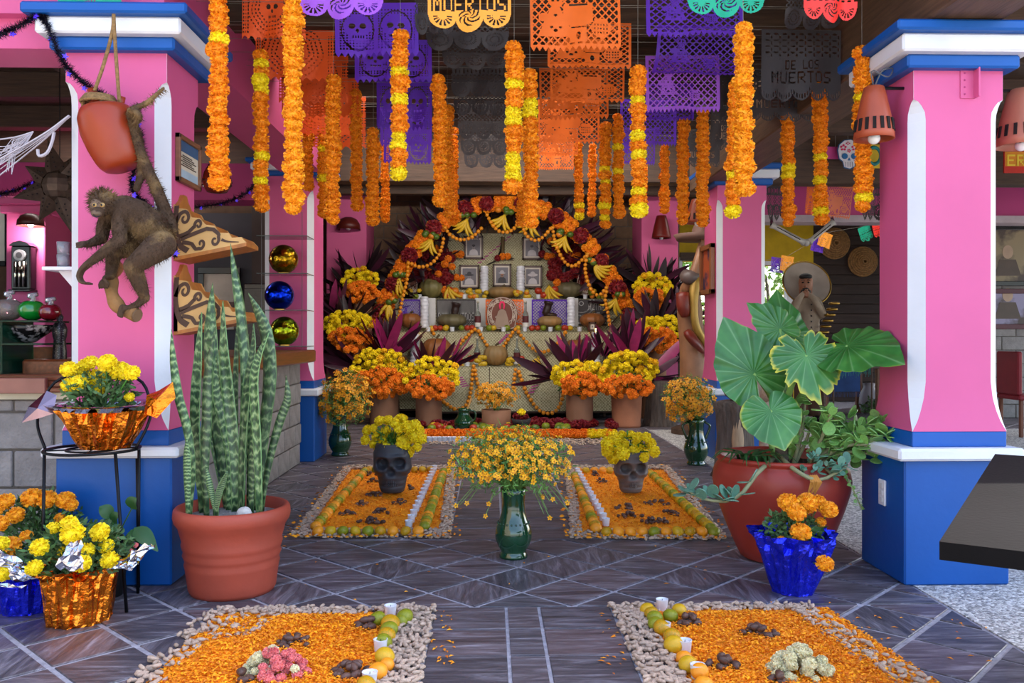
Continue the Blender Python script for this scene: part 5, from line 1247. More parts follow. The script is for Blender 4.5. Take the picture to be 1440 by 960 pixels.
# framed certificate on the side of the column
xs = LC['sr']
def side(px_, py_, x=None):
    """point on the plane x = const seen at an image point"""
    x = xs if x is None else x; a = (px_ - 720) / 1200; Z = x / (math.sin(YAW) + a * math.cos(YAW)); return W(px_, py_, Z)
a, b = side(246, 186), side(277, 262)
ct = thing('framed_certificate', 'small framed certificate on the side of the left pink column', 'framed certificate', (xs, (a.y + b.y) / 2, b.z))
WFR = mat('brown_frame', '#7a5036', .45, var=.2, stretch=(1, 1, 6))
y0, y1, z0, z1 = min(a.y, b.y), max(a.y, b.y), side(246, 254).z, side(246, 186).z
for q in ((y0, y1, z0, z0 + .025), (y0, y1, z1 - .025, z1), (y0, y0 + .02, z0, z1), (y1 - .02, y1, z0, z1)): mb = MB(); mb.bbox(xs, xs + .025, *q, .003); part('frame', mb, WFR, ct)
mb = MB(); mb.box(xs, xs + .012, y0 + .018, y1 - .018, z0 + .022, z1 - .022); part('paper', mb, mat('certificate_paper', '#c9c0ac', .6), ct)
mb = MB(); mb.box(xs + .012, xs + .0135, y0 + .02, y1 - .02, z1 - .08, z1 - .024); part('heading', mb, mat('certificate_blue', '#33577c', .6), ct, label='blue printed heading')
mb = MB(); mb.box(xs + .012, xs + .0135, y0 + .03, y1 - .03, z0 + .03, z0 + .07); part('footer', mb, mat('certificate_pale_blue', '#9fb3c0', .6), ct)
for k in range(6): mb = MB(); c_ = lerp(z0 + .09, z1 - .1, k / 5); mb.box(xs + .012, xs + .0132, y0 + .05 + .02 * (k % 2), y1 - .05 - .03 * (k % 3), c_, c_ + .006); part('text_line', mb, mat('ink', '#4a4038', .7), ct)
# carved wooden brackets
BRW = mat('honey_wood', '#a8672c', .45, var=.2, scale=4, stretch=(8, 8, 1)); BRP = mat('pale_wood', '#c99a5c', .5, var=.12, scale=6); BRD = mat('dark_stain', '#4a3020', .55, var=.2)
def bracket(label, px0, px1, ytop, ybot, ytip):
    o_ = side(246, ybot); tp = side(246, ytop); H = tp.z - o_.z; e = W(px1, ytip, o_.y + .02); up = (ybot - ytip) * 4.2 / 1200; L_ = e.x - xs
    yf = o_.y - .02; t = thing('carved_bracket', label, 'wall bracket', (xs, yf, o_.z))
    def q(u, v, w_): return (xs + u * L_, yf + w_, o_.z + v * H + u * up)
    front = [(0, 0), (1.0, .0), (.93, .10), (.8, .12), (.76, .2), (.62, .24), (.56, .36), (.44, .40), (.36, .52), (.24, .56), (.18, .7), (.06, .74), (.0, .82)]
    mb = MB(); mb.prism(front, q, 0, 0, .02); part('side_panel', mb, BRP, t)
    mb = MB(); mb.prism(front, q, 0, .20, .22); part('side_panel', mb, BRP, t)
    mb = MB(); mb.prism([(0, 0), (1, 0), (1, .22), (0, .22)], lambda u, v, w_: q(u, -w_ / H, v), 0, 0, .018); part('base_board', mb, BRW, t)
    back = [(0, 0), (.22, 0), (.22, .72), (.2, .84), (.15, .93), (.08, .99), (0, 1.0)]
    mb = MB(); mb.prism([(v, u) for u, v in []] or [(0, 0), (1, 0), (1, .68), (.93, .72), (.9, .82), (.72, .9), (.6, 1), (.4, 1), (.28, .9), (.1, .82), (.07, .72), (0, .68)], lambda u, v, w_: (xs + w_, yf + u * .22, o_.z + v * H), 0, 0, .02); part('back_board', mb, BRW, t)
    # top rail with scallops
    mb = MB()
    for i in range(len(front) - 3): a, b = front[i + 1], front[i + 2]; m2 = [q(a[0], a[1], .02), q(b[0], b[1], .02), q(b[0], b[1], .20), q(a[0], a[1], .20)]; mb.add(m2, [(0, 1, 2, 3)])
    part('scalloped_top', mb, BRW, t)
    # scrolls in dark stain on the front panel
    def scroll(pts, w0, w1, nm='scroll'):
        S = spline([Vector((u, v, 0)) for u, v in pts], 24); m2 = MB(); vs = []; n = len(S)
        for i, p in enumerate(S):
            tt = (S[min(i + 1, n - 1)] - S[max(0, i - 1)]).normalized(); w_ = lerp(w0, w1, i / n); nn = Vector((-tt.y * H / L_, tt.x * L_ / H, 0)) * w_
            vs += [q(p.x + nn.x, p.y + nn.y, -.003), q(p.x - nn.x, p.y - nn.y, -.003)]
        m2.add(vs, [(2 * i, 2 * i + 1, 2 * i + 3, 2 * i + 2) for i in range(n - 1)]); part(nm, m2, BRD, t)
    def spiral(cx, cy, r, a0, turns, s=1): return [(cx + r * (1 - .8 * k / 10) * math.cos(a0 + s * 2 * pi * turns * k / 10), cy + 1.5 * r * (1 - .8 * k / 10) * math.sin(a0 + s * 2 * pi * turns * k / 10)) for k in range(11)]
    scroll([(.05, .78), (.03, .5), (.05, .3), (.1, .15), (.2, .05)], .035, .04)
    scroll([(.03, .5)] + [(.08, .62)] + spiral(.155, .56, .075, 2.2, 1.1, -1), .03, .014)
    scroll([(.08, .3), (.2, .33), (.28, .4)] + spiral(.345, .42, .055, 3.4, 1.1, -1), .03, .012)
    scroll([(.1, .25), (.3, .3), (.5, .33), (.62, .22)] + spiral(.57, .13, .06, .6, 1.0, -1), .03, .012)
    scroll([(.12, .2), (.25, .15), (.3, .06)] + spiral(.38, .12, .055, -2.2, 1.0, 1), .028, .012)
    scroll([(.66, .12), (.75, .07), (.9, .03)], .02, .004)
    return t
bracket('upper carved wooden bracket with brown scrolls on the left column', 246, 352, 271, 362, 341)
bracket('lower carved wooden bracket half hidden by the snake plant', 246, 352, 370, 466, 446)
# ================================================================ altar of four levels dressed in woven palm mats
def _mat(N, L, b):
    tc = nd(N, 'TexCoord'); mp = nd(N, 'Mapping'); mp.inputs['Scale'].default_value = (1, 1, 1); L.new(tc.outputs['Object'], mp.inputs[0])
    w1 = nd(N, 'TexWave', bands_direction='DIAGONAL'); w1.inputs['Scale'].default_value = 14; w1.inputs['Distortion'].default_value = 3; w1.inputs['Detail Scale'].default_value = 4; L.new(mp.outputs[0], w1.inputs['Vector'])
    ck = nd(N, 'TexChecker'); ck.inputs['Scale'].default_value = 46; L.new(mp.outputs[0], ck.inputs['Vector'])
    nz = nd(N, 'TexNoise'); nz.inputs['Scale'].default_value = 55; nz.inputs['Detail'].default_value = 3; L.new(mp.outputs[0], nz.inputs['Vector'])
    ad = nd(N, 'Math', operation='MULTIPLY_ADD'); ad.inputs[1].default_value = .3; L.new(ck.outputs['Fac'], ad.inputs[0]); L.new(nz.outputs[0], ad.inputs[2])
    a2 = nd(N, 'Math', operation='MULTIPLY_ADD'); a2.inputs[1].default_value = .15; L.new(w1.outputs['Fac'], a2.inputs[0]); L.new(ad.outputs[0], a2.inputs[2])
    L.new(ramp(N, L, a2.outputs[0], [(.35, '#79704f'), (.6, '#9c9470'), (.9, '#c6bf9d')]), b.inputs['Base Color'])
    bp = nd(N, 'Bump'); bp.inputs['Strength'].default_value = .8; bp.inputs['Distance'].default_value = .008; L.new(a2.outputs[0], bp.inputs['Height']); L.new(bp.outputs[0], b.inputs['Normal'])
MATW = nodemat('woven_palm', _mat, .75)
CORD = mat('cordyline', '#4a1730', .4, var=.4, scale=3, objr=.35, col2='#331a26'); CORDP = mat('pink_cordyline', '#8a1f52', .4, var=.3, objr=.3); CORDD = mat('dark_cordyline', '#2a1a20', .45, objr=.35, var=.3)
ALT = thing('altar', 'stepped altar dressed in woven palm mats at the back of the hall', 'altar', (.15, 12.9, 0))
Z1, Z2, Z3, Z4 = 12.2, 12.65, 13.1, 13.55
def zat(py, Z): return 1.2 + (473 - py) * Z / 1200
T1, T2, T3, T4 = zat(516, Z1), zat(467, Z2), zat(421, Z3), zat(328, Z4)
def step(x0, x1, y0, y1, z0, z1, n):
    mb = MB(); mb.bbox(x0, x1, y0, y1, z0, z1, .01); part('step', mb, DWOOD, ALT)
    for i in range(n):
        a, b = lerp(x0, x1, i / n), lerp(x0, x1, (i + 1) / n); mb = MB(); mb.bbox(a + .004, b - .004, y0 - .018, y0, z0 + .03, z1 + .012, .005); part('mat_panel', mb, MATW, ALT)
    mb = MB(); mb.box(x0, x1, y0 - .018, y1, z1, z1 + .012); part('mat_top', mb, MATW, ALT)
def zx(px, Z): return fx(px, Z)
step(zx(590, Z1), zx(885, Z1), Z1, Z2, .1, T1, 3); step(zx(545, Z2), zx(880, Z2), Z2, Z3, .1, T2, 4); step(zx(545, Z3), zx(880, Z3), Z3, Z4, .1, T3, 4)
mb = MB(); mb.bbox(zx(612, Z4), zx(806, Z4), Z4, Z4 + .05, T3, T4, .006); part('mat_backdrop', mb, MATW, ALT)
mb = MB(); mb.box(zx(560, Z4), zx(870, Z4), Z4 + .06, Z4 + .2, .1, T3 + .4); part('frame_panel', mb, mat('dark_leaf_backing', '#1c1518', .9), ALT)
MAG = mat('magenta_dye', '#a8457f', .7)
def dashes(pts, n, Z, s=.05):
    for i in range(n):
        k = (i + .5) / n * (len(pts) - 1); j_ = int(k); p = lerp(W(*pts[j_], Z), W(*pts[j_ + 1], Z), k - j_); m2 = MB(); m2.prism([(-s, -.008), (s, .012), (s, .03), (-s, .01)], lambda u, v, t_: (p.x + u, p.y + t_, p.z + v), 0, -.003, 0); part('dyed_stripe', m2, MAG, ALT)
dashes([(641, 525), (655, 545)], 7, Z1 - .03); dashes([(770, 515), (745, 555)], 9, Z1 - .03); dashes([(715, 470), (700, 485)], 5, Z2 - .03, .035); dashes([(672, 372), (718, 332)], 9, Z4 - .01, .03)
def WZ(px, py, Z): return W(px, py, Z)
# white cloth strips and paper banners hung over the third step
CLOTH = mat('white_cloth', '#c9c6c4', .8, var=.06)
for k, (x0, x1) in enumerate(((588, 613), (668, 684), (735, 749), (797, 813))):
    mb = MB(); a, b = zx(x0, Z3), zx(x1, Z3); mb.box(a, b, Z3 - .045, Z3 - .03, zat(459, Z3), T3 + .02); single('white_cloth_strip', mb, CLOTH, 'white cloth strip hanging on the top altar step, %s from the left' % ORD[k], 'cloth', 'white cloth strips on the altar')
for x0, x1, des, m_, lab in ((563, 591, d_purple_lattice, PPU, 'small purple paper banner at the left end of the altar step'), (614, 669, d_bien, PBK, 'black paper banner reading BIENVENIDOS on the altar step'), (683, 736, d_lattice, PO, 'orange paper banner behind the arched plaque on the altar'), (748, 798, d_purple_lattice, PPU, 'purple lattice paper banner on the right half of the altar step'), (814, 853, d_altar, PBK, 'black paper banner with white lettering at the right end of the altar step')):
    wd = (x1 - x0) * Z3 / 1200; me = paper_mesh(des, m_, 130, 90, round(wd, 2), .4, wave=.004); p = W((x0 + x1) / 2, 421, Z3 - .05); p.y = Z3 - .058; o = obj('paper_banner', me, None, p); tag(o, lab, 'paper banner', None)
    mb = MB(); mb.box(p.x - wd / 2, p.x + wd / 2, Z3 - .04, Z3 - .03, p.z - .4, p.z); part('backing', mb, CLOTH, o, pivot=p)
# arch of marigolds with cockscomb clusters
AP = [(527, 455), (540, 432), (552, 405), (566, 378), (584, 350), (608, 324), (638, 303), (668, 291), (700, 286), (735, 288), (768, 298), (798, 317), (825, 342), (848, 372), (866, 403), (880, 434), (893, 468)]
ZA = 12.75
ARC = spline([W(x, y, ZA) for x, y in AP], 66)
arch = thing('flower_arch', 'big arch of orange marigolds and dark red cockscomb over the altar', 'flower arch', (ARC[33].x, ARC[33].y, 0))
mb = MB(); mb.tube([p + Vector((0, .05, 0)) for p in ARC], .04, 8); part('arch_frame', mb, mat('cane', '#6b5636', .8), arch, True)
for e in (0, -1): mb = MB(); q = ARC[e] + Vector((0, .05, 0)); mb.tube([(q.x, q.y, 0), q], .03, 8); part('post', mb, mat('cane', '#6b5636'), arch)
reds = {3, 9, 15, 21, 27, 31, 37, 43, 48, 53, 58, 63, 66}
for i, p in enumerate(ARC):
    tt = (ARC[min(66, i + 1)] - ARC[max(0, i - 1)]).normalized(); nn = Vector((-tt.z, 0, tt.x))
    for s in (-1, 0, 1):
        if any(abs(i - r_) < 1.3 for r_ in reds) and (s == 0 or R.random() < .35):
            if i in reds: blossom(arch, p + Vector((0, -.11, 0)), .115, 'r', (0, -1, .2), 'cockscomb_head', 'dark red velvety cockscomb head')
        else: blossom(arch, p + nn * s * .078 + Vector((0, -.06 - .03 * (s == 0), 0)) + rdir() * .012, .062, 'd' if R.random() < .8 else 'o', (nn.x * s, -1, nn.z * s))
# cordyline sprays
def cord_leaf(parent, base, d, L_, w_, m, fold=.2):
    d = Vector(d).normalized(); e = base + d * L_; side_ = d.cross(Vector((0, -1, 0))); P = spline([base, base + d * L_ * .5 + Vector((0, -.03, .03)), e + Vector((0, -.04, -.04 * abs(d.x)))], 8); mb = MB()
    mb.blade(P, [w_ * max(.03, math.sin(pi * min(1, (.12 + .88 * i / 8))) ** .7) for i in range(9)], (R.uniform(-.4, .4), -1, R.uniform(-.2, .5)), cross=2, fold=fold); return mb
LEAFMESH = []
for k in range(5):
    mb = cord_leaf(None, Vector((0, 0, 0)), (0, 0, 1), 1, .1, None); LEAFMESH.append({m.name: mb.mesh('leaf', m, smooth=True) for m in (CORD, CORDP, CORDD)})
def cord_spray(parent, base, n, L_, a0, a1, mats, dep=.25):
    for i in range(n):
        a = math.radians(R.uniform(a0, a1)); d = Vector((math.sin(a), R.uniform(-dep, dep * .4), math.cos(a))); m = R.choice(mats)
        q = (d.to_track_quat('Z', 'Y') @ Euler((0, 0, R.uniform(-1.2, 1.2) + (0 if True else 0))).to_quaternion()).to_euler()
        obj('leaf', R.choice(LEAFMESH)[m.name], parent, base + Vector((R.uniform(-.06, .06), R.uniform(-.05, .05), 0)), rot=q, scl=L_ * R.uniform(.65, 1.1))
bk = thing('cordyline_backing', 'fan of dark purple cordyline leaves radiating behind the flower arch', 'foliage', (ARC[33].x, ZA + .3, 1.6))
mb = MB(); mb.tube([p + Vector((0, .33, -.05)) for p in ARC[4:63]], .03, 6); mb.tube([ARC[4] + Vector((0, .33, -.05)), Vector((ARC[4].x, ZA + .33, 0))], .03, 6); mb.tube([ARC[62] + Vector((0, .33, -.05)), Vector((ARC[62].x, ZA + .33, 0))], .03, 6); part('cane_hoop', mb, mat('cane', '#6b5636'), bk)
cen = W(705, 440, ZA)
for i in range(3, 64):
    p = ARC[i]; a = math.degrees(math.atan2(p.x - cen.x, p.z - cen.z))
    for _ in range(3): cord_spray(bk, p + Vector((0, .25, 0)), 1, .5, a - 32, a + 32, [CORDD, CORDD, CORD], .15)
    if i % 2 == 0: cord_spray(bk, p + Vector((0, .3, -.05)), 2, .42, a + 130, a + 230, [CORDD, CORD], .1)
# dark red cockscomb masses inside the arch on each side
for s, (cx, cy) in (('left', (608, 378)), ('right', (800, 372))):
    t = thing('cockscomb_cluster', 'mass of dark red cockscomb with stray orange marigolds at the %s inside of the arch' % s, 'flowers', W(cx, cy, Z4 - .1))
    mb = MB(); mb.tube([W(cx, cy, Z4 - .1), W(cx, 425, Z4 - .1)], .02, 6); part('stem', mb, GRND, t)
    for i in range(26): blossom(t, W(cx + R.uniform(-26, 26), cy + R.uniform(-38, 26), Z4 - .14 - R.uniform(0, .15)), R.uniform(.07, .11), 'r', (0, -1, .2), 'cockscomb_head')
    for i in range(9): blossom(t, W(cx + R.uniform(-28, 28), cy + R.uniform(-38, 30), Z4 - .3), .055, 'd', (0, -1, .2))
    cord_spray(t, W(cx, cy - 10, Z4 - .1), 14, .5, -180, 180, [CORDD, CORD])
for k, (cx, cy) in enumerate(((640, 359), (641, 391), (768, 358), (706, 362))):
    t = thing('small_corsage', 'small bunch of red and orange flowers pinned on the altar mat, %s' % ('upper left', 'lower left', 'right', 'middle')[k], 'flowers', W(cx, cy, Z4 - .03))
    for i in range(3): blossom(t, W(cx + (-6, 1, 8)[i], cy + R.uniform(-2, 3), Z4 - .07), .055, 'rdd'[i], (0, -1, 0))
    cord_spray(t, W(cx - 2, cy, Z4 - .04), 4, .26, -120, 120, [CORDD], .1)
    if k == 3:
        mb = MB(); mb.tube([W(707, 333, Z4 - .03), W(707, 360, Z4 - .03)], .03, 6); part('broom_stem', mb, mat('cane', '#6b5636'), t)
# portraits
PHOTO = mat('grey_photo', '#6f6a72', .5, var=.25, scale=2); PDK = mat('dark_print', '#26222a', .5); PSK = mat('face_print', '#8f878a', .5, var=.2, scale=8); PLT = mat('pale_print', '#b9b2b6', .5); MATB = mat('mount_board', '#cfc4b8', .6); FRM = mat('portrait_frame', '#4a3026', .4, var=.2)
SKC = mat('face_colour_print', '#a5714f', .5, var=.2, scale=8)
def portrait(px, py, w_, h_, Z, lab, hat, cloth, skin=None):
    c = W(px, py, Z); w2, h2 = w_ / 2 * Z / 1200, h_ / 2 * Z / 1200; t = thing('framed_portrait', lab, 'framed portrait', (c.x, c.y, c.z - h2))
    def R4(x0, x1, z0, z1, y0, y1, m, nm, b=.004): mb = MB(); mb.bbox(c.x + x0, c.x + x1, c.y + y0, c.y + y1, c.z + z0, c.z + z1, b); part(nm, mb, m, t)
    f = .028
    R4(-w2, w2, -h2, -h2 + f, -.02, .02, FRM, 'frame'); R4(-w2, w2, h2 - f, h2, -.02, .02, FRM, 'frame'); R4(-w2, -w2 + f, -h2, h2, -.02, .02, FRM, 'frame'); R4(w2 - f, w2, -h2, h2, -.02, .02, FRM, 'frame')
    R4(-w2 + .02, w2 - .02, -h2 + .02, h2 - .02, -.005, .015, MATB, 'mount', .001); R4(-w2 + .05, w2 - .05, -h2 + .055, h2 - .055, -.007, -.004, PHOTO, 'print', .0008)
    pw, ph = w2 - .055, h2 - .06
    def flat(poly, m, nm, dy): mb = MB(); mb.prism(poly, lambda u, v, t_: (c.x + u * pw, c.y - .008 - dy + t_, c.z + v * ph), 0, -.001, 0); part(nm, mb, m, t)
    el = lambda x, y, a, b, n=18: [(x + a * math.cos(2 * pi * k / n), y + b * math.sin(2 * pi * k / n)) for k in range(n)]
    flat([(-.75, -1), (.75, -1), (.62, -.45), (.25, -.22), (-.25, -.22), (-.62, -.45)], cloth, 'shoulders', 0)
    flat(el(0, .05, .26, .3), skin or PSK, 'face', .001)
    if hat == 'wide': flat(el(0, .22, .72, .13), PDK, 'hat_brim', .002); flat(el(0, .4, .33, .25), PDK, 'hat_crown', .003)
    elif hat == 'light': flat(el(0, .3, .6, .1), PLT, 'hat_brim', .002); flat(el(0, .45, .34, .22), PLT, 'hat_crown', .003)
    elif hat == 'sombrero': flat(el(0, .25, .85, .22), PLT, 'hat_brim', .002); flat(el(0, .48, .35, .25), PLT, 'hat_crown', .003)
    else: flat(el(0, .26, .27, .16), PDK, 'hair', .002)
    for s in (-1, 1): flat(el(s * .1, .08, .045, .03, 8), PDK, 'eye', .004)
    flat(el(0, -.1, .1, .03, 8), PDK, 'mouth', .004)
    if skin: flat(el(0, -.06, .17, .05, 10), PDK, 'moustache', .005)
    return t
portrait(666, 348, 27, 32, Z4 - .03, 'framed portrait of an old man in white shirt, upper left on the altar', None, PLT)
portrait(748, 349, 27, 32, Z4 - .03, 'framed portrait of a woman with pinned hair, upper right on the altar', None, PLT)
portrait(660, 389, 28, 33, Z4 - .06, 'framed portrait of a woman in a wide dark hat, lower left on the altar', 'wide', PLT)
portrait(706, 387, 26, 32, Z4 - .06, 'framed colour portrait of a mustached man in a hat, middle of the altar', 'light', PDK, SKC)
portrait(749, 389, 27, 31, Z4 - .06, 'framed portrait of a man in a pale sombrero, lower right on the altar', 'sombrero', PLT)
portrait(833, 459, 11, 13, Z2 + .12, 'tiny framed print at the right end of the second altar step', None, PDK)
# tall glass candles
GLC = mat('candle_glass', '#d6d6de', .2, var=.08, coat=.4); FLM = mat('flame', '#ffb347', .5, emit=14)
def tall_candle(px, y0, y1, Z, lab, lit=False, rpx=6):
    b = W(px, y1, Z); h = (y1 - y0) * Z / 1200; r = rpx * Z / 1200; t = thing('tall_candle', lab, 'candle', b)
    n = 34; pr = [(r * (.86 if i % 4 == 0 else 1.0), h * i / n) for i in range(n + 1)]; mb = MB(); mb.lathe(pr, 16, b, wob=lambda a, i, z: 1 + .05 * math.sin(3 * a + z * 40)); part('glass', mb, GLC, t, True)
    mb = MB(); mb.lathe([(r * .8, h), (r * .8, h + .012), (.002, h + .012)], 14, b, cap0=False); part('wax', mb, WAX, t, True)
    if lit: mb = MB(); mb.ell((b.x, b.y, b.z + h + .05), (.014, .014, .035), 8, 8, fn=lambda d, a, th: 1 - .5 * max(0, d.z)); part('flame', mb, FLM, t, True)
tall_candle(681, 375, 411, Z4 - .2, 'tall white ribbed candle left of the middle portrait'); tall_candle(732, 375, 411, Z4 - .2, 'tall white ribbed candle right of the middle portrait')
tall_candle(597, 418, 461, Z3 - .2, 'tall white ribbed candle before the purple banner at the left of the step'); tall_candle(803, 419, 460, Z3 - .2, 'tall white ribbed candle between the purple and black banners', rpx=6)
tall_candle(583, 470, 516, Z2 - .2, 'lit white candle among cordyline leaves on the left', True, 6.5); tall_candle(838, 468, 516, Z2 - .25, 'lit white ribbed candle among cordyline leaves on the right', True, 6.5)
# pumpkins
PK = {'g': mat('green_pumpkin', '#5f5a36', .5, var=.3, scale=6, col2='#857a48'), 'o': mat('orange_pumpkin', '#9a5a28', .45, var=.3, scale=5, col2='#6d4526'), 'w': mat('pale_pumpkin', '#8a7550', .55, scale=4, col2='#a87a45'), 'd': mat('dark_pumpkin', '#57503a', .5, scale=6, col2='#746a4c')}
STEM = mat('dry_stem', '#5d4c33', .9)
def pumpkin(px, pb, w_, h_, Z, k, lab):
    b = W(px, pb, Z); r = w_ / 2 * Z / 1200; h = h_ / 2 * Z / 1200; t = thing('pumpkin', lab, 'pumpkin', b); mb = MB()
    mb.ell((b.x, b.y, b.z + h), (r, r * .9, h), 48, 18, fn=lambda d, a, th: (1 - .07 * abs(math.sin(a * 6)) ** .5 * math.sin(th)) * (1 - .18 * math.exp(-((th - pi) / .35) ** 2))); part('body', mb, PK[k], t, True)
    mb = MB(); mb.tube(spline([(b.x, b.y, b.z + 1.62 * h), (b.x + .01, b.y, b.z + 1.95 * h), (b.x + .04, b.y - .02, b.z + 2.1 * h)], 5), [.03, .022, .018, .016, .016, .02], 7); part('stalk', mb, STEM, t, True)
def pk3(y): return y
pumpkin(607, 419, 37, 29, Z4 - .22, 'g', 'tall greenish pumpkin at the left of the top step'); pumpkin(706, 420, 42, 18, Z4 - .22, 'w', 'flat tan pumpkin behind the arched plaque'); pumpkin(800, 419, 39, 24, Z4 - .22, 'd', 'ribbed dark green pumpkin at the right of the top step')
pumpkin(577, 461, 32, 22, Z3 - .2, 'o', 'cut orange pumpkin at the far left of the second step'); pumpkin(635, 461, 43, 21, Z3 - .22, 'd', 'flat ribbed dark pumpkin before the BIENVENIDOS banner'); pumpkin(773, 461, 36, 18, Z3 - .22, 'w', 'flat ribbed tan pumpkin before the purple banner'); pumpkin(833, 461, 36, 22, Z3 - .15, 'o', 'brownish orange pumpkin before the black banner at right')
pumpkin(614, 513, 44, 40, Z2 - .2, 'o', 'shiny brown carved pumpkin with orange opening on the left of the lowest step'); pumpkin(697, 514, 35, 30, Z2 - .25, 'w', 'pale ribbed pumpkin in the middle of the lowest step'); pumpkin(811, 513, 40, 38, Z2 - .2, 'o', 'shiny brown carved pumpkin behind leaves on the right of the lowest step')
# bottles of spirits
BGL = mat('bottle_glass', '#aab0a8', .06, trans=.7, ior=1.3); LBL = mat('dark_red_label', '#5a2226', .6); LBW = mat('white_label', '#d8d4cc', .6)
for px, pb, Z, lab in ((672, 462, Z3 - .28, 'clear liquor bottle left of the arched plaque'), (739, 462, Z3 - .28, 'clear liquor bottle right of the arched plaque'), (671, 514, Z2 - .3, 'clear liquor bottle left of the pale pumpkin'), (727, 514, Z2 - .3, 'clear liquor bottle right of the pale pumpkin')):
    b = W(px, pb, Z); t = thing('liquor_bottle', lab, 'bottle', b); mb = MB(); mb.lathe([(.045, 0), (.046, .02), (.046, .2), (.04, .23), (.018, .27), (.016, .38), (.018, .385), (.018, .4)], 18, b); part('glass', mb, BGL, t, True)
    mb = MB(); mb.lathe([(.0475, .06), (.0475, .19)], 18, b, cap0=False, cap1=False); part('label', mb, LBL, t, True); mb = MB(); mb.lathe([(.0485, .03), (.0485, .09)], 18, b, cap0=False, cap1=False); part('lower_label', mb, LBW, t, True, label='white lower label')
    mb = MB(); mb.lathe([(.02, .385), (.02, .42)], 12, b); part('cap', mb, mat('bottle_cap', '#b8b0a0', .4), t, True)
# arched clay plaques with white filigree
CLB = mat('brown_clay', '#6d3b2c', .6, var=.15); FIL = mat('white_filigree', '#cdbcae', .7); HOT = mat('pink_halo', '#e0205a', .6)
def plaque(px, pb, w_, h_, Z, lab, n=30, big=True, tilt=0):
    b = W(px, pb, Z); w2 = w_ / 2 * Z / 1200; h = h_ * Z / 1200; t = thing('clay_plaque', lab, 'clay plaque', b); pl = [(-.7, 0), (.7, 0), (.92, .2), (1, .45), (.93, .68), (.72, .87), (.4, .97), (0, 1), (-.4, .97), (-.72, .87), (-.93, .68), (-1, .45), (-.92, .2)]
    mp = lambda u, v, w_: (b.x + u * w2, b.y + w_, b.z + v * h)
    mb = MB(); mb.prism(pl, mp, 0, 0, .05); part('body', mb, CLB, t)
    mb = MB(); rr = random.Random(n)
    for ringk in ((.93, .0), (.68, .0)):
        q = [(u * ringk[0], .5 + (v - .5) * ringk[0]) for u, v in pl]; S = spline([Vector(mp(u, v, -.004)) for u, v in q + q[:1]], 60); mb.tube(S, .006 if big else .005, 4)
    for i in range(n * 2):
        a = rr.uniform(0, 6.28); q = rr.uniform(.72, .9); u, v = q * math.cos(a), .5 + .48 * q * math.sin(a); P = [mp(u + .06 * math.cos(k * 1.1 + a), v + .035 * math.sin(k * 1.1 + a), -.004) for k in range(6)]; mb.tube(P, .005, 4)
    for i in range(n): u, v = rr.uniform(-.45, .45), rr.uniform(.08, .4); P = [mp(u + .05 * math.cos(k * 1.2 + i), v + .03 * math.sin(k * 1.2 + i), -.004) for k in range(6)]; mb.tube(P, .005, 4)
    part('filigree', mb, FIL, t, kind='stuff')
    if big:
        mb = MB(); mb.prism([(-.5, .05), (.5, .05), (.4, .3), (.25, .55), (0, .66), (-.25, .55), (-.4, .3)], mp, 0, -.012, 0); part('robe', mb, mat('pale_clay_robe', '#9c8474', .7), t)
        mb = MB(); mb.prism([(-.16, .62), (.16, .62), (.2, .75), (.12, .86), (-.12, .86), (-.2, .75)], mp, 0, -.016, 0); part('halo', mb, HOT, t); mb = MB(); mb.prism([(-.07, .62), (.07, .62), (.09, .72), (.05, .8), (-.05, .8), (-.09, .72)], mp, 0, -.02, 0); part('face', mb, CLB, t)
plaque(706, 463, 44, 46, Z3 - .3, 'arched brown clay plaque with white filigree and pink halo in the middle of the altar')
plaque(581, 417, 14, 44, Z4 - .2, 'narrow filigree plaque half hidden at the left of the top step', 14, False); plaque(822, 415, 22, 34, Z4 - .2, 'rounded filigree plaque half hidden at the right of the top step', 16, False)
for px in (640, 770):
    b = W(px, 448 if px == 640 else 446, Z3 - .2); t = thing('dark_clay_figure', 'small dark clay boot shaped figure on the flat pumpkin, %s of the plaque' % ('left' if px == 640 else 'right'), 'figurine', b)
    mb = MB(); mb.tube(spline([b + Vector((.02, 0, .24)), b + Vector((0, 0, .14)), b + Vector((-.02, 0, .05)), b + Vector((-.12 if px == 640 else .14, 0, .03))], 12), [.07, .075, .06, .055, .06, .06, .055, .06, .05, .045, .04, .035, .02], 12); part('body', mb, mat('dark_clay', '#2d1a16', .4), t, True)
# fruit
APL = {'r': mat('red_apple', '#9a2018', .3, var=.3, scale=4, col2='#b8431f'), 'l': mat('lime', '#76801c', .35), 'o': mat('orange_fruit', '#d2791a', .4), 'y': mat('yellow_fruit', '#c9a21f', .4), 'g': mat('green_lime', '#4e6420', .35)}
FM = {}
for k, m_ in APL.items():
    mb = MB(); mb.ell((0, 0, 0), (1, 1, .92), 14, 10, fn=lambda d, a, th: 1 - .15 * math.exp(-((th - pi) / .3) ** 2)); FM[k] = mb.mesh('fruit', m_, smooth=True)
NAME = {'r': 'red apple', 'l': 'yellow green lime', 'o': 'orange tangerine', 'y': 'yellow guava', 'g': 'green lime'}
def fruit(px, pb, Z, k, where, r=.045, grp=None):
    b = W(px, pb, Z); o = obj(NAME[k].split()[-1], FM[k], None, b + Vector((0, 0, r * .9)), rot=(R.uniform(-.4, .4), R.uniform(-.4, .4), R.uniform(0, 6)), scl=r * R.uniform(.9, 1.1)); return tag(o, '%s %s' % (NAME[k], where), 'fruit', grp or 'fruit %s' % where)
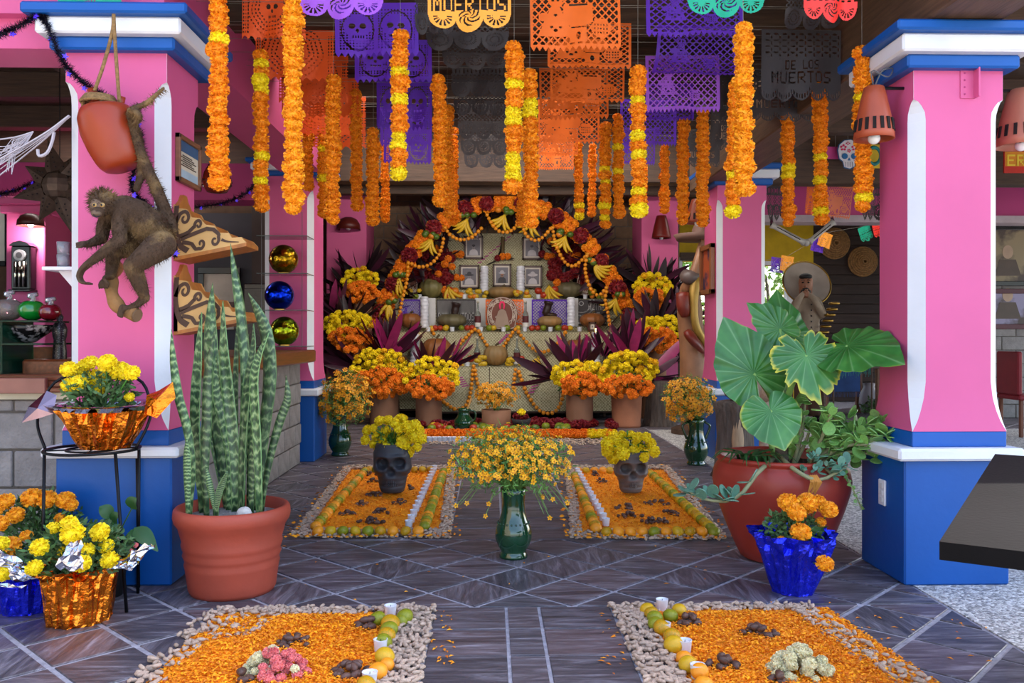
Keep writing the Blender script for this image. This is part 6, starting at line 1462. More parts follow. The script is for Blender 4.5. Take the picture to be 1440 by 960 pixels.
for px, k in ((607, 'y'), (612, 'r'), (619, 'r'), (627, 'y'), (649, 'l'), (657, 'r'), (664, 'r'), (688, 'l'), (694, 'y'), (713, 'l'), (728, 'y'), (748, 'r'), (756, 'r'), (764, 'l'), (785, 'l'), (794, 'r'), (802, 'y'), (796, 'r')): fruit(px, 465, Z2 + .1, k, 'on the edge of the second altar step', .048)
for px, pb, k in ((628, 420, 'r'), (638, 420, 'r'), (648, 420, 'o'), (632, 413, 'r'), (640, 414, 'o'), (765, 420, 'r'), (775, 420, 'r'), (783, 420, 'r'), (757, 414, 'r'), (780, 412, 'r')): fruit(px, pb, Z3 + .12, k, 'heaped beside the bananas on the top step', .062)
for x0, x1, pb, Z, kk, lab in ((658, 684, 420, Z3 + .1, 'yyo', 'in the yellow heap left of the plaque'), (722, 746, 420, Z3 + .1, 'yyo', 'in the yellow heap right of the plaque'), (556, 590, 420, Z3 + .1, 'yol', 'in the heap at the left end of the top step'), (828, 850, 420, Z3 + .1, 'yol', 'in the heap at the right end of the top step'), (664, 682, 515, Z1 + .15, 'yy', 'in the yellow pile left of the pale pumpkin'), (712, 732, 515, Z1 + .15, 'yy', 'in the yellow pile right of the pale pumpkin'), (632, 652, 515, Z1 + .15, 'yor', 'in the pile at the left of the lowest step')):
    for i in range(12): fruit(R.uniform(x0, x1), pb - (0 if i < 6 else R.uniform(3, 9)), Z - (0 if i < 6 else .03), R.choice(kk), lab, .042)
for px, pb, Z in ((662, 515, Z1 + .12), (733, 515, Z1 + .12)): fruit(px, pb - 6, Z + .05, 'r', 'above a votive on the lowest step', .055)
for i, (px, Z, pb) in enumerate(((602, Z2 + .06, 466), (636, Z2 + .06, 466), (676, Z2 + .06, 466), (708, Z2 + .06, 466), (738, Z2 + .06, 466), (774, Z2 + .06, 466), (815, Z2 + .06, 466), (590, Z3 + .1, 420), (653, Z3 + .1, 420), (757, Z3 + .1, 420), (823, Z3 + .1, 420), (657, Z1 + .08, 516), (737, Z1 + .08, 516))):
    votive(W(px, pb, Z), 'white votive cup on the %s altar step, %s from the left' % ('second' if i < 7 else 'top' if i < 11 else 'lowest', ORD[(i if i < 7 else i - 7 if i < 11 else i - 11)]), 'votive cups on the altar', 1.35)
# bananas
BAN = mat('banana', '#cfa520', .45, var=.15, scale=8)
mb = MB(); P = [(.0, 0, 0), (.015, 0, -.05), (.04, 0, -.1), (.085, 0, -.15), (.13, 0, -.175)]; mb.tube(spline(P, 10), [.008, .012, .018, .021, .022, .022, .022, .02, .016, .01, .004], 7); BANM = mb.mesh('banana', BAN, smooth=True)
LEAFY = mat('fruit_green', '#5f7a22', .45)
def bananas(px, py, Z, n, lab, ang=0, limes=3, s=1.25):
    b = W(px, py, Z); t = thing('banana_bunch', lab, 'bananas', b); mb = MB(); mb.ell(b, (.03, .03, .03), 8, 6); part('crown', mb, mat('banana_crown', '#7a6a22', .6), t)
    for i in range(n): obj('banana', BANM, t, b + Vector((0, -.02, 0)), rot=(R.uniform(-.2, .1), lerp(-.55, .55, i / (n - 1)) + ang * .8, R.uniform(-.25, .25) + (pi if i < n / 2 and ang == 0 else 0)), scl=(s, s, s * .95))
    for i in range(limes): obj('lime', FM['o' if i == 0 else 'g'], t, b + Vector((R.uniform(-.1, .1), -.04, R.uniform(.02, .08))), scl=.05)
for px, py, Z, n, lab, ang, lm in ((657, 308, ZA - .1, 5, 'hanging bananas under the arch, left of its crown', 0, 4), (710, 302, ZA - .1, 5, 'hanging bananas under the crown of the arch', 0, 4), (748, 310, ZA - .1, 4, 'hanging bananas under the arch, right of its crown', 0, 3), (607, 335, ZA - .1, 5, 'hanging bananas and limes on the upper left of the arch', 0, 5), (795, 332, ZA - .1, 5, 'hanging bananas and limes on the upper right of the arch', 0, 5),
        (562, 392, ZA - .12, 5, 'bananas and green limes on the left flank of the arch', .9, 5), (836, 372, ZA - .12, 5, 'bananas on the right flank of the arch', -.4, 3), (548, 427, ZA - .14, 5, 'bananas at the lower left foot of the arch', .9, 3), (866, 420, ZA - .12, 4, 'bananas at the lower right foot of the arch', 0, 3),
        (631, 404, Z4 - .35, 4, 'bananas standing beside the tall green pumpkin', .3, 0), (772, 402, Z4 - .35, 5, 'bananas standing beside the dark green pumpkin', .3, 0), (757, 503, Z1 + .2, 6, 'bananas lying at the right of the lowest step', .9, 0), (648, 505, Z1 + .2, 4, 'bananas lying at the left of the lowest step', .9, 0)): bananas(px, py, Z, n, lab, ang, lm)
# strings of small orange haws
HAW = mat('orange_haw', '#dd8a18', .4, var=.15, scale=10); mb = MB(); mb.ell((0, 0, 0), 1, 10, 7); HM = mb.mesh('bead', HAW, smooth=True)
def festoon(pts, Z, lab, r=.03, sag=None):
    P = [W(x, y, Z) for x, y in pts]; S = spline(P, 200); t = thing('haw_string', lab, 'fruit garland', S[0], 'strings of orange haws'); L_ = 0; last = S[0]; mb = MB(); mb.tube(S[::8], .004, 4); part('thread', mb, THREAD, t)
    obj('bead', HM, t, last, scl=r)
    for p in S:
        if (p - last).length > r * 1.95: obj('bead', HM, t, p, scl=r * R.uniform(.88, 1.08)); last = p
for pts, Z, lab in (([(608, 464), (612, 474)], Z2 - .08, 'short end of the haw string at the left of the second step'), ([(640, 492), (652, 478), (669, 463), (678, 475), (686, 487)], Z2 - .08, 'left peak of the haw string on the lowest step front'), ([(708, 487), (716, 475), (725, 463), (734, 473), (748, 489), (762, 495), (776, 490), (788, 478), (797, 464)], Z2 - .08, 'long right loop of the haw string on the second step'),
        ([(624, 565), (640, 575), (655, 570), (662, 550), (666, 515), (672, 540), (680, 553)], Z1 - .08, 'left loop of haws on the lowest front panel'), ([(722, 545), (726, 515), (732, 530), (742, 555), (760, 578), (778, 580), (788, 568), (793, 550)], Z1 - .08, 'right loop of haws on the lowest front panel'),
        ([(574, 368), (588, 375), (604, 372), (616, 360), (622, 345), (624, 332)], ZA - .15, 'haw loop on the upper left inside of the arch'), ([(626, 320), (634, 331), (648, 337), (664, 333), (678, 320)], ZA - .15, 'haw loop left under the crown of the arch'), ([(685, 302), (692, 315), (702, 325), (714, 326), (724, 320), (730, 310)], ZA - .15, 'haw loop in the middle under the crown of the arch'), ([(733, 312), (740, 330), (752, 338), (764, 333), (776, 319)], ZA - .15, 'haw loop right under the crown of the arch'),
        ([(777, 320), (782, 345), (794, 368), (806, 374), (818, 366), (826, 357)], ZA - .15, 'haw loop on the upper right inside of the arch'), ([(574, 370), (572, 395), (567, 415), (562, 440), (560, 455)], ZA - .2, 'haw string hanging down the left flank of the arch'), ([(825, 360), (823, 380), (830, 405), (842, 415), (854, 404), (851, 420), (855, 440), (858, 458)], ZA - .2, 'haw string hanging down the right flank of the arch')): festoon(pts, Z, lab)
# large flower pots
CLAYP = mat('pale_clay', '#94694f', .75, var=.12, scale=4, bump=.1)
def big_pot(name, lab, px, pb, w_, h_, Z, heads_y, heads_o, cords, tilt=None, m=CLAYP, rim=False, seed=0, cl=.5, cm=(CORD, CORDP, CORD)):
    b = W(px, pb, Z); b.z = max(b.z, 0) if pb > 590 else b.z; r = w_ / 2 * Z / 1200; h = h_ * Z / 1200; t = thing(name, lab, 'flower pot', b)
    mb = MB(); pr = [(0, 0), (r * .96, 0), (r, .02), (r, h * .92), (r * 1.02, h * .95), (r * 1.02, h), (r * .9, h), (r * .88, h * .8)]
    if rim: pr = [(0, 0), (r * .9, 0), (r * .94, .03), (r * .92, .06), (r * .97, h * .5), (r, h * .85), (r * 1.04, h * .88), (r * 1.04, h), (r * .9, h), (r * .88, h * .8)]
    mb.lathe(pr, 32, b, cap0=False, cap1=True); part('pot', mb, m, t, True)
    top = b + Vector((0, 0, h * .9)); bx, by, rx, ry, n, r0 = heads_y
    bush(t, top, r * 1.5, (pb - h_ - by) * Z / 1200 * .9 + .05, 260, GRND, .07)
    for x, y, rp in heads(bx, by, rx, ry, n, r0, r0 * 1.35, seed, 1.3): p = W(x, y, Z + R.uniform(-.12, .1)); blossom(t, p, rp * Z / 1200, 'y' if R.random() < .85 else 'g', (p - top + Vector((0, -.35, .1))).normalized(), 'flower_head')
    bx, by, rx, ry, n, r0 = heads_o
    for x, y, rp in heads(bx, by, rx, ry, n, r0, r0 * 1.35, seed + 1, 1.3): p = W(x, y, Z - R.uniform(.1, .3)); blossom(t, p, rp * Z / 1200, 'd', (p - top + Vector((0, -.4, .1))).normalized(), 'flower_head')
    for (cx, cy, n, a0, a1) in cords: cord_spray(t, W(cx, cy, Z + .2), n, cl, a0, a1, list(cm), .3)
    return t
big_pot('marigold_pot', 'clay tube pot of yellow and orange marigolds, front left of the altar', 603, 598, 37, 46, 11.4, (607, 527, 39, 25, 56, 4.0), (606, 545, 32, 15, 38, 4.0), [(605, 530, 22, -50, 50), (630, 515, 6, 20, 70)], seed=1, cl=.62)
big_pot('marigold_pot', 'clay tube pot of yellow and orange marigolds, front right of the altar', 815, 598, 38, 44, 11.4, (815, 527, 41, 19, 56, 4.0), (817, 541, 28, 16, 40, 4.2), [(812, 528, 20, -45, 40), (785, 530, 7, -100, -30)], seed=3, cl=.62)
big_pot('marigold_pot', 'grey clay pot of marigolds behind the left vase of small flowers', 540, 601, 40, 44, 11.6, (533, 512, 39, 21, 60, 4.0), (535, 538, 39, 19, 50, 4.2), [(545, 505, 16, -40, 50), (510, 520, 8, -100, -30)], seed=5, cl=.7)
big_pot('marigold_pot', 'weathered clay pot with ringed base and marigolds at the right of the altar', 881, 602, 43, 48, 11.35, (886, 518, 39, 23, 64, 4.0), (882, 543, 35, 15, 46, 4.2), [(885, 510, 20, -40, 60), (915, 530, 8, 40, 110)], m=mat('weathered_clay', '#a5694a', .75, var=.25, scale=3, bump=.1), rim=True, seed=7, cl=.7)
def raised(lab, px, yy, yo, wy, wo, Z, sgn, seed, pot_y, hy=17, ho=15):
    return big_pot('marigold_pot', lab, px, 597, 26, 597 - pot_y, Z, (px + 4 * sgn, yy, wy, hy, 44, 3.8), (px, yo, wo, ho, 40, 4.0), [(px, yy, 16, -60, 60), (px + 14 * sgn, yo, 14, 60 * sgn - 50, 60 * sgn + 50), (px - 6 * sgn, yo + 12, 10, 30 if sgn > 0 else -110, 110 if sgn > 0 else -30)], m=CLAYP, seed=seed, cl=.62, cm=(CORDD, CORD, CORDD))
raised('tall vase of marigolds at the upper left, beside the arch', 510, 393, 411, 24, 22, 12.6, -1, 9, 425); raised('tall vase of marigolds lower on the left, above the grey pot', 492, 455, 478, 34, 28, 12.0, -1, 11, 492)
raised('tall vase of marigolds at the upper right, beside the arch', 914, 402, 421, 26, 20, 12.6, 1, 13, 430); raised('tall vase of marigolds lower on the right, above the weathered pot', 924, 461, 477, 36, 28, 12.0, 1, 15, 492)
for px, n, s in ((470, 12, -1), (480, 10, -1), (955, 12, 1), (540, 14, -1), (870, 16, 1), (560, 12, 0), (850, 12, 0)):
    base = W(px, 500 if px not in (470, 955) else 440, 12.3); t = thing('cordyline_spray', 'spray of purple cordyline leaves %s' % {470: 'at the far left of the altar', 480: 'low at the far left of the altar', 955: 'at the far right of the altar', 540: 'inside the left foot of the arch', 870: 'inside the right foot of the arch', 560: 'by the lit candle on the left', 850: 'by the lit candle on the right'}[px], 'foliage', base)
    mb = MB(); mb.tube([base, (base.x, base.y, .05)], .02, 6); part('stem', mb, DWOOD, t); cord_spray(t, base, n, .52, -60 + 40 * s, 60 + 40 * s, [CORD, CORDP, CORDD], .3); cord_spray(t, base + Vector((0, 0, -.4)), n // 2, .45, -70 + 40 * s, 70 + 40 * s, [CORD, CORDP], .3)
# middle pot with small flowers, jug, mortar, offering strip
b = W(698, 604, 11.0); b.z = 0
t = thing('flower_pot', 'low clay pot of small golden flowers in the middle of the altar front', 'flower pot', b); mb = MB(); mb.lathe([(0, 0), (.17, 0), (.185, .04), (.19, .26), (.17, .26), (.16, .2)], 30, b, cap0=False); part('pot', mb, CLAYP, t, True)
bouquet(t, b + Vector((0, 0, .24)), 698, 556, 34, 21, 11.0, 300, .026, mat('golden_small', '#d98f0c', .6, island=.25), 40, mat('dark_feathery', '#3f5a28'), rdep=.3, low=-.75, singles=160, leafn=500)
b = W(652, 606, 10.8); b.z = 0
t = thing('glazed_jug', 'green glazed jug with a wooden spoon at the altar front', 'jug', b); mb = MB(); mb.lathe([(.0, 0), (.08, 0), (.11, .05), (.125, .1), (.115, .15), (.075, .2), (.07, .26), (.085, .29), (.08, .29), (.065, .25)], 28, b, cap0=False); part('body', mb, GLZ, t, True)
mb = MB(); mb.tube(spline([b + Vector((.07, 0, .27)), b + Vector((.14, 0, .25)), b + Vector((.15, 0, .17)), b + Vector((.11, 0, .12))], 10), .013, 7); part('handle', mb, GLZ, t, True); mb = MB(); mb.tube([b + Vector((.02, 0, .2)), b + Vector((.1, -.02, .42))], .012, 6); part('spoon', mb, BRP, t, label='pale wooden spoon')
b = W(733, 603, 10.8); b.z = 0
t = thing('stone_mortar', 'dark stone mortar heaped with red and yellow flowers', 'mortar', b); mb = MB(); mb.lathe([(0, .06), (.07, .06), (.11, .1), (.125, .16), (.11, .16), (.08, .12)], 24, b, cap0=False)
for k in range(3): a = k * 2.1; mb.lathe([(.025, 0), (.03, .09)], 8, b + Vector((.07 * math.cos(a), .07 * math.sin(a), 0)))
part('bowl', mb, mat('basalt', '#2f2d2e', .85, bump=.4), t, True)
for i in range(5): blossom(t, b + Vector((R.uniform(-.07, .07), R.uniform(-.07, .02), .17 + R.uniform(0, .03))), .06, 'r'); 
blossom(t, b + Vector((0, -.04, .24)), .055, 'y', (0, -.5, 1))
for i, px in enumerate(range(600, 660, 7)): votive(F(px + 4, 622), 'white votive in the straight row before the altar', 'votives in the row before the altar', 1.3)
st_ = thing('flower_strip', 'strip of orange marigold heads laid along the altar front', 'flower strip', F(700, 614))
for k in range(64):
    px = lerp(600, 862, k / 63)
    for py in (612.5, 616): blossom(st_, F(px + R.uniform(-1.5, 1.5), py) + Vector((0, 0, .04)), .05, 'd' if px < 828 or R.random() < .3 else 'y', (0, -.4, 1))
rp = thing('red_flower_bed', 'bed of dark red cockscomb behind the fruit at the altar foot', 'flowers', F(700, 603))
for k in range(70): blossom(rp, F(R.uniform(575, 865), R.uniform(598, 604)) + Vector((0, 0, .05)), R.uniform(.06, .09), 'r', (0, -.4, 1), 'cockscomb_head')
for k in range(46): px = R.choice((R.uniform(605, 645), R.uniform(662, 690), R.uniform(705, 770), R.uniform(785, 800))); kk = R.choice('lgglr' if px > 655 else 'rrlyr'); p = F(px, R.uniform(603, 609)); o = obj(NAME[kk].split()[-1], FM[kk], None, p + Vector((0, 0, .05)), scl=.055); tag(o, '%s in the fruit row at the altar foot' % NAME[kk], 'fruit', 'fruit row at the altar foot, %s' % NAME[kk])
peanuts('peanut in the strip before the altar', [([F(605, 626), F(862, 626), F(866, 618), F(600, 618)], 700, .01)], 0, '')
# stump seat at the right of the altar
b = W(928, 604, 11.5); b.z = 0
t = thing('tree_stump', 'grey weathered tree stump at the right of the altar pots', 'stump', b); mb = MB(); mb.lathe([(.22, 0), (.19, .1), (.17, .35), (.18, .6), (.0, .61)], 40, b, wob=lambda a, i, z: 1 + .1 * math.sin(5 * a) + .05 * math.sin(13 * a + z * 4)); part('trunk', mb, mat('grey_bark', '#5b4f47', .95, var=.35, stretch=(6, 6, 1), bump=.8, bscale=14), t)
# ================================================================ figures: one continuous remeshed skin
def body_mesh(name, tubes, m, parent, vox=.006, smooth=6, ells=()):
    mb = MB()
    for pts, rad in tubes:
        n = max(8, 4 * (len(pts) - 1)); P = spline(pts, n); k = len(pts) - 1
        rr_ = [lerp(rad[min(k - 1, int(i / n * k))], rad[min(k, int(i / n * k) + 1)], i / n * k - min(k - 1, int(i / n * k))) for i in range(n + 1)]
        mb.tube(P, rr_, 14); mb.ell(P[0], rr_[0], 12, 8); mb.ell(P[-1], rr_[-1], 12, 8)
    for c, r in ells: mb.ell(c, r, 18, 12)
    o = part(name, mb, m, parent, True); md = o.modifiers.new('skin', 'REMESH'); md.mode = 'VOXEL'; md.voxel_size = vox; md.use_smooth_shade = True; s = o.modifiers.new('smooth', 'SMOOTH'); s.iterations = smooth; s.factor = .5
    return o
def fur(parent, tubes, m, n, ln, ells=()):
    mb = MB(); segs = []
    for pts, rad in tubes:
        P = spline(pts, 20); k = len(pts) - 1
        for i in range(20): j_ = min(k - 1, int(i / 20 * k)); segs.append((P[i], P[i + 1], lerp(rad[j_], rad[j_ + 1], i / 20 * k - j_)))
    ws = [s[2] * (s[1] - s[0]).length + 1e-6 for s in segs]
    for a, b, r in R.choices(segs, ws, k=n):
        t = (b - a).normalized() if (b - a).length > 1e-6 else Vector((0, 0, 1)); d = rdir(); d = (d - t * d.dot(t)).normalized(); p = lerp(a, b, R.random()) + d * r * .93
        v = (d * .55 + t * R.uniform(-.2, .7) + Vector((0, 0, -.45)) + rdir() * .2).normalized() * ln * R.uniform(.5, 1.2); s = v.cross(d).normalized() * .0016 if v.cross(d).length > 1e-6 else Vector((.0016, 0, 0))
        mb.add([p - s, p + s, p + v], [(0, 1, 2)])
    for c, r in ells:
        for _ in range(700):
            d = rdir(); p = Vector(c) + Vector((d.x * r[0], d.y * r[1], d.z * r[2])) * .97; v = (d * .8 + Vector((0, 0, -.15)) + rdir() * .3).normalized() * ln * 1.1; s = v.cross(Vector((0, 1, .1))).normalized() * .0016
            mb.add([p - s, p + s, p + v], [(0, 1, 2)])
    return part('fur', mb, m, parent, kind='stuff')
FURM = mat('brown_fur', '#463019', .8, var=.45, scale=9, island=.3, col2='#8a6a40', thr=(.48, .72)); FURB = mat('brown_hide', '#463120', .85, var=.4, scale=9, col2='#82663f', thr=(.5, .72), bump=.4, bscale=90)
Zm = 3.93; pm = Zm / 1200
def m_(px, py, dz=0): return W(px, py, Zm + dz)
mk = thing('stuffed_monkey', 'brown stuffed spider monkey crouching on a branch on the left pink column', 'monkey', m_(190, 340))
TB = [([m_(156, 289), m_(170, 294), m_(190, 305), m_(212, 322), m_(229, 342)], [.04, .07, .085, .085, .06]), # trunk
      ([m_(172, 300, -.04), m_(168, 318, -.07), m_(169, 337, -.1)], [.042, .036, .03]), ([m_(169, 337, -.1), m_(148, 353, -.13), m_(124, 371, -.13)], [.03, .025, .017]), # near arm
      ([m_(158, 300, .04), m_(147, 315, .04), m_(143, 335, .02)], [.04, .034, .028]), ([m_(143, 335, .02), m_(130, 341, -.02), m_(120, 344, -.05)], [.026, .02, .015]), # far arm
      ([m_(226, 344, -.03), m_(208, 358, -.1), m_(186, 374, -.12)], [.07, .055, .04]), ([m_(186, 374, -.12), m_(196, 398, -.09), m_(204, 419, -.06)], [.04, .034, .022]), ([m_(204, 419, -.06), m_(190, 430, -.07), m_(178, 434, -.07)], [.02, .017, .015]), # near leg
      ([m_(185, 345, .04), m_(166, 350, 0), m_(160, 352, -.02)], [.06, .045, .038]), ([m_(160, 352, -.02), m_(158, 370, 0), m_(155, 388, -.02)], [.038, .03, .022]), # far leg
      ([m_(231, 340, .02), m_(240, 320, .06), m_(232, 296, .06), m_(221, 268, .05), m_(206, 235, .04), m_(193, 200, .02), m_(186, 170, 0), m_(184, 156, -.04)], [.035, .03, .03, .028, .026, .022, .02, .018]),
      ([m_(184, 156, -.04), m_(192, 158, -.07), m_(196, 166, -.05), m_(188, 172, .0), m_(182, 160, .0), m_(190, 152, -.04), m_(206, 145, -.05), m_(230, 124, -.05)], [.017, .016, .015, .015, .015, .015, .013, .008]),
      ([m_(190, 172, .03), m_(197, 205, .05), m_(199, 240, .05), m_(192, 266, .03)], [.014, .018, .02, .015])]
dig = []
for k in range(4): # hooked fingers of the near hand
    dy = .012 * (k - 1.5); dig.append(([m_(124, 371, -.13) + Vector((0, dy, 0)), m_(115, 380, -.135) + Vector((0, dy, 0)), m_(112, 389, -.135) + Vector((0, dy, 0)), m_(116, 397, -.14) + Vector((0, dy, 0)), m_(124 + k, 398 + k % 2, -.14) + Vector((0, dy, 0))], [.012, .0085, .008, .0075, .006]))
for k in range(4): dig.append(([m_(120, 343, -.05) + Vector((0, 0, .005)), m_(114, 341 + 2.0 * k, -.07 - .012 * k), m_(107, 342 + 1.9 * k, -.075 - .012 * k)], [.01, .0075, .005]))
for k in range(4): dig.append(([m_(156, 387, -.03), m_(149 - 1.0 * k, 391, -.05 - .01 * k), m_(141 + 3.4 * k, 398, -.06 - .008 * k), m_(140 + 3.6 * k, 405, -.05 - .008 * k)], [.013, .009, .0085, .006]))
for k in range(5): dig.append(([m_(180, 434, -.07), m_(172 - k * .8, 430 + 2.2 * k, -.09), m_(169 - k * .5, 434 + 2.4 * k, -.1), m_(172, 440 + 1.4 * k, -.09)], [.012, .0085, .008, .006]))
HD = (m_(145, 285, -.05), (.062, .062, .06))
body_mesh('body', TB + dig, FURB, mk, .0055, 4, [HD, (m_(138, 298, -.1), (.028, .034, .024))])
fur(mk, TB[:1] * 3 + TB, FURM, 15000, .023, [HD])
FACE = mat('bare_face', '#6b5543', .6, var=.2, scale=20)
mb = MB(); mb.ell(m_(138, 289, -.088), (.036, .028, .042), 18, 12); mb.ell(m_(136, 300, -.112), (.024, .026, .018), 14, 10); part('face', mb, FACE, mk, True)
for dx in (-5, 5.5):
    mb = MB(); c = m_(138.5 + dx, 288, -.112); mb.ell(c, (.0115, .008, .0105), 12, 8); e = part('eye', mb, mat('amber_eye', '#b58f58', .25), mk, True); mb = MB(); mb.ell(c + Vector((-.001, -.006, -.001)), (.0055, .004, .0058), 10, 6); part('pupil', mb, mat('black_pupil', '#0a0808', .15), e, True, pivot=WL[e.name])
mb = MB(); mb.tube(spline([m_(131, 302, -.135), m_(136, 305, -.14), m_(141, 303, -.135)], 6), .003, 5); part('mouth', mb, mat('dark_mouth', '#241612', .5), mk)
for dx in (-1.3, 1.3): mb = MB(); mb.ell(m_(136.5 + dx, 296.5, -.136), (.003, .003, .002), 6, 4); part('nostril', mb, mat('dark_mouth', '#241612'), mk)
br = thing('perch_branch', 'bent sawn branch fixed to the column under the stuffed monkey', 'branch', m_(165, 425))
mb = MB(); mb.tube(spline([m_(165, 375, .16), m_(158, 385, .08), m_(156, 398, 0), m_(159, 418, -.03), m_(170, 434, -.04), m_(192, 443, -.07)], 20), [.03 + .004 * math.sin(i) for i in range(21)], 14); part('limb', mb, mat('bark_brown', '#8a6238', .8, var=.3, scale=10, bump=.5, bscale=30), br, True)
e = m_(193, 443.5, -.075); q = (m_(192, 443, -.07) - m_(180, 439, -.055)).normalized(); mb = MB(); mb.tube([e - q * .002, e + q * .004], .029, 14); part('cut_end', mb, mat('sawn_wood', '#6b5038', .8), br)

# ================================================================ counters and the bar at the left
yc = W(50, 600, 4.42).y
brick_wall('wall_counter_front', -4.2, LC['xl'] - .01, 0, .87, yc + .1, .42, .2, m=BLOCK)
mb = MB(); mb.bbox(-4.2, LC['sl'] - .01, yc + .05, yc + .5, .87, .91, .005); struct('trim_2', mb, mat('cream_ledge', '#c9bfa4', .7))
ct_ = thing('bar_counter_top', 'dark varnished wooden bar top at the left edge, stepped along its front', 'counter top', (-3, yc + .3, .91))
for z0, z1, y0 in ((.91, .935, yc), (.935, .965, yc + .03), (.965, 1.0, yc + .06)): mb = MB(); mb.bbox(-4.2, LC['sl'] - .012, y0, yc + .6, z0, z1, .005); part('board', mb, BARWOODX, ct_)
mb = MB(); mb.bbox(-4.2, W(62, 540, 4.4).x, yc - .012, yc + .02, .905, .985, .004); part('front_batten', mb, mat('reddish_batten', '#8a5a4c', .45, var=.2), ct_)
Xc = (425 - 690) / 1200 * 8.2
brick_wall('wall_counter_side', 4.75, 8.15, 0, .96, Xc, .42, .19, m=BLOCK, axis='y')
ct2 = thing('bar_counter_top', 'varnished wooden bar top running back behind the snake plant', 'counter top', (Xc, 6.4, .96)); mb = MB(); mb.bbox(Xc - .75, Xc + .15, 4.72, 8.16, .96, 1.075, .012); part('slab', mb, BARWOOD, ct2)
ZB2 = 8.45
def dome(px, py, wpx, hpx, Z, label, col, back_y=None, lit=0, bell=False, slots=0):
    c = W(px, py, Z); r = wpx / 2 * Z / 1200; h = hpx * Z / 1200; t = thing('wall_lamp', label, 'lamp', c)
    if bell: pr = [(r * .42, h), (r * .5, h * .98), (r * .62, h * .8), (r * .82, h * .45), (r * .97, h * .12), (r, 0), (r * .93, 0), (r * .88, h * .12), (r * .74, h * .45), (r * .5, h * .85)]
    else: pr = [(.004, h), (r * .35, h * .97), (r * .7, h * .8), (r * .93, h * .45), (r, 0), (r * .95, 0), (r * .86, h * .45), (r * .6, h * .76), (.004, h * .9)]
    mb = MB(); mb.lathe(pr, 32, c, cap0=bell, cap1=False); part('shade', mb, mat('lamp_' + col, '#' + col, .4, var=.15, scale=5), t, True)
    if slots:
        for i in range(slots):
            a = 2 * pi * i / slots; rr_ = r * .94; z = h * .25; mb = MB(); m3 = Matrix.Rotation(a, 3, 'Z'); vs = [m3 @ Vector(v) + c for v in ((rr_ - .012, -.008, z - .03), (rr_ + .006, -.008, z - .03), (rr_ + .006, .008, z - .03), (rr_ - .012, .008, z - .03), (rr_ * .93 - .012, -.008, z + .03), (rr_ * .93 + .006, -.008, z + .03), (rr_ * .93 + .006, .008, z + .03), (rr_ * .93 - .012, .008, z + .03))]
            mb.add(vs, [(3, 2, 1, 0), (4, 5, 6, 7), (0, 1, 5, 4), (1, 2, 6, 5), (2, 3, 7, 6), (3, 0, 4, 7)]); part('slot', mb, mat('slot_dark', '#1a0f0c', .9), t, label='dark cut slot')
    mb = MB(); b = c + Vector((0, 0, h * (.02 if bell else .15))); mb.ell(b, r * .22 if not bell else .03, 14, 10); part('bulb', mb, mat('lit_bulb', '#ffffff', .3, emit=25) if lit else mat('bulb_glass', '#e8e8e8', .2), t, True)
    if lit:
        ld = bpy.data.lights.new('lamp_light', 'POINT'); ld.energy = lit; ld.shadow_soft_size = .05; ld.color = (1, .9, .95); lo = bpy.data.objects.new('lamp_light', ld); COL.objects.link(lo); lo.parent = t; lo.location = (0, 0, -.07)
    if back_y: mb = MB(); mb.tube([c + Vector((0, 0, h * .9)), (c.x, back_y, c.z + h * .9)], .012, 6); part('arm', mb, BLACKM, t)
    return t
dome(43, 318, 36, 18, 8.3, 'dark red domed clay lamp, lit, in the bar at far left', '4a1f18', 8.62, lit=9)
dome(490, 323, 34, 18, 12.95, 'dark red domed clay lamp on the pink pilaster left of the altar', '5a1a12', 13.1)
dome(930, 335, 27, 32, 12.9, 'dark red bell shaped clay lamp on the pink pilaster right of the altar', '6d1a12', 13.1, bell=True)
dome(981, 314, 34, 34, 7.9, 'terracotta bell lamp on the side of the rear right column', '8a3a22', None, bell=True, slots=12)
c = side(1262, 196, RC['sl']); tl = dome(1229, 196, 55, 74, c.y - .02, 'large terracotta bell lamp with slots on the front right column', 'a54a2c', None, bell=True, slots=16)
mb = MB(); p = W(1229, 124, c.y - .02); mb.tube([p, Vector((RC['sl'] + .01, p.y, p.z))], .008, 6); part('hook', mb, BLACKM, tl)
for k in range(2): mb = MB(); mb.tube(spline([p + Vector((.0, 0, .0)), p + Vector((-.02 + .05 * k, -.02, .08)), p + Vector((.06, -.02, .05 + .04 * k)), p + Vector((.1, 0, .1))], 10), .0035, 5); part('wire', mb, mat('grey_wire', '#5a5a5e', .4), tl)
tl = dome(1436, 206, 66, 80, 4.45, 'pale terracotta bell lamp on the far side of the front right column', 'b06a52', None, bell=True, slots=16)
mb = MB(); p = WL[tl.name] + Vector((0, 0, .29)); mb.tube([p, Vector((RC['sr'] - .01, p.y, p.z))], .008, 6); part('hook', mb, BLACKM, tl)
mb = MB(); P = W(305, 272, 6.2); tl = thing('gourd_lamp', 'dark red carved gourd lamp hanging between the left columns', 'lamp', P)
mb.lathe([(.02, 0), (.07, .01), (.1, .05), (.105, .09), (.09, .15), (.05, .22), (.03, .27), (.02, .28)], 28, P); part('shell', mb, mat('gourd_red', '#6d1f12', .25, var=.25, scale=12), tl, True)
for k in range(14): a = k * 2 * pi / 14; mb = MB(); mb.ell(P + Vector((.1 * math.cos(a), .1 * math.sin(a), .055 + .03 * (k % 2))), (.012, .012, .006), 6, 4); part('cut_hole', mb, mat('slot_dark', '#1a0f0c'), tl)
mb = MB(); mb.tube([P + Vector((0, 0, .27)), Vector((P.x, P.y, 3.45))], .004, 5); part('cord', mb, BLACKM, tl)
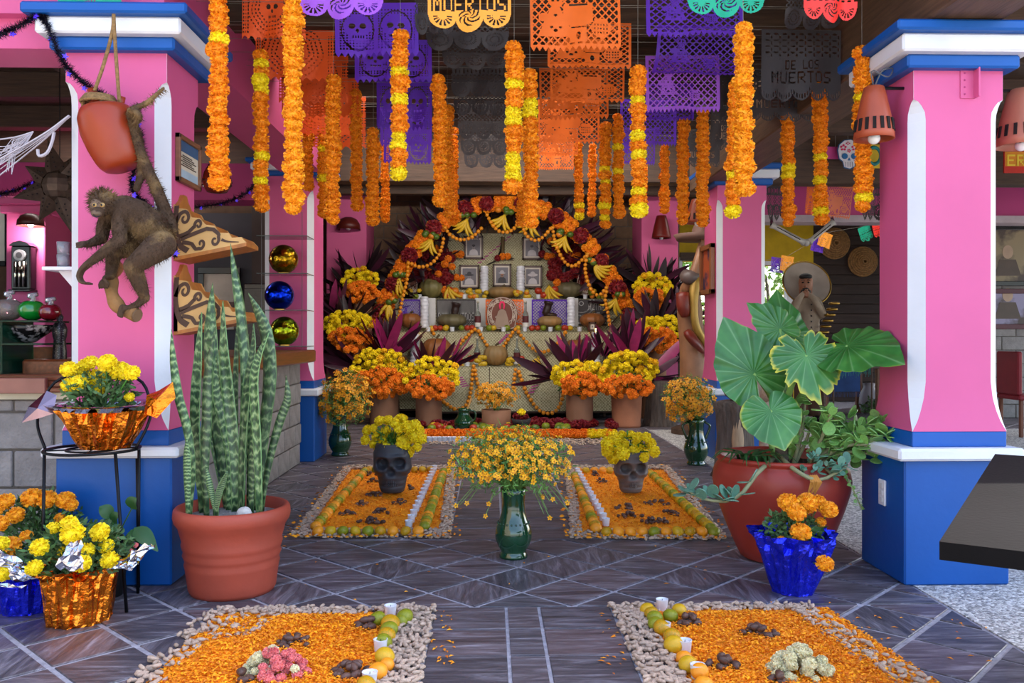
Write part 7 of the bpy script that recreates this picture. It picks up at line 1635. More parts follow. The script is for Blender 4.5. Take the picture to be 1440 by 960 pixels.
# pink metal bracket on the right column
p0, p1 = W(1351, 97, 4.14), W(1372, 138, 4.14); pb = thing('metal_bracket', 'pink painted metal angle bracket under the right capital', 'bracket', ((p0.x + p1.x) / 2, yR, p1.z))
ysh = yR + .03
mb = MB(); mb.bbox(p0.x, p1.x, ysh - .006, ysh, p1.z, p0.z, .001); part('plate', mb, PINK, pb); mb = MB(); mb.bbox(p1.x - .008, p1.x, ysh - .05, ysh, p1.z, p0.z, .001); part('flange', mb, PINK, pb)
for k in range(4): mb = MB(); z = lerp(p1.z + .02, p0.z - .02, k / 3); mb.ell((p0.x + .02, ysh - .007, z), (.005, .003, .005), 8, 5); part('bolt', mb, PINKD, pb)
# black long case clock like lantern, picture, glass things in the bar
c = W(41, 408, 8.5); t = thing('wall_clock', 'narrow black and chrome pendulum clock on the pink bar pillar', 'clock', c); k = 8.5 / 1200; yk = 8.58
mb = MB(); mb.bbox(c.x - 13 * k, c.x + 13 * k, yk - .12, yk, c.z, c.z + 60 * k, .01); part('case', mb, mat('black_lacquer', '#121114', .2), t)
mb = MB(); mb.prism([(-1, 0), (1, 0), (.6, .7), (0, 1), (-.6, .7)], lambda u, v, w_: (c.x + u * 15 * k, yk - .14 + w_, c.z + 60 * k + v * 7 * k), 0, 0, .14); part('cornice', mb, mat('black_lacquer', '#121114'), t)
for dx in (-8, 0, 8): mb = MB(); mb.tube([(c.x + dx * k * .7, yk - .14, c.z + 3 * k), (c.x + dx * k * .7, yk - .14, c.z + 38 * k)], .015, 8); part('chrome_rod', mb, mat('chrome', '#c9c4b4', .15, metal=1), t, True)
mb = MB(); mb.tube([(c.x, yk - .12, c.z + 47 * k), (c.x, yk - .145, c.z + 47 * k)], .055, 24); part('dial', mb, mat('silver_dial', '#b9b6b4', .3), t); mb = MB(); mb.tube([(c.x, yk - .14, c.z + 47 * k), (c.x, yk - .15, c.z + 47 * k)], .03, 20); part('dial_centre', mb, mat('grey_dial', '#5f5c5c', .4), t)
mb = MB(); mb.bbox(c.x - 15 * k, c.x + 15 * k, yk - .15, yk, c.z - 3 * k, c.z, .006); part('base', mb, mat('black_lacquer', '#121114'), t)
a, b = W(-40, 374, 9.4), W(12, 256, 9.4); t = thing('framed_picture', 'black framed picture with pale mount at the far left edge', 'picture', (a.x, 9.6, a.z)); y = 9.6
for q in ((a.x, b.x, a.z, a.z + .06), (a.x, b.x, b.z - .06, b.z), (a.x, a.x + .06, a.z, b.z), (b.x - .06, b.x, a.z, b.z)): mb = MB(); mb.bbox(q[0], q[1], y - .04, y, q[2], q[3], .006); part('frame', mb, mat('black_lacquer', '#121114'), t)
mb = MB(); mb.box(a.x + .05, b.x - .05, y - .02, y, a.z + .05, b.z - .05); part('mount', mb, mat('pale_mount', '#c9c5bc', .6), t); mb = MB(); mb.box(a.x + .12, b.x - .14, y - .022, y - .018, a.z + .14, b.z - .14); part('print', mb, mat('dark_print_green', '#4a5240', .5), t)
GRG = mat('green_edge_glass', '#1f5f4a', .08, trans=.75, ior=1.3)
cz = 1.0
t = thing('glass_display', 'green edged glass display shelf standing on the left bar top', 'display shelf', (W(20, 520, 4.7).x, 4.75, cz)); xa_, xb_ = W(-60, 450, 4.7).x, W(80, 450, 4.7).x
for py, xr in ((452, W(80, 450, 4.7).x), (483, W(84, 480, 4.7).x)): z = 1.2 + (473 - py) * 4.7 / 1200; mb = MB(); mb.bbox(xa_, xr, 4.58, 4.9, z - .006, z + .004, .001); part('glass_shelf', mb, GRG, t)
for px in (13, -45, 76): x = W(px, 480, 4.6).x; mb = MB(); mb.bbox(x - .006, x + .006, 4.59 if px < 70 else 4.86, 4.9, cz, 1.2 + 21 * 4.7 / 1200, .001); part('glass_upright', mb, GRG, t)
zt = 1.2 + 21 * 4.7 / 1200 + .004
def glass_apple(px, r, lab, m):
    c = W(px, 440, 4.72); c.z = zt; t = thing('glass_apple', lab, 'glass fruit', c); mb = MB(); mb.ell(c + Vector((0, 0, r * .85)), (r, r, r * .85), 24, 14, fn=lambda d, a, th: 1 - .2 * math.exp(-((th - pi) / .35) ** 2)); part('fruit', mb, m, t, True)
    mb = MB(); mb.tube(spline([c + Vector((0, 0, 1.5 * r)), c + Vector((.01, 0, 1.8 * r)), c + Vector((-.02, 0, 2.0 * r)), c + Vector((.03, 0, 2.1 * r))], 10), [.012] * 11, 8); part('stalk', mb, mat('clear_crystal', '#d8d8dc', .08, trans=.8), t, True)
glass_apple(12, .075, 'clear crystal apple on the glass shelf at far left', mat('smoky_crystal', '#a08f88', .08, trans=.6)); glass_apple(45, .07, 'bright green glass apple on the glass shelf', mat('green_glass', '#0d7a22', .05, coat=1)); glass_apple(70, .058, 'dark red glass apple on the glass shelf', mat('red_glass', '#6d0a18', .05, coat=1))
c = W(38, 482, 4.74); c.z = 1.2 - 10 * 4.7 / 1200 + .006; t = thing('glass_bowl', 'speckled black and white glass bowl under the glass shelf', 'bowl', c); mb = MB(); mb.lathe([(.0, 0), (.04, 0), (.06, .015), (.12, .06), (.15, .095), (.145, .097), (.11, .065), (.04, .02)], 30, c, cap0=False, cap1=False); part('body', mb, mat('speckled_glass', '#1b181b', .15, scale=30, col2='#a8a4a8', thr=(.48, .6)), t, True)
c = W(84, 521, 4.75); c.z = cz; t = thing('sequined_bottle', 'black sequined bottle doll beside the column on the bar top', 'bottle', c); mb = MB(); mb.lathe([(.035, 0), (.04, .01), (.036, .12), (.03, .18), (.036, .2), (.04, .24), (.03, .27), (.015, .285), (.02, .31), (.008, .33)], 20, c); part('body', mb, mat('sequins', '#141216', .3, scale=160, col2='#77737c', thr=(.56, .68)), t, True)
c = W(62, 505, 5.0); t = thing('wooden_box', 'reddish wooden box behind the glass shelf', 'box', (c.x, c.y, cz)); mb = MB(); mb.bbox(c.x - .1, c.x + .09, 5.0, 5.1, cz + .0, cz + .07, .004); part('white_tray', mb, mat('white_tray', '#9c9aa4', .5), t, label='greyish white lower tray'); mb = MB(); mb.bbox(c.x - .06, c.x + .09, 5.0, 5.1, cz + .07, cz + .14, .004); part('body', mb, mat('burl_wood', '#7d4420', .35, var=.35, scale=20), t)
c = W(8, 510, 4.95); t = thing('gauze_cloth', 'greyish blue gauze draped on the bar top at far left', 'cloth', (c.x, c.y, cz)); mb = MB()
nx = 24; vs = [(c.x - .25 + .36 * i / nx, c.y + .03 * math.sin(i * 1.3) + .05 * j / 8, cz + .18 * (1 - j / 8) * (1 - .6 * i / nx) + .004) for j in range(9) for i in range(nx + 1)]; mb.add(vs, [(j * (nx + 1) + i, j * (nx + 1) + i + 1, (j + 1) * (nx + 1) + i + 1, (j + 1) * (nx + 1) + i) for j in range(8) for i in range(nx)]); part('gauze', mb, mat('blue_gauze', '#4d4f6c', .9), t, True)
c = W(89, 376, 4.42); t = thing('glass_tumblers', 'two stacked clear tumblers on a small white bracket shelf', 'glass', c)
for k in range(2): mb = MB(); mb.lathe([(.0, 0), (.028, 0), (.032, .066), (.029, .066), (.026, .01)], 18, c + Vector((0, 0, .066 * k)), cap0=False, cap1=False); part('tumbler', mb, mat('tumbler_glass', '#d6dade', .05, trans=.7), t, True)
mb = MB(); mb.bbox(c.x - .07, LC['sl'], c.y - .08, c.y + .1, c.z - .02, c.z - .001, .003); part('shelf', mb, WHITE, t); mb = MB(); mb.prism([(0, 0), (.12, 0), (.12, -.14)], lambda u, v, w_: (c.x - .02 + u, c.y + w_, c.z - .02 + v), 0, -.01, .01); part('bracket', mb, WHITE, t)
# tin star lantern
cs = W(84, 262, 5.3); t = thing('star_lantern', 'large dark perforated tin star lantern hanging behind the left column', 'lantern', cs); TINM = mat('dark_tin', '#4a3a30', .5, metal=.5, var=.3, scale=30)
npt = 8
for k in range(npt):
    a = 2 * pi * k / npt + .25; d = Vector((math.cos(a), 0, math.sin(a))); s = Vector((-math.sin(a), 0, math.cos(a))); L_ = .3 if k % 2 == 0 else .25; b0_ = cs + d * .09
    mb = MB(); mb.add([cs + d * .1 + s * .075, cs + d * .1 - s * .075, cs + d * .08 + Vector((0, -.07, 0)), cs + d * .08 + Vector((0, .07, 0)), cs + d * L_], [(0, 2, 4), (2, 1, 4), (1, 3, 4), (3, 0, 4)]); pt = part('point', mb, TINM, t)
    hb = MB()
    for i in range(9): q = cs + d * lerp(.11, L_ * .8, i / 8) + Vector((0, -.07 * (1 - i / 9) * .62 - .004, 0)) + s * (.025 * (1 - i / 9)) * (1 if i % 2 else -1); hb.ell(q, (.006, .004, .006), 5, 4)
    part('perforations', hb, mat('slot_dark', '#1a0f0c'), pt, kind='stuff', pivot=WL[pt.name])
mb = MB(); mb.ell(cs, .1, 10, 8); part('core', mb, TINM, t); mb = MB(); mb.tube([cs + Vector((0, 0, .1)), Vector((cs.x, cs.y, 3.45))], .003, 4); part('chain', mb, BLACKM, t)
# cotton cobweb
WEB = mat('cobweb_cotton', '#b5adb4', .95); Zw = 4.12
t = thing('cotton_cobweb', 'white stretched cotton cobweb tied to the left column', 'cobweb', W(98, 163, Zw)); mb = MB()
a = W(98, 163, Zw); 
for (x, y, r) in ((-20, 235, .012), (-20, 262, .007), (-20, 245, .004), (-20, 252, .004), (-20, 240, .005)): P = spline([a, W(60, 190 + (y - 235) * .3, Zw + R.uniform(-.02, .02)), W(x, y, Zw)], 10); mb.tube(P, [r * (1 - .03 * i) for i in range(11)], 5, flat=.5)
b = W(47, 185, Zw + .02); mb.tube(spline([b, W(20, 193, Zw), W(-20, 198, Zw)], 6), .004, 5)
for i in range(22): x = R.uniform(-20, 20); mb.tube([b, W(R.uniform(15, 35), R.uniform(195, 215), Zw), W(x, R.uniform(200, 250), Zw)], .0018, 4)
mb.tube(spline([W(76, 186, Zw), W(73, 200, Zw), W(66, 215, Zw), W(55, 219, Zw), W(53, 210, Zw)], 12), .008, 6); part('strands', mb, WEB, t, kind='stuff')
# glass shelves with mirror balls on the rear left column
Zs = 7.98; ys = W(400, 473, Zs).y; zsh = lambda y: 1.2 + (473 - y) * Zs / 1200
t = thing('glass_shelf_rack', 'rack of clear glass shelves on cables on the rear left column', 'shelf', (fx(400, Zs), ys, zsh(486)))
SHG = mat('shelf_glass', '#8a9a98', .05, trans=.6, ior=1.2)
for y in (333, 385, 436, 486): mb = MB(); mb.bbox(fx(366, Zs), fx(436, Zs), ys - .13, ys + .17, zsh(y) - .008, zsh(y), .002); part('glass_shelf', mb, SHG, t)
for px in (372, 428): mb = MB(); mb.tube([(fx(px, Zs), ys - .1, zsh(486) - .03), (fx(px, Zs), ys - .1, zsh(300))], .003, 5); part('cable', mb, mat('grey_wire', '#5a5a5e'), t)
for px, y, col, c2, nm in ((399, 385, '#7d5a0c', '#c99a22', 'gold'), (393, 436, '#061f9a', '#1238d8', 'blue'), (400, 486, '#6f7a0c', '#b5bd2a', 'lime yellow')):
    c = Vector((fx(px, Zs), ys + .0, zsh(y) + .001)); r = 20.5 * Zs / 1200; mb = MB(); mb.lathe([(.05, 0), (.05, .012)], 18, c); t = thing('mirror_ball', 'shiny %s crackle glass ball on a glass shelf' % nm, 'glass ball', c); part('foot', mb, mat('brass', '#a5803a', .3, metal=1), t)
    mb = MB(); mb.ell(c + Vector((0, 0, r)), r, 32, 20); part('ball', mb, mat(nm.split()[0] + '_mirror', col, .12, metal=1, scale=28, col2=c2, bump=.25, bscale=30), t, True)
# picture and cabinet behind the counter between the columns
a, b = W(283, 450, 9.2), W(326, 384, 9.2); t = thing('framed_poster', 'black framed cream poster on the dark wall behind the bar', 'picture', (a.x, 9.38, a.z))
for q in ((a.x - .06, b.x + .06, b.z, b.z + .07), (a.x - .06, a.x, a.z - .1, b.z), (b.x, b.x + .06, a.z - .1, b.z)): mb = MB(); mb.bbox(q[0], q[1], 9.34, 9.4, q[2], q[3], .004); part('frame', mb, mat('black_lacquer', '#121114'), t)
mb = MB(); mb.box(a.x, b.x, 9.37, 9.4, a.z - .1, b.z); part('poster', mb, mat('cream_poster', '#b5a795', .6), t); mb = MB(); mb.box(a.x, b.x, 9.366, 9.37, a.z + .1, a.z + .2); part('brown_band', mb, mat('brown_band', '#5f4038', .6), t)
c = W(345, 500, 8.2); t = thing('bar_cabinet', 'black cabinet behind the bar, beside the glass balls', 'cabinet', (c.x, c.y, 0)); mb = MB(); mb.bbox(c.x - .2, c.x + .12, 8.9, 9.3, 0, 1.75, .01); part('body', mb, mat('black_lacquer', '#121114'), t)
mb = MB(); mb.bbox(c.x - .19, c.x + .11, 8.88, 8.9, .05, 1.7, .004); part('door', mb, mat('black_panel', '#1d1a1d', .25), t)
# ================================================================ right hand side
c = W(1033, 473, 7.35); c.z = 0
t = thing('carved_stump', 'pale split tree stump carrying an urn behind the big clay pot', 'stump', c); mb = MB(); mb.lathe([(.19, 0), (.16, .08), (.145, .34), (.15, .55), (.17, .63), (.12, .65), (.0, .645)], 48, c, wob=lambda a, i, z: 1 + .12 * math.sin(4 * a + 1) + .05 * math.sin(11 * a + z * 5)); part('trunk', mb, mat('grey_bark', '#5b4f47'), t, True)
mb = MB(); mb.lathe([(.01, .02), (.055, .04), (.06, .3), (.05, .5), (.01, .52)], 12, c + Vector((.0, -.11, 0))); part('bare_wood', mb, mat('bare_wood', '#a58a6d', .7, var=.25, stretch=(8, 8, 1)), t, True, label='pale bare wood streak')
u = c + Vector((.04, 0, .645)); t = thing('clay_urn', 'round urn, dark carved band over grey clay, on the split stump', 'urn', u); mb = MB(); mb.lathe([(.0, 0), (.06, 0), (.12, .05), (.158, .12), (.165, .17)], 36, u, cap0=False, cap1=False); part('lower_body', mb, mat('grey_clay', '#77706a', .7), t, True); mb = MB(); mb.lathe([(.165, .17), (.16, .24), (.12, .3), (.07, .33), (.075, .36)], 36, u, cap0=False, cap1=False, wob=lambda a, i, z: 1 + .015 * math.sin(9 * a) * math.sin(z * 60)); part('carved_band', mb, mat('carved_dark', '#3d342f', .6, var=.4, scale=25, bump=1, bscale=30), t, True)
p = W(1072, 556, 6.2); t = thing('driftwood', 'forked piece of pale driftwood behind the leaves', 'driftwood', (p.x, p.y, 0)); mb = MB(); mb.tube(spline([(p.x, p.y, 0), W(1078, 580, 6.2), W(1068, 545, 6.2), W(1062, 525, 6.2)], 14), [.06, .055, .05, .05, .055, .05, .045, .045, .045, .04, .035, .03, .028, .025, .02], 10); mb.tube(spline([W(1072, 560, 6.2), W(1082, 552, 6.15), W(1089, 552, 6.1)], 6), [.04, .05, .055, .06, .055, .05, .03], 10); part('limb', mb, mat('driftwood', '#a5907c', .8, var=.3, bump=.4), t, True)
# framed painting on the side of the rear right column
xq = a2; s0, s1 = side(990, 412, xq), side(1006, 340, xq); y0, y1 = min(s0.y, s1.y), max(s0.y, s1.y); y1 = max(y1, y0 + .35); z0, z1 = W(1003, 412, 8.3).z, W(1003, 340, 8.3).z
t = thing('framed_painting', 'brown framed colourful painting on the side of the rear right column', 'painting', (xq, (y0 + y1) / 2, z0))
for q in ((y0, y1, z0, z0 + .05), (y0, y1, z1 - .05, z1), (y0, y0 + .05, z0, z1), (y1 - .05, y1, z0, z1)): mb = MB(); mb.bbox(xq - .05, xq, *q, .006); part('frame', mb, mat('orange_wood_frame', '#8a5230', .4), t)
mb = MB(); mb.box(xq - .02, xq, y0 + .04, y1 - .04, z0 + .04, z1 - .04); part('canvas', mb, mat('painted_canvas', '#b5522a', .6, scale=5, col2='#3a2a4a', thr=(.45, .55)), t)
# carved wooden musician at the left window
WD1 = mat('carved_tan', '#8a5f42', .45, var=.2, scale=6); WD2 = mat('carved_gold', '#a07f3a', .35, metal=.4, var=.25); WD3 = mat('carved_red', '#6a2418', .4, var=.2)
Zc = 10.6
def q_(px, py, dz=0): return W(px, py, Zc + dz)
b = q_(978, 600); b.z = 0
t = thing('carved_musician', 'carved wooden musician figure in a hat beside the rear right column', 'statue', b)
body_mesh('body', [([q_(975, 590), q_(975, 520), q_(972, 480)], [.17, .17, .15]), ([q_(972, 480), q_(970, 440), q_(970, 408)], [.15, .16, .13]), ([q_(970, 408), q_(985, 395), q_(990, 372)], [.1, .06, .06]), ([q_(966, 405, -.1), q_(976, 385, -.2), q_(983, 362, -.2), q_(986, 345, -.15)], [.075, .07, .06, .045]), ([q_(990, 465), q_(985, 500), q_(965, 520)], [.07, .06, .06])], WD1, t, .014, 6, [(q_(991, 352), (.1, .12, .13))])
for k in range(4): mb = MB(); mb.tube(spline([q_(985 + k, 348, -.18), q_(987 + 1.5 * k, 340, -.2), q_(986 + 2 * k, 335, -.18)], 5), [.02, .018, .017, .016, .014, .01], 6); part('finger', mb, WD1, t, True)
mb = MB(); mb.lathe([(.0, .2), (.08, .2), (.11, .14), (.12, .02), (.3, .03), (.33, .07), (.34, .07), (.3, 0), (.1, -.01)], 32, q_(986, 338)); part('hat', mb, mat('brown_felt', '#6d4f44', .7), t, True)
mb = MB(); mb.ell(q_(992, 353, -.11), (.02, .03, .03), 8, 6); part('nose', mb, WD1, t, True)
for dx in (-3, 4): mb = MB(); mb.ell(q_(991 + dx, 349, -.115), (.014, .012, .01), 8, 6); part('eye', mb, mat('black_pupil', '#0a0808'), t, True)
mb = MB(); mb.tube([q_(988, 359, -.12), q_(995, 359, -.12)], .008, 5); part('mouth', mb, WD3, t)
mb = MB(); mb.tube(spline([q_(965, 388, -.15), q_(970, 390, -.22), q_(980, 388, -.15)], 8), [.09] * 9, 12); part('cuff', mb, mat('grey_brown_cuff', '#574844', .4), t, True)
mb = MB(); mb.tube(spline([q_(979, 392, -.2), q_(976, 420, -.25), q_(978, 455, -.25), q_(990, 480, -.2), q_(1000, 500, -.1)], 16), [.075, .07, .065, .06, .055, .05, .05, .05, .05, .05, .05, .05, .05, .05, .045, .045, .04], 12); part('gilded_neck', mb, WD2, t, True)
mb = MB(); mb.tube(spline([q_(965, 465, -.3), q_(975, 478, -.32), q_(990, 495, -.25)], 8), [.08, .11, .12, .12, .12, .11, .1, .08, .05], 14, flat=.5); part('guitar_body', mb, WD3, t, True); mb = MB(); mb.tube(spline([q_(960, 412, -.22), q_(961, 430, -.24), q_(964, 445, -.22)], 6), [.08, .085, .085, .085, .08, .07, .05], 12); part('sleeve', mb, WD3, t, True)
mb = MB(); mb.lathe([(.3, 0), (.3, .06), (.2, .1)], 20, b); part('plinth', mb, DWOOD, t)
# mariachi figure behind the elephant ear
Zq = 12.1
def r_(px, py, dz=0): return W(px, py, Zq + dz)
b = r_(1135, 590); b.z = 0
t = thing('mariachi_statue', 'life size mariachi statue in a wide pale sombrero, hands raised to its mouth', 'statue', b)
body_mesh('body', [([r_(1135, 480), r_(1136, 455), r_(1135, 428)], [.17, .16, .17]), ([r_(1135, 428), r_(1133, 412), r_(1132, 402)], [.1, .06, .06]), ([r_(1123, 424), r_(1113, 440, -.1), r_(1118, 432, -.28)], [.08, .065, .05]), ([r_(1118, 432, -.28), r_(1124, 420, -.3), r_(1130, 412, -.25)], [.05, .045, .035]), ([r_(1147, 424), r_(1156, 442, -.1), r_(1150, 430, -.28)], [.08, .065, .05]), ([r_(1150, 430, -.28), r_(1144, 420, -.3), r_(1136, 413, -.25)], [.05, .045, .035])], mat('cream_jacket', '#8d7a66', .7, var=.15), t, .016, 6)
body_mesh('head', [([r_(1133, 412, -.02), r_(1133, 396, -.02)], [.09, .1])], mat('painted_skin', '#8a5a42', .5, var=.1), t, .012, 4, [(r_(1133, 402, -.06), (.085, .1, .13))])
mb = MB(); mb.lathe([(.0, 0), (.1, 0), (.28, .02), (.34, .05), (.345, .05), (.3, 0), (.12, -.03), (.11, -.14), (.0, -.18)], 40, (0, 0, 0)); hb = MB(); mm = Matrix.Rotation(math.radians(68), 3, 'X'); hc = r_(1133, 400, .12)
hb.add([mm @ Vector(v) + hc for v in mb.v], mb.f); part('sombrero', hb, mat('pale_sombrero', '#9a8c80', .7), t, True)
hb = MB(); rg = ring((0, 0), .342, .05, n=40); hb.tube([mm @ Vector(v) + hc for v in rg], .012, 6, caps=False); part('gold_trim', hb, mat('brass', '#a5803a'), t, True)
for dx in (-4, 4): mb = MB(); mb.ell(r_(1133 + dx, 397, -.155), (.018, .012, .011), 8, 6); part('eye', mb, mat('black_pupil', '#0a0808'), t, True); mb = MB(); mb.tube([r_(1133 + dx * .6, 393.5, -.15), r_(1133 + dx * 1.6, 394, -.14)], .006, 5); part('eyebrow', mb, mat('black_hair', '#15100e', .6), t)
mb = MB(); mb.ell(r_(1133, 402, -.165), (.018, .028, .03), 8, 6); part('nose', mb, mat('painted_skin', '#8a5a42'), t, True)
mb = MB(); mb.ell(r_(1133, 411, -.1), (.075, .07, .06), 14, 10); mb.ell(r_(1133, 406, -.15), (.05, .02, .014), 10, 6); part('beard', mb, mat('black_hair', '#15100e'), t, True); mb = MB(); mb.ell(r_(1133, 389, -.05), (.09, .09, .05), 14, 8); part('hair', mb, mat('black_hair', '#15100e'), t, True)
for s in (-1, 1):
    for k in range(4): mb = MB(); a = r_(1133 + s * 2, 413 + k * 1.6, -.26); mb.tube(spline([a, a + Vector((-s * .03, -.03, .02)), a + Vector((-s * .06, -.01, .03))], 5), [.015, .014, .013, .012, .011, .008], 6); part('finger', mb, mat('painted_skin', '#8a5a42'), t, True)
    mb = MB(); a = r_(1133 + s * 2, 412, -.26); mb.tube([a, a + Vector((-s * .01, -.03, .05))], [.015, .01], 6); part('thumb', mb, mat('painted_skin', '#8a5a42'), t, True)
for k in range(5): mb = MB(); mb.ell(r_(1141, 428 + 8 * k, -.165), .012, 8, 6); part('button', mb, mat('dark_button', '#1d1512', .3), t, True)
for s in (-1, 1): mb = MB(); mb.tube(spline([r_(1135 + s * 7, 478), (b.x + s * .1, b.y, .5), (b.x + s * .11, b.y, .08)], 8), [.12, .115, .1, .09, .085, .08, .08, .09, .1], 12); part('trouser_leg', mb, mat('brown_trousers', '#4a3020', .8), t, True); mb = MB(); mb.ell((b.x + s * .11, b.y - .08, .045), (.055, .13, .045), 12, 8); part('shoe', mb, mat('black_lacquer', '#121114'), t, True)
p = r_(1158, 455, -.2); gt = thing('gilded_accordion', 'small gilded carved ornament beside the mariachi statue', 'ornament', (p.x, p.y, 0)); mb = MB(); mb.tube([(p.x, p.y, 0), (p.x, p.y, p.z - .15)], .03, 8); part('stand', mb, DWOOD, gt); mb = MB()
for k in range(6): mb.tube(ring((p.x + .03 * k, p.y + .0), .06, p.z - .12 + .08 * k, .02, 12), .02, 6, caps=False)
part('scrollwork', mb, mat('brass', '#a5803a'), gt, True)
# skeleton arm, baskets, hanging paper, skull sign
BONE = mat('painted_bone', '#b5b0a8', .5); Zb = 11.4
t = thing('skeleton_arm', 'white skeleton arm bent at the elbow reaching across the restaurant', 'decoration', W(1085, 308, Zb))
for p_, q in (((1085, 316), (1131, 341)), ((1138, 340), (1172, 312))):
    a, b = W(*p_, Zb), W(*q, Zb); mb = MB(); mb.tube([a, lerp(a, b, .1), lerp(a, b, .5), lerp(a, b, .9), b], [.05, .035, .032, .036, .05], 10); part('bone', mb, BONE, t, True); mb = MB(); mb.tube([lerp(a, b, .15) + Vector((0, -.034, .0)), lerp(a, b, .85) + Vector((0, -.036, 0))], .006, 4); part('ink_line', mb, mat('black_hair', '#15100e'), t)
mb = MB(); mb.ell(W(1134, 341, Zb), .05, 10, 8); part('elbow', mb, BONE, t, True); mb = MB(); mb.tube([W(1172, 312, Zb), W(1170, 306, 12.05)], .02, 6); mb.tube([W(1085, 316, Zb), W(1085, 306, 12.05)], .02, 6); part('fixing', mb, BLACKM, t)
for px, py, r, lab in ((1181, 340, 21, 'round woven straw basket on the dark plank wall, left one'), (1222, 366, 20, 'round woven straw basket on the dark plank wall, next to the pink column')):
    c = W(px, py, YW - .12); t = thing('wall_basket', lab, 'basket', c); mb = MB(); rr_ = r * YW / 1200
    for k in range(7): q = rr_ * (1 - k / 7.2); mb.tube([(c.x + q * math.cos(a * pi / 16), YW - .03 - .015 * k, c.z + q * math.sin(a * pi / 16)) for a in range(33)], .022, 6, caps=False)
    part('coils', mb, mat('basket_straw', '#8a6438', .8, var=.35, scale=30), t, True)
    mb = MB(); mb.tube([(c.x, YW - .005, c.z), (c.x, YW - .04, c.z)], rr_ * .97, 30); part('disc', mb, mat('basket_straw', '#8a6438'), t)
Zg = 9.3; kg = Zg / 1200
c = W(1193, 217, Zg); t = thing('skull_sign', 'painted sugar skull sign with blue eyes and pink flowers', 'sign', c)
def flatp(poly, m, nm, dy): mb = MB(); mb.prism(poly, lambda u, v, w_: (c.x + u * kg, c.y - dy + w_, c.z + v * kg), 0, -.006, 0); part(nm, mb, m, t)
def elp(x, y, a, b, n=22): return [(x + a * math.cos(2 * pi * k / n), y + b * math.sin(2 * pi * k / n)) for k in range(n)]
SKO = [(-15, 5), (-13, 13), (-6, 19), (3, 20), (10, 17), (15, 9), (15, 0), (13, -7), (9, -9), (8, -17), (2, -20), (-6, -18), (-8, -10), (-13, -6)]
flatp([(u * 1.08, v * 1.06) for u, v in SKO], mat('sign_blue', '#1a5f92', .5), 'rim', 0); flatp(SKO, mat('sign_white', '#dcd6d8', .5), 'face', .008)
for s in (-1, 1):
    flatp(elp(s * 6.5 + .5, -3, 4.2, 4.2, 12), mat('sign_blue', '#1a5f92'), 'eye', .016)
    for k in range(5): a = k * 2 * pi / 5 + .3; flatp(elp(s * 8 + 3.2 * math.cos(a), 9 + 3.2 * math.sin(a), 1.6, 1.6, 8), mat('sign_pink', '#d42a5c', .5), 'flower_petal', .016)
for k in range(5): a = k * 2 * pi / 5; flatp(elp(0 + 1.8 * math.cos(a), 4.5 + 1.8 * math.sin(a), 1, 1, 8), mat('sign_pink', '#d42a5c'), 'flower_petal', .016)
for k in range(4): flatp(elp(-1.5 + 2.2 * math.cos(k * 1.57), 15 + 1.5 * math.sin(k * 1.57), .9, .9, 8), mat('sign_pink', '#d42a5c'), 'flower_petal', .016)
flatp([(-2, -9), (2, -9), (.2, -5)], mat('sign_blue', '#1a5f92'), 'nose', .016)
for k in range(4): x = -5 + 3.3 * k; flatp([(x - .2, -18), (x + .2, -18), (x + .2, -11), (x - .2, -11)], mat('sign_grey', '#77707a', .5), 'tooth_gap', .016)
mb = MB(); mb.tube([(c.x, c.y + .01, c.z + .1), (c.x, c.y + .01, 3.5)], .003, 4); part('cord', mb, THREAD, t)
a, b = W(1162, 223, Zg + .08), W(1250, 206, Zg + .08); t = thing('painted_board', 'pink board with a yellow and teal painted panel beside the skull sign', 'sign', (a.x, a.y, a.z)); mb = MB(); mb.bbox(a.x, W(1215, 223, Zg).x, a.y, a.y + .02, a.z, b.z, .002); part('pink_board', mb, mat('sign_hot_pink', '#d84a92', .5), t)
p, q = W(1217, 236, Zg + .08), W(1240, 203, Zg + .08); mb = MB(); mb.bbox(p.x, q.x + .4, p.y, p.y + .02, p.z, q.z, .002); part('yellow_panel', mb, mat('sign_yellow', '#d8b52a', .5), t); mb = MB(); mb.tube(ring((0, 0), .07, 0, n=20), .016, 6, caps=False); m2 = MB(); cc = W(1229, 219, Zg); m2.add([Vector((v[0], v[2] - .004, v[1] * 1.3)) + cc for v in mb.v], mb.f); part('teal_letter', m2, mat('sign_teal', '#157a76', .5), t, True)
mb = MB(); mb.tube([(a.x + .1, a.y, b.z), (a.x + .1, a.y, 3.45)], .003, 4); mb.tube([(q.x, a.y, q.z), (q.x, a.y, 3.45)], .003, 4); part('cord', mb, THREAD, t)
me = paper_mesh(d_lattice, paper_mat('salmon', '#e07a55'), 60, 50, .36, .42, wave=.006); o = obj('paper_banner', me, None, W(1180, 260, 10.6), rot=(0, .12, 0)); tag(o, 'salmon orange cut paper hanging by the pink restaurant beam', 'paper banner')
me = paper_mesh(d_hair, PO, 50, 50, .14, .4, wave=.01); o = obj('paper_banner', me, None, W(1142, 258, 10.6), rot=(0, .1, .3)); tag(o, 'narrow orange cut paper left of the salmon one', 'paper banner')
mb = MB(); mb.tube([W(1085, 252, 10.62), W(1140, 258, 10.62), W(1235, 259, 10.62)], .003, 4); single('banner_string', mb, THREAD, 'thin white string carrying the salmon paper by the restaurant beam', 'string')
for px, py, m, lab in ((1225, 262, PBK, 'silvery black paper fringe beside the front right column'), (1093, 262, PBK, 'dark cut paper beside the rear right column')): me = paper_mesh(d_black, m, 50, 60, .3, .46, wave=.03, seed=2); o = obj('paper_banner', me, None, W(px, py - 2, 10.62), rot=(0, 0, .2)); tag(o, lab, 'paper banner')
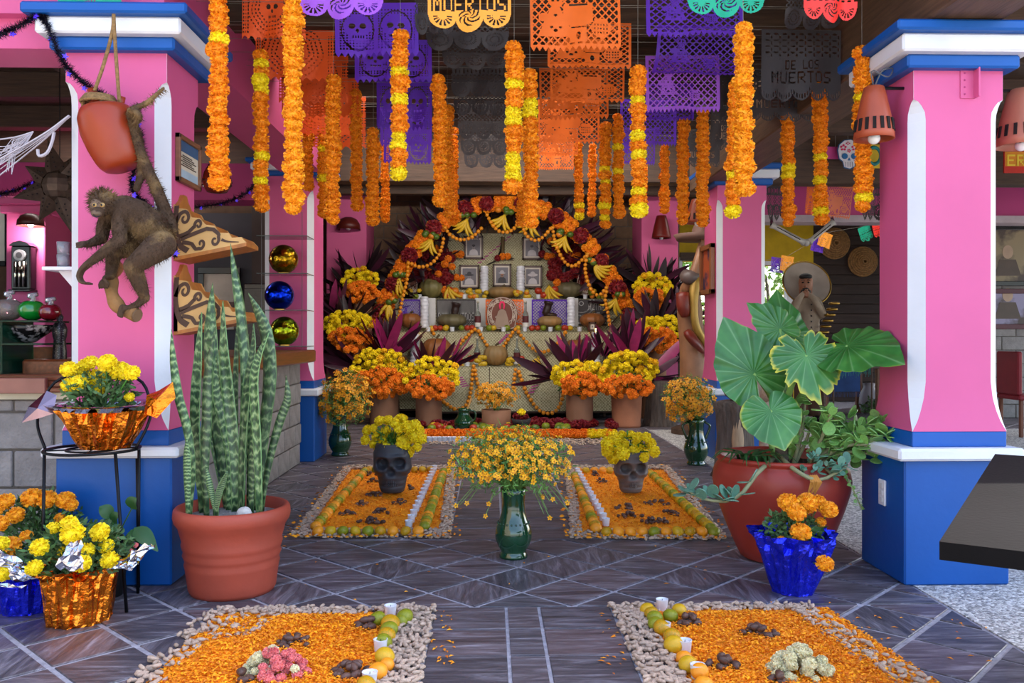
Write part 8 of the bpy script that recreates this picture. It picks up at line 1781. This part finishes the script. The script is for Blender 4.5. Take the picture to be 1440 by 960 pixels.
for px, py, m, rz, lab, des in ((1214, 318, PGR, -.4, 'small green paper pennant over the baskets', d_flowers), (1234, 312, PRD, -.3, 'small red paper pennant over the baskets', d_flowers), (1163, 327, PAM, .3, 'small amber paper pennant in front of the left basket', d_hair), (1152, 333, PPU, .2, 'small purple paper pennant by the yellow wall', d_hair), (1108, 360, PAM, .1, 'small amber pennant at the window', d_hair), (1094, 362, PPU, .1, 'small violet pennant at the window', d_hair)):
    me = paper_mesh(des, m, 40, 36, .24, .25, wave=.012); o = obj('paper_banner', me, None, W(px, py, 13.5), rot=(0, rz, .3)); tag(o, lab, 'paper banner')
mb = MB(); mb.tube([W(x, y, 13.5) for x, y in ((1075, 366), (1094, 362), (1108, 360), (1152, 333), (1163, 327), (1214, 318), (1234, 312), (1260, 300))], .003, 3); single('pennant_string', mb, THREAD, 'thin string of small pennants before the restaurant wall', 'string')
# pictures, sign and chair at the far right
for i, (y0, y1, col, lab) in enumerate(((312, 400, '#8a7a5c', 'large sepia photograph in a black frame at the right edge'), (404, 462, '#8f86a0', 'violet tinted photograph in a dark red frame at the right edge'))):
    a, b = W(1408, y1, 12.2), W(1500, y0, 12.2); t = thing('framed_photograph', lab, 'picture', (a.x, 12.39, a.z)); fm_ = mat('black_lacquer', '#121114') if i == 0 else mat('dark_red_frame', '#4a101c', .4)
    for q in ((a.x, b.x, a.z, a.z + .07), (a.x, b.x, b.z - .07, b.z), (a.x, a.x + .07, a.z, b.z), (b.x - .07, b.x, a.z, b.z)): mb = MB(); mb.bbox(q[0], q[1], 12.33, 12.39, q[2], q[3], .006); part('frame', mb, fm_, t)
    mb = MB(); mb.box(a.x + .06, b.x - .06, 12.36, 12.39, a.z + .06, b.z - .06); part('print', mb, mat('print_%d' % i, col, .5, scale=3, col2='#4a3c34', thr=(.5, .62)), t)
    xc, zc_ = a.x + .3, a.z + .25
    mb = MB(); mb.prism(elp(xc, zc_ + .25, .08, .1), lambda u, v, w_: (u, 12.357 + w_, v), 0, -.002, 0); part('printed_face', mb, mat('print_skin', '#a58a72', .5), t); mb = MB(); mb.prism([(xc - .2, zc_ - .1), (xc + .2, zc_ - .1), (xc + .12, zc_ + .14), (xc - .12, zc_ + .14)], lambda u, v, w_: (u, 12.357 + w_, v), 0, -.002, 0); part('printed_figure', mb, mat('print_cloth', '#b5a9a0' if i else '#4f3f33', .5), t)
a, b = W(1412, 243, 9.0), W(1470, 212, 9.0); t = thing('painted_sign', 'red and yellow painted sign with lettering at the right edge', 'sign', (a.x, a.y, a.z)); mb = MB(); mb.bbox(a.x, b.x, a.y, a.y + .02, a.z, b.z, .002); part('board', mb, mat('sign_red', '#c22a1c', .5), t); mb = MB(); mb.box(a.x + .01, b.x, a.y - .003, a.y, lerp(a.z, b.z, .3), b.z - .01); part('ground', mb, mat('sign_orange', '#d8861c', .5), t)
for k, ch in enumerate('ERIC'.replace('C', '')):
    g = FONT[ch].split()[:7]; mb = MB(); s = .017
    for r0, row in enumerate(g):
        for c0, v in enumerate(row):
            if v == '1': x = a.x + .03 + k * .105 + c0 * s; z = b.z - .04 - r0 * s; mb.box(x, x + s * 1.02, a.y - .008, a.y - .003, z - s * 1.02, z)
    part('letter', mb, mat('sign_lemon', '#e8c83a', .5), t)
mb = MB(); mb.tube([(a.x + .1, a.y, b.z), (a.x + .1, a.y, 3.45)], .004, 4); mb.tube([(b.x - .05, a.y, b.z), (b.x - .05, a.y, 3.45)], .004, 4); part('cord', mb, THREAD, t)
def chair(c, rz, label, col):
    t = thing('dining_chair', label, 'chair', c, None, rz); ca, sa = math.cos(rz), math.sin(rz)
    def bx(x0, x1, y0, y1, z0, z1, m, nm, b=.006): mb = MB(); mb.bbox(x0, x1, y0, y1, z0, z1, b); part(nm, mb, m, t, local=True)
    leg = mat('red_brown_wood', '#6d3a22', .5, var=.2)
    for x in (-.2, .2): bx(x - .02, x + .02, -.22, -.18, 0, .44, leg, 'leg'); bx(x - .02, x + .02, .18, .22, 0, .44, leg, 'leg')
    bx(-.23, .23, -.24, .24, .44, .5, mat('seat_' + col, '#' + col, .6), 'seat', .015); bx(-.22, .22, .19, .25, .5, 1.02, mat('seat_' + col, '#' + col), 'backrest', .015); return t
chair(Vector((W(1442, 600, 10.2).x + .12, 10.2, 0)), pi / 2, 'red upholstered chair at the right edge by the block wall', '7d1420')
chair(Vector((fx(1156, 12.6), 13.0, 0)), pi, 'dark red chair behind the mariachi statue', '4a1420')
c = Vector((fx(1196, 12.8), 13.0, 0)); t = thing('restaurant_table', 'wooden restaurant table seen behind the elephant ear leaves', 'table', c); 
for x in (-.42, .42):
    for y in (-.35, .35): mb = MB(); mb.bbox(c.x + x - .04, c.x + x + .04, c.y + y - .04, c.y + y + .04, 0, .72, .005); part('leg', mb, mat('red_brown_wood', '#6d3a22'), t)
mb = MB(); mb.bbox(c.x - .5, c.x + .5, c.y - .42, c.y + .42, .72, .76, .006); part('tabletop', mb, DWOOD, t)
mb = MB(); mb.box(c.x - .4, c.x + .1, c.y - .435, c.y + .43, .761, .767); mb.box(c.x - .4, c.x + .1, c.y - .437, c.y - .43, .38, .767); single('table_runner', mb, mat('blue_cloth', '#1c3a6a', .8, var=.2), 'blue cloth runner hanging over the restaurant table', 'cloth', pivot=c)
fr_ = MB()
for k in range(26): x = c.x - .4 + .02 * k; fr_.tube([(x, c.y - .434, .38), (x + R.uniform(-.01, .01), c.y - .434, .3)], .003, 3)
part('fringe', fr_, mat('blue_cloth', '#1c3a6a'), bpy.data.objects['table_runner'], kind='stuff')
b = F(1222, 582); t = thing('white_jar', 'pale jar with a feathery plant at its foot, left of the front right column', 'jar', b); mb = MB(); mb.lathe([(0, 0), (.1, 0), (.15, .15), (.14, .3), (.08, .42), (.09, .48)], 24, b, cap0=False); part('body', mb, mat('pale_jar', '#8f8488', .4), t, True); bush(t, b + Vector((-.05, -.2, 0)), .14, .25, 200, mat('marigold_leaf', '#4d6b3a'), .07)
mb = MB()
for k in range(60): a = W(R.uniform(1175, 1225), R.uniform(506, 512), 11.6); mb.tube([a, a + Vector((R.uniform(-.03, .03), 0, -R.uniform(.08, .2)))], .004, 3)
c = W(1200, 506, 11.6); t = thing('fringe_runner', 'teal fringe of a cloth hanging behind the leaves', 'cloth', c); part('fringe', mb, mat('teal_fringe', '#1f6a66', .7), t, kind='stuff'); mb = MB(); mb.tube([W(1170, 506, 11.6), W(1228, 506, 11.6)], .008, 5); part('hem', mb, mat('teal_fringe', '#1f6a66'), t)
for px in (1172, 1226): q = W(px, 506, 11.6); mb = MB(); mb.tube([q, (q.x, q.y, 0)], .012, 6); part('post', mb, DWOOD, t)
